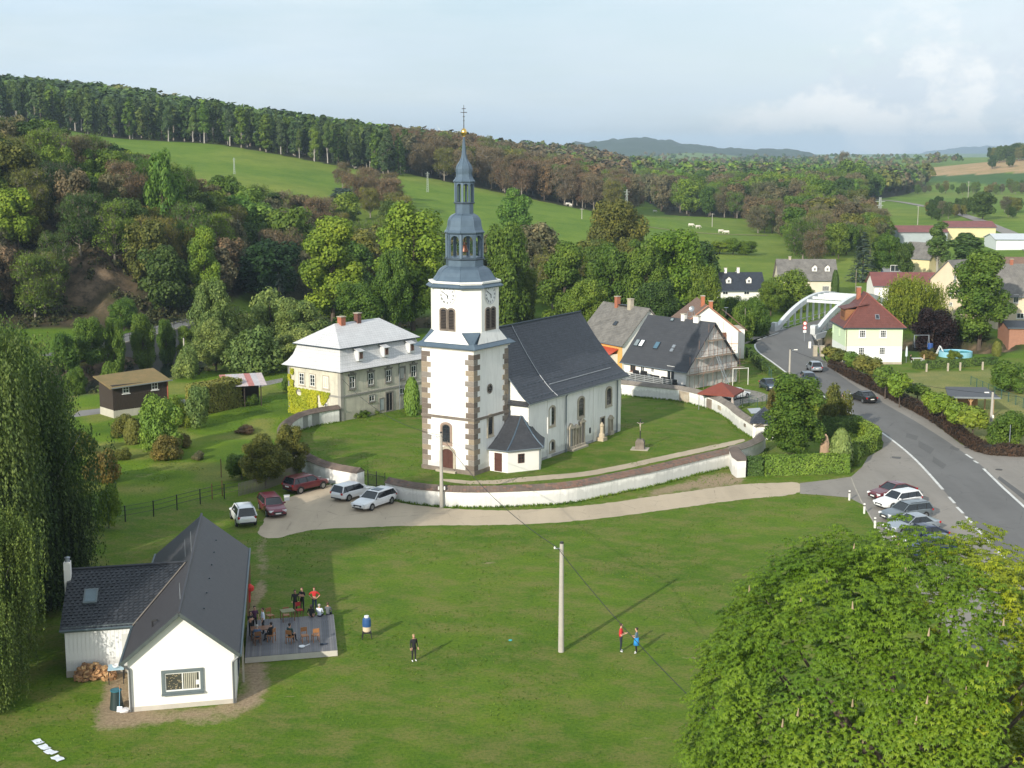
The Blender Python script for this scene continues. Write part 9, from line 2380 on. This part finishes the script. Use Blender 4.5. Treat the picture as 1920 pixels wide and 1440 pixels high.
table(hallpt(9.1,12.9,dh),HALL.rotation_euler[2]+.2,.9,.75,.70,'small green topped table at the far edge of the deck',M_GRP,lm=WOODD)
gb=G(219,1278); BT=table((gb[0],gb[1],0),HALL.rotation_euler[2],.95,1.0,.95,'pale blue table on dark legs against the hall corner',P('pale blue table top',(.36,.52,.62),.06,2,.5),lm=M_IRON)
t=thing('bowl','white bowl on the pale blue table','bowl',(gb[0]+.02,gb[1]-.12,.96)); mb=MB(); mb.lathe([(.10,0),(.19,.06),(.21,.18),(.19,.18),(.17,.07),(.0,.04)],16); mb.build('bowl_body',WHT,t,smooth=True)
def prop(name,label,cat,pos,rz=0): return thing(name,label,cat,pos,rz)
for i,(x,y,c,lab,nm,cat) in enumerate([(10.0,7.3,(.75,.78,.8),'white handled scoop lying on the deck boards','scoop','scoop'),(11.4,7.5,(.02,.03,.05),'dark blue slipper-like object on the deck','dark_pouch','pouch'),(9.95,8.8,(.5,.55,.6),'small grey bottle standing by the seated person','bottle','bottle')]):
    t=prop(nm,lab,cat,hallpt(x,y,dh+.01),.4*i); mb=MB(); 
    if nm=='bottle': mb.lathe([(.05,0),(.05,.2),(.02,.26),(.02,.32),(0,.32)],10)
    elif nm=='scoop': mb.lathe([(.14,0),(.2,.05),(.2,.10),(.12,.10)],12); mb.tube((.15,0,.08),(.5,.14,.18),.025,n=6)
    else: mb.prism([(-.22,-.06),(.2,-.08),(.26,0),(.2,.08),(-.22,.06)],0,.07); mb.prism([(-.2,-.05),(-.02,-.06),(-.02,.06),(-.2,.05)],.07,.12)
    mb.build(nm+'_body',P(nm+' paint',c,.05,3,.5),t)
g=G(468,1237); t=prop('white_dish','white dish on the bare ground at the deck corner','dish',(g[0],g[1],.02)); mb=MB(); mb.lathe([(.12,0),(.24,.05),(.26,.08),(.2,.06),(.0,.04)],14); mb.build('dish_body',WHT,t,smooth=True)
# barrel, shovel, log pile, boards
def barrel():
    g=G(219,1328); t=prop('compost_barrel','tall dark green tapered barrel by the hall corner','barrel',(g[0],g[1],0)); m=P('dark green plastic',(.012,.03,.03),.1,2,.5)
    mb=MB(); mb.lathe([(.40,0),(.40,.03),(.28,1.05),(.31,1.08),(.31,1.16),(.27,1.16),(.26,1.0),(.0,.95)],20); mb.build('barrel_body',m,t,smooth=False)
    mb=MB(); mb.lathe([(.295,1.08),(.33,1.09),(.33,1.15),(.295,1.16)],20); mb.build('rim',P('teal rim',(.03,.15,.20),.1,3,.5),t)
    s=prop('shovel','shovel with blue steel shaft leaning on the dark barrel','shovel',(g[0]+.28,g[1]-.42,0)); mb=MB(); mb.tube((0,0,.25),(.0,.22,1.25),.02,n=6); mb.build('shaft',P('blue shaft',(.10,.28,.42),.1,3,.5),s)
    mb=MB(); mb.box((.02,-.05,.12),(.30,.06,.34),0,None,Matrix.Rotation(-.4,4,'X')); mb.build('blade',M_ZINC,s); mb=MB(); mb.tube((0,.22,1.25),(0,.27,1.5),.022,n=6); mb.build('handle',WOODM,s)
    s=prop('plastic_sack','crumpled white and red sack lying at the downpipe foot','sack',(g[0]+.62,g[1]-.52,0)); rs=np.random.RandomState(1); mb=MB(); k=8; vs=[]
    for j,(rr,zz) in enumerate(((.30,0),(.34,.08),(.26,.17),(.1,.22))):
        for i in range(k): a=2*PI*i/k; q=rr*rs.uniform(.75,1.2); vs.append((math.cos(a)*q*1.2,math.sin(a)*q,zz+rs.uniform(-.02,.03)))
    mb.add(vs,[(j*k+i,j*k+(i+1)%k,(j+1)*k+(i+1)%k,(j+1)*k+i) for j in range(3) for i in range(k)]+[tuple(range(3*k,4*k))]); mb.build('sack_body',P('white sack',(.62,.60,.60),.2,5,.7),s)
barrel()
def logs():
    a=G(145,1272); b=G(212,1258); t=thing('firewood_pile','heap of split firewood against the white boarded wall','firewood',(a[0],a[1],0),HALL.rotation_euler[2]); L=math.hypot(b[0]-a[0],b[1]-a[1]); rr=random.Random(8)
    cols=[P('split wood pale',(.50,.32,.16),.2,6,.8),P('split wood tan',(.40,.22,.10),.2,6,.8),P('split wood brown',(.22,.12,.06),.2,6,.8)]; base=[]
    for k in range(6):
        mb=MB(); n=3+k%2; rad=.09+.015*k; l=.36
        mb.tube((-l/2,0,0),(l/2,0,0),rad,n=n,m=cols[k%3]); o=mb.build('log',None,t); base.append(o.data); bpy.data.objects.remove(o)
    for k in range(150):
        u=rr.random(); hh=(.25+.75*math.sin(PI*min(1,u*.9+.15)))*.85; z=rr.random()**1.4*hh; y=-.75*(1-z/1.0)*rr.random()
        o=bpy.data.objects.new('log',rr.choice(base)); COL.objects.link(o); o.parent=t; o.location=(u*L,y-.05,z+.08); o.rotation_euler=(rr.uniform(0,3),rr.uniform(-.4,.4),rr.uniform(0,3.1))
logs()
def smoker():
    g=G(688,1197); t=thing('smoker_barrel','blue and cream barrel smoker on a black wheeled stand on the lawn','barrel smoker',(g[0],g[1],0),R(10))
    mb=MB(); 
    for x in (-.28,.28):
        for y in (-.22,.22): mb=MB(); mb.tube((x*1.15,y*1.1,0),(x*.8,y*.8,.55),.03,n=5); mb.build('leg',M_IRON,t)
    mb=MB(); mb.box((0,0,.45),(.6,.5,.10)); mb.build('tray',M_IRON,t)
    mb=MB(); mb.lathe([(.24,.5),(.27,.55),(.27,.85)],18); mb.build('lower_drum',P('cream enamel',(.62,.50,.36),.08,3,.4),t)
    mb=MB(); mb.lathe([(.285,.85),(.29,1.1),(.27,1.35),(.20,1.45),(0,1.48)],18); mb.build('upper_drum',P('blue enamel',(.03,.09,.24),.1,3,.35),t)
    mb=MB(); mb.lathe([(.16,1.46),(.16,1.58),(.0,1.6)],12); mb.build('lid',WHT,t)
smoker()
def slabs():
    pts=[(71,1392),(84,1403),(96,1412),(108,1424)]; rr=random.Random(3)
    g=G(90,1408); t=thing('folded_sheet','white sheet laid in four overlapping panels on the lawn in the lower left corner','sheet',(g[0],g[1],0))
    for i,p in enumerate(pts):
        q=G(*p); mb=MB(); K=5; vs=[]
        for a in range(K):
            for b in range(K):
                x=(a/(K-1)-.5)*.72; y=(b/(K-1)-.5)*.46; vs.append((x+rr.uniform(-.02,.02),y+rr.uniform(-.02,.02),.04+.03*math.sin(a*1.7+i)+rr.uniform(0,.02)))
        mb.add(vs,[(a*K+b,(a+1)*K+b,(a+1)*K+b+1,a*K+b+1) for a in range(K-1) for b in range(K-1)]); o=mb.build('panel',P('white tarpaulin',(.68,.72,.78),.05,3,.6),t); o.location=(q[0]-g[0],q[1]-g[1],.01*i); o.rotation_euler=(0,0,R(-38)+rr.uniform(-.15,.15))
slabs()
g=G(538,938); t=prop('white_box','small white plastic box on the ground behind the dark red crossover','box',(g[0],g[1],0),.2); mb=MB(); mb.prism([(-.24,-.2),(.24,-.2),(.26,.22),(-.26,.22)],0,.42); mb.build('box_body',WHT,t); mb=MB(); mb.prism([(-.27,-.23),(.27,-.23),(.28,.24),(-.28,.24)],.42,.47); mb.build('lid',P('grey lid',(.5,.5,.52),.05,3,.5),t)
g=G(957,1201); t=prop('litter','tiny turquoise plastic thing on the lawn','litter',(g[0],g[1],.01)); mb=MB(); mb.lathe([(.12,0),(.13,.03),(.05,.06),(.0,.06)],10); mb.build('litter_body',P('turquoise',(.05,.4,.42),.1,3,.5),t)
# ------------------------------------------------------------------ poles, wires, posts
M_CONC=P('concrete pole',(.40,.375,.33),.12,1.5,.85,.3,8)
def pole(px,pyb,pyt,label,r0=.19,r1=.10,arms=0,lamp=None,mat=None,name='utility_pole',extra=None,cap=True):
    g=G(px,pyb); zt=A(px,pyt,g[1])[2]; xt=A(px,pyt,g[1])[0]; t=thing(name,label,'pole',(g[0],g[1],0))
    mb=MB(); mb.tube((0,0,-.3),(0,0,zt),r0,r1,12,mat or M_CONC); mb.build('shaft',None,t)
    if cap:
        mb=MB(); mb.tube((0,0,zt),(0,0,zt+.12),r1*1.02,r1*.9,10,M_IRON); mb.build('cap',None,t)
    if arms:
        mb=MB(); mb.tube((-.45,0,zt-.35),(.05,0,zt-.3),.03,n=5); mb.build('bracket',M_ZINC,t)
        mb=MB(); mb.lathe([(.05,0),(.06,.08),(.03,.14),(0,.15)],8,(-.45,0,zt-.35)); mb.build('insulator',M_WHITEC,t)
    if lamp:
        mb=MB(); mb.tube((0,0,zt-.3),(lamp,0,zt-.05),.03,n=5); mb.build('lamp_arm',M_ZINC,t); mb=MB(); mb.box((lamp+.2,0,zt-.05),(.5,.18,.1)); mb.build('lamp_head',M_WHITEC,t)
    return t,zt
pA,zA=pole(1052,1222,1019,'tall concrete pole standing on the open lawn',.20,.13,1)
pB,zB=pole(828,951,812,'concrete pole in front of the white wall before the tower',.19,.12,1)
g=pB.location
for dx in (-.25,.28):
    mb=MB(); mb.box((dx,-.05,1.8),(.12,.08,.3)); mb.build('signal_box',M_WHITEC,pB)
pC,zC=pole(1857,816,735,'concrete pole with twin lamps at the dark hedge near the timber shelter',.20,.13,0,lamp=-.9)
mb=MB(); mb.box((.1,-.16,2.2),(.2,.14,.35)); mb.build('meter_box',M_WHITEC,pC)
pD,zD=pole(1480,707,655,'pale concrete lamp post at the road bend',.16,.11,0,lamp=.6,name='street_lamp')
pole(1396,640,578,'slim wooden pole left of the bridge',.09,.06,0,mat=M_BARKP,name='wooden_pole')
pole(347,702,634,'concrete pole by the river left of the rectory',.15,.10)
pole(336,700,660,'thin dark post left of the concrete river pole',.05,.04,mat=M_IRON,name='post')
pole(1378,560,508,'slim pale pole in front of the black roofed house',.13,.09,name='utility_pole')
pole(1604,548,505,'slim pole behind the bridge below the spruce',.10,.07,name='wooden_pole',mat=M_BARKP)
def wire(a,b,sag,label,r=.022):
    a,b=Vector(a),Vector(b); t=thing('overhead_wire',label,'wire',a); mb=MB(); n=18; pr=None
    for i in range(n+1):
        f=i/n; p=a.lerp(b,f)-a; p.z-=sag*4*f*(1-f)
        if pr is not None: mb.tube(pr,p,r,n=4,cap=False)
        pr=p
    mb.build('cable',M_IRON,t)
la=pA.location+Vector((-.3,0,zA-.25)); lb=pB.location+Vector((0,0,zB-.2))
wire(la,lb,.9,'thin overhead wire from the lawn pole to the pole before the tower')
ev_=G(1290,1440); wire(la,(13.0,54,4.6),.8,'thin dark wire running from the lawn pole toward the chestnut')
wire(lb,(-20.3,163.7,5.2),1.2,'thin wire from the pole before the tower to the rectory corner')
wire(pC.location+Vector((0,0,zC-.2)),(75.5,163,3.5),.6,'wire from the twin lamp pole to the right edge',.03)
wire(pC.location+Vector((0,0,zC-.2)),pD.location+Vector((0,0,zD-.1)),1.0,'wire between the two lamp posts over the road',.03)
# marker posts on the grass edge by the parked cars
for i,(px,py,h) in enumerate([(1592,938,.95),(1620,963,.95),(1640,990,.95),(1655,1030,.95)]):
    g=G(px,py); t=thing('marker_post',['white black-banded marker post standing alone, leftmost','white marker post at the nose of the white parked car','white marker post at the nose of the silver saloon','white marker post just above the chestnut leaves'][i],'marker post',(g[0],g[1],0),.3,'white marker posts at the parking edge')
    mb=MB(); mb.prism([(-.07,-.07),(.07,-.07),(.05,.07),(-.05,.07)],0,h*.72,M_WHITEC); mb.build('post_body',None,t); mb=MB(); mb.prism([(-.072,-.072),(.072,-.072),(.052,.072),(-.052,.072)],h*.72,h*.84,M_BLACK); mb.build('black_band',None,t); mb=MB(); mb.prism([(-.07,-.07),(.07,-.07),(.05,.07),(-.05,.07)],h*.84,h,M_WHITEC); mb.build('post_top',None,t)
g=G(1892,842); t=thing('sign_pole','thin pale pole at the dark hedge near the right edge','pole',(g[0],g[1],0)); mb=MB(); mb.tube((0,0,0),(0,0,2.7),.05,n=6); mb.build('pole_shaft',M_ZINC,t)
# standing stone, roadside signs
def stone():
    g=G(1552,864); t=thing('standing_stone','upright tapering sandstone boulder inside the hedge','standing stone',(g[0],g[1]+1.5,0)); rs=np.random.RandomState(2); mb=MB(); k=9; vs=[]
    for rr,zz in ((.62,0),(.60,.7),(.52,1.3),(.42,1.9),(.28,2.35),(.10,2.55)):
        for i in range(k): a=2*PI*i/k; q=rr*rs.uniform(.85,1.1); vs.append((math.cos(a)*q,math.sin(a)*q*.7,zz+rs.uniform(-.05,.05)))
    mb.add(vs,[(j*k+i,j*k+(i+1)%k,(j+1)*k+(i+1)%k,(j+1)*k+i) for j in range(5) for i in range(k)]+[tuple(range(5*k,6*k))]); mb.build('rock',P('sandstone boulder',(.40,.27,.18),.2,1.2,.9,.8,4),t)
stone()
def roadsign():
    g=G(1508,640); t=thing('road_signs','post with two round red-rimmed prohibition signs and a white plate at the bridge','road sign',(g[0],g[1],0)); mb=MB(); mb.tube((0,0,0),(0,0,3.4),.05,n=6); mb.build('pole_shaft',M_ZINC,t)
    rd=P('sign red',(.55,.02,.02),.03,3,.5); wh=P('sign white',(.75,.75,.75),.03,3,.5)
    for z in (3.1,2.35):
        mb=MB(); mb.tube((0,-.06,z),(0,-.09,z),.36,n=20,m=rd); o=mb.build('sign_disc',None,t); mb=MB(); mb.tube((0,-.092,z),(0,-.10,z),.26,n=20,m=wh); mb.build('sign_face',None,o)
    mb=MB(); mb.box((0,-.07,1.72),(.55,.03,.42),0,wh); mb.build('sign_plate',None,t); 
    g=G(1518,653); t=thing('white_bollard','short white post beside the road signs','bollard',(g[0],g[1],0)); mb=MB(); mb.prism([(-.2,-.12),(.2,-.12),(.2,.12),(-.2,.12)],0,1.1,M_WHITEC); mb.build('post_body',None,t)
    for q in ((1528,668),(1541,668)):
        g=G(*q); t=thing('gate_pillar','rendered gate pillar before the green house, %s'%('left of the pair' if q[0]<1535 else 'right of the pair'),'pillar',(g[0],g[1],0)); mb=MB(); mb.box2((-.3,-.3,0),(.3,.3,1.6),M_STONEL); mb.build('pillar_body',None,t); mb=MB(); mb.box2((-.36,-.36,1.6),(.36,.36,1.72),M_STONEL); mb.build('pillar_cap',None,t)
    g=G(1610,800); t=thing('grid_cabinet','small pale utility cabinet at the hedge by the road','cabinet',(g[0],g[1],0)); mb=MB(); mb.box2((-.25,-.15,0),(.25,.15,1.1),P('pale cabinet',(.45,.48,.46),.05,2,.6)); mb.build('cabinet_body',None,t); mb=MB(); mb.box2((-.28,-.18,1.1),(.28,.18,1.16),M_ZINC); mb.build('cabinet_cap',None,t)
roadsign()
# ------------------------------------------------------------------ fences
def picket(name,label,pts,h,sp,r,mat,rails=(.3,.8),mesh=None,cat='fence',post_every=None):
    pl=[Vector(G(*p)[:2]) for p in pts]; o=pl[0]; t=thing(name,label,cat,(o.x,o.y,0)); pl=[p-o for p in pl]; ln=[0]
    for a,b in zip(pl,pl[1:]): ln.append(ln[-1]+(b-a).length)
    n=int(ln[-1]/sp); pr=None; me=None
    for i in range(n+1):
        s=i*sp; k=max(j for j in range(len(pl)-1) if ln[j]<=s+1e-6); q=pl[k].lerp(pl[k+1],(s-ln[k])/(ln[k+1]-ln[k]))
        if me is None:
            mb=MB(); mb.box((0,0,h/2),(r*2,r*2,h)); o_=mb.build('picket' if sp<.5 else 'post',mat,t); me=o_.data; bpy.data.objects.remove(o_)
        o_=bpy.data.objects.new('picket' if sp<.5 else 'post',me); COL.objects.link(o_); o_.parent=t; o_.location=(q.x,q.y,0)
    for z in rails:
        for a,b in zip(pl,pl[1:]):
            mb=MB(); mb.tube((a.x,a.y,h*z),(b.x,b.y,h*z),max(.012,r*.5),n=4); mb.build('rail',mat,t)
    if mesh:
        for a,b in zip(pl,pl[1:]):
            mb=MB(); L=(b-a).length; k=max(2,int(L/.5)); 
            for j in range(k+1):
                q=a.lerp(b,j/k); mb.tube((q.x,q.y,.05),(q.x,q.y,h*.95),.010,n=3,cap=False)
            for zz in np.arange(.15,h,.25): mb.tube((a.x,a.y,zz),(b.x,b.y,zz),.010,n=3,cap=False)
            mb.build('wire_mesh',mesh,t,kind='stuff')
    return t
picket('picket_fence','weathered picket fence between garden and forecourt beside the dark red crossover',[(448,930),(500,917),(545,900),(560,893)],1.25,.17,.035,M_BARKP,(.25,.8))
picket('garden_fence','sparse wire fence with dark posts along the lower edge of the garden',[(180,988),(236,978),(290,968),(345,953),(397,940),(448,930)],1.45,2.7,.045,M_IRON,(.4,.7,.95))
for (px,py,h,lab) in [(398,936,1.5,'left'),(417,930,1.5,'middle'),(415,895,1.9,'right')]:
    g=G(px,py); t=thing('rusty_post','rusty garden post, %s of three by the fence corner'%lab,'post',(g[0],g[1],0)); mb=MB(); mb.tube((0,0,0),(0,0,h),.05,n=6); mb.build('post_shaft',P('rusty post',(.17,.07,.04),.3,3,.9),t)
picket('mesh_fence','green mesh fence between driveway and churchyard garden',[(1388,757),(1420,764),(1448,752)],1.2,1.6,.03,P('green fence paint',(.03,.09,.07),.1,3,.6),(.95,),mesh=P('green fence paint',(.03,.09,.07)))
picket('meadow_fence','green mesh fence running across the meadow right of the timber shelter',[(1820,722),(1870,745),(1925,768)],1.3,2.2,.04,P('green fence paint',(.03,.09,.07)),(.95,),mesh=P('green fence paint',(.03,.09,.07)))
picket('road_fence','dark green mesh fence below the road bend',[(1398,664),(1425,688),(1447,710)],1.3,2.0,.035,P('green fence paint',(.03,.09,.07)),(.95,),mesh=P('green fence paint',(.03,.09,.07)))
for k,px in enumerate((1737,1777,1800,1842,1880)):
    g=G(px,697-k*1.2); t=thing('stone_fence_post','short white stone post %s before the clipped pool hedge'%['first from the left','second from the left','third from the left','fourth from the left','rightmost'][k],'post',(g[0],g[1],0),0,'white stone posts before the pool hedge'); mb=MB(); mb.box2((-.12,-.1,0),(.12,.1,1.2),M_STONEL); mb.build('post_body',None,t)
# pool, parasol, garden frame
def pool():
    g=G(1795,670); t=thing('garden_pool','round above-ground garden pool with pale blue rim and white ladder','pool',(g[0],g[1]+1,0)); b=P('pool blue wall',(.25,.50,.62),.08,1,.5); n=28
    mb=MB(); vs=[];rx,ry=2.6,2.2
    for r_,z in ((1,0),(1,.85),(.96,.85),(.96,.3)):
        for i in range(n): a=2*PI*i/n; vs.append((math.cos(a)*rx*r_,math.sin(a)*ry*r_,z))
    mb.add(vs,[(j*n+i,j*n+(i+1)%n,(j+1)*n+(i+1)%n,(j+1)*n+i) for j in range(3) for i in range(n)],b); mb.build('pool_wall',None,t)
    m,nt,bs=_nt('pool water'); bs.inputs['Base Color'].default_value=(.10,.42,.52,1); bs.inputs['Roughness'].default_value=.05
    mb=MB(); mb.poly([(math.cos(2*PI*i/n)*rx*.95,math.sin(2*PI*i/n)*ry*.95,.75) for i in range(n)],m); mb.build('pool_water',None,t)
    mb=MB()
    for x in (-.25,.25): mb.tube((-rx-.6,x,0),(-rx+.1,x,1.7),.05,n=5); mb.tube((-rx+.1,x,1.7),(-rx+.6,x,.8),.05,n=5)
    for z in (.4,.8,1.2): mb.tube((-rx-.6+z*.4,-.25,z),(-rx-.6+z*.4,.25,z),.04,n=4)
    mb.build('ladder',WHT,t)
    g=G(1699,680); t=thing('garden_parasol','closed white parasol by the corner of the green house','parasol',(g[0],g[1],0)); mb=MB(); mb.tube((0,0,0),(0,0,2.6),.04,n=6,m=M_ZINC); mb.build('parasol_pole',None,t); mb=MB(); mb.lathe([(.10,.9),(.2,1.1),(.14,2.2),(.03,2.6)],10,m=P('folded white canvas',(.55,.62,.66),.1,3,.8)); mb.build('canopy',None,t)
    tb=table((g[0]+1.6,g[1]-.2,0),.1,1.6,.9,.75,'garden table with pale cloth by the closed parasol',WHT)
    person((g[0]+.7,g[1]+.1,0),R(0),'person in dark clothes seated at the garden table by the parasol',BL,BL,BL,'dark','sit',1.7); person((g[0]+2.7,g[1]-.1,0),R(180),'fair haired person seated at the right of the garden table',(.55,.38,.25),(.5,.5,.5),BL,'blond','sit',1.7)
    g=G(1727,652); t=thing('garden_swing','grey metal swing frame on the lawn by the copper beech','swing',(g[0],g[1],0)); 
    for x in (-1.2,1.2):
        for y in (-.6,.6): mb=MB(); mb.tube((x,y,0),(x,0,2.1),.05,n=5); mb.build('leg',M_ZINC,t)
    mb=MB(); mb.tube((-1.3,0,2.1),(1.3,0,2.1),.05,n=5); mb.build('top_bar',M_ZINC,t)
    g=G(1744,655); t=thing('blue_barrel','blue barrel on the lawn before the copper beech','barrel',(g[0],g[1],0)); mb=MB(); mb.lathe([(.40,0),(.44,.1),(.44,.9),(.40,1.0),(0,1.0)],12,m=P('blue plastic',(.02,.07,.25),.1,2,.5)); mb.build('barrel_body',None,t)
pool()
# goalpost-like frame and clothes line
for q,lab in (((1388,722),'white tubular frame on the lawn between the scaffolded house and the blue car'),((372,770),'white clothes post in front of the tall garden hedge')):
    g=G(*q); t=thing('tube_frame',lab,'frame',(g[0],g[1],0),R(20)); w_=1.2 if q[0]>1000 else .5
    for x in (-w_,w_): mb=MB(); mb.tube((x,0,0),(x,0,2.4 if w_>1 else 1.9),.05,n=5); mb.build('upright',M_WHITEC,t)
    mb=MB(); mb.tube((-w_,0,2.35 if w_>1 else 1.9),(w_,0,2.35 if w_>1 else 1.9),.05,n=5); mb.build('crossbar',M_WHITEC,t)
# pasture poles, pylons, animals
def lattice(px,pyb,pyt,Y,label):
    a=A(px,pyb,Y); b=A(px,pyt,Y); z0=Tz(a[0],Y); h=max(6,b[2]-z0); t=thing('lattice_mast',label,'pylon',(a[0],Y,z0)); m=P('galvanised mast',(.36,.40,.37),.1,1,.6); w_=h*.05
    mb=MB(); 
    for sx in (-1,1):
        for sy in (-1,1): mb.tube((sx*w_,sy*w_,0),(sx*w_*.35,sy*w_*.35,h),h*.006,n=4)
    n=9
    for i in range(n):
        k0,k1=1-.65*i/n,1-.65*(i+1)/n; z1_,z2_=h*i/n,h*(i+1)/n
        for s_ in (-1,1): mb.tube((-s_*w_*k0,-w_*k0,z1_),(s_*w_*k1,-w_*k1,z2_),h*.004,n=3); mb.tube((-s_*w_*k0,w_*k0,z1_),(s_*w_*k1,w_*k1,z2_),h*.004,n=3)
    mb.build('mast',m,t); mb=MB(); mb.tube((-h*.12,0,h*.9),(h*.12,0,h*.9),h*.008,n=4); mb.tube((-h*.08,0,h*.80),(h*.08,0,h*.80),h*.008,n=4); mb.build('crossarm',m,t)
lattice(802,368,322,560,'grey lattice mast left of the spire on the hillside'); lattice(1175,376,355,560,'small lattice mast in front of the brown wood right of the church'); lattice(440,340,306,520,'pale mast on the hill field'); lattice(1649,410,370,520,'pale mast in front of the far lane')
for (px,pyb,pyt,Y,lab) in [(1335,435,400,560,'white post standing in the middle meadow'),(1091,410,392,520,'white post on the pasture right of the lantern'),(1721,410,386,600,'pale post beside the far lane'),(1815,372,340,700,'pale mast on the right pasture')]:
    r=ray(px,pyb); tt=Y/r[1]; x=r[0]*tt; z0=Tz(x,Y); h=max(4,CAMH+ray(px,pyt)[2]*Y/ray(px,pyt)[1]-z0); t=thing('pasture_pole',lab,'pole',(x,Y,z0)); mb=MB(); mb.tube((0,0,0),(0,0,h),.16,.10,6,M_CONC); mb.build('shaft',None,t); mb=MB(); mb.tube((-.8,0,h-.3),(.8,0,h-.3),.08,n=4,m=M_CONC); mb.build('crossarm',None,t)
def cow(px,py,rz,group='white cattle grazing on the pastures'):
    g=GT(px,py,300,1500); t=thing('cow','white cow grazing on the distant pasture','cow',g,rz,group); m=P('white hide',(.66,.62,.54),.1,1,.9)
    mb=MB(); vs=[];n=8
    for x,ry,rz_,zc in ((-1.05,.22,.30,1.0),(-.9,.32,.42,.98),(-.3,.36,.44,.92),(.4,.34,.42,.94),(.75,.24,.36,1.0),(1.0,.15,.22,1.0),(1.2,.13,.18,.8),(1.45,.10,.13,.5),(1.58,.06,.08,.38)):
        for i in range(n): a=2*PI*i/n; vs.append((x,math.cos(a)*ry,zc+math.sin(a)*rz_))
    mb.add(vs,[(j*n+i,j*n+(i+1)%n,(j+1)*n+(i+1)%n,(j+1)*n+i) for j in range(8) for i in range(n)]+[tuple(range(n))[::-1],tuple(range(8*n,9*n))],m)
    for x in (-.85,.6):
        for y in (-.22,.22): mb.tube((x,y,.75),(x-(.08 if x<0 else 0),y,.4),.11,.07,6,m); mb.tube((x-(.08 if x<0 else 0),y,.4),(x,y,0),.06,.05,6,m)
    mb.tube((-1.05,0,1.2),(-1.15,0,.5),.03,n=4,m=m); mb.build('cow_body',None,t)
for q in ((1065,386,.3),(1070,388,2.),(1296,426,0),(1309,429,.4),(1352,437,.2),(1362,439,3.),(1228,399,.2)): cow(*q)
# wind turbines far off behind the ridge
for k,(px,Y) in enumerate(((768,5200),(825,5200),(742,5200))):
    b=A(px,245,Y); t=thing('wind_turbine','white wind turbine blades just above the brown wood, %s'%['middle one','closest to the spire','left one'][k],'wind turbine',(b[0],Y,20),0,'wind turbines on the skyline'); h=b[2]-20; mb=MB(); mb.tube((0,0,0),(0,0,h),2.2,1.3,8,M_WHITEC); mb.build('mast',None,t)
    for i in range(3):
        a=PI/2+2*PI*i/3+.5*k; mb=MB(); mb.tube((0,-3,h),(math.cos(a)*24,-3,h+math.sin(a)*24),1.3,.3,5,M_WHITEC); mb.build('blade',None,t)
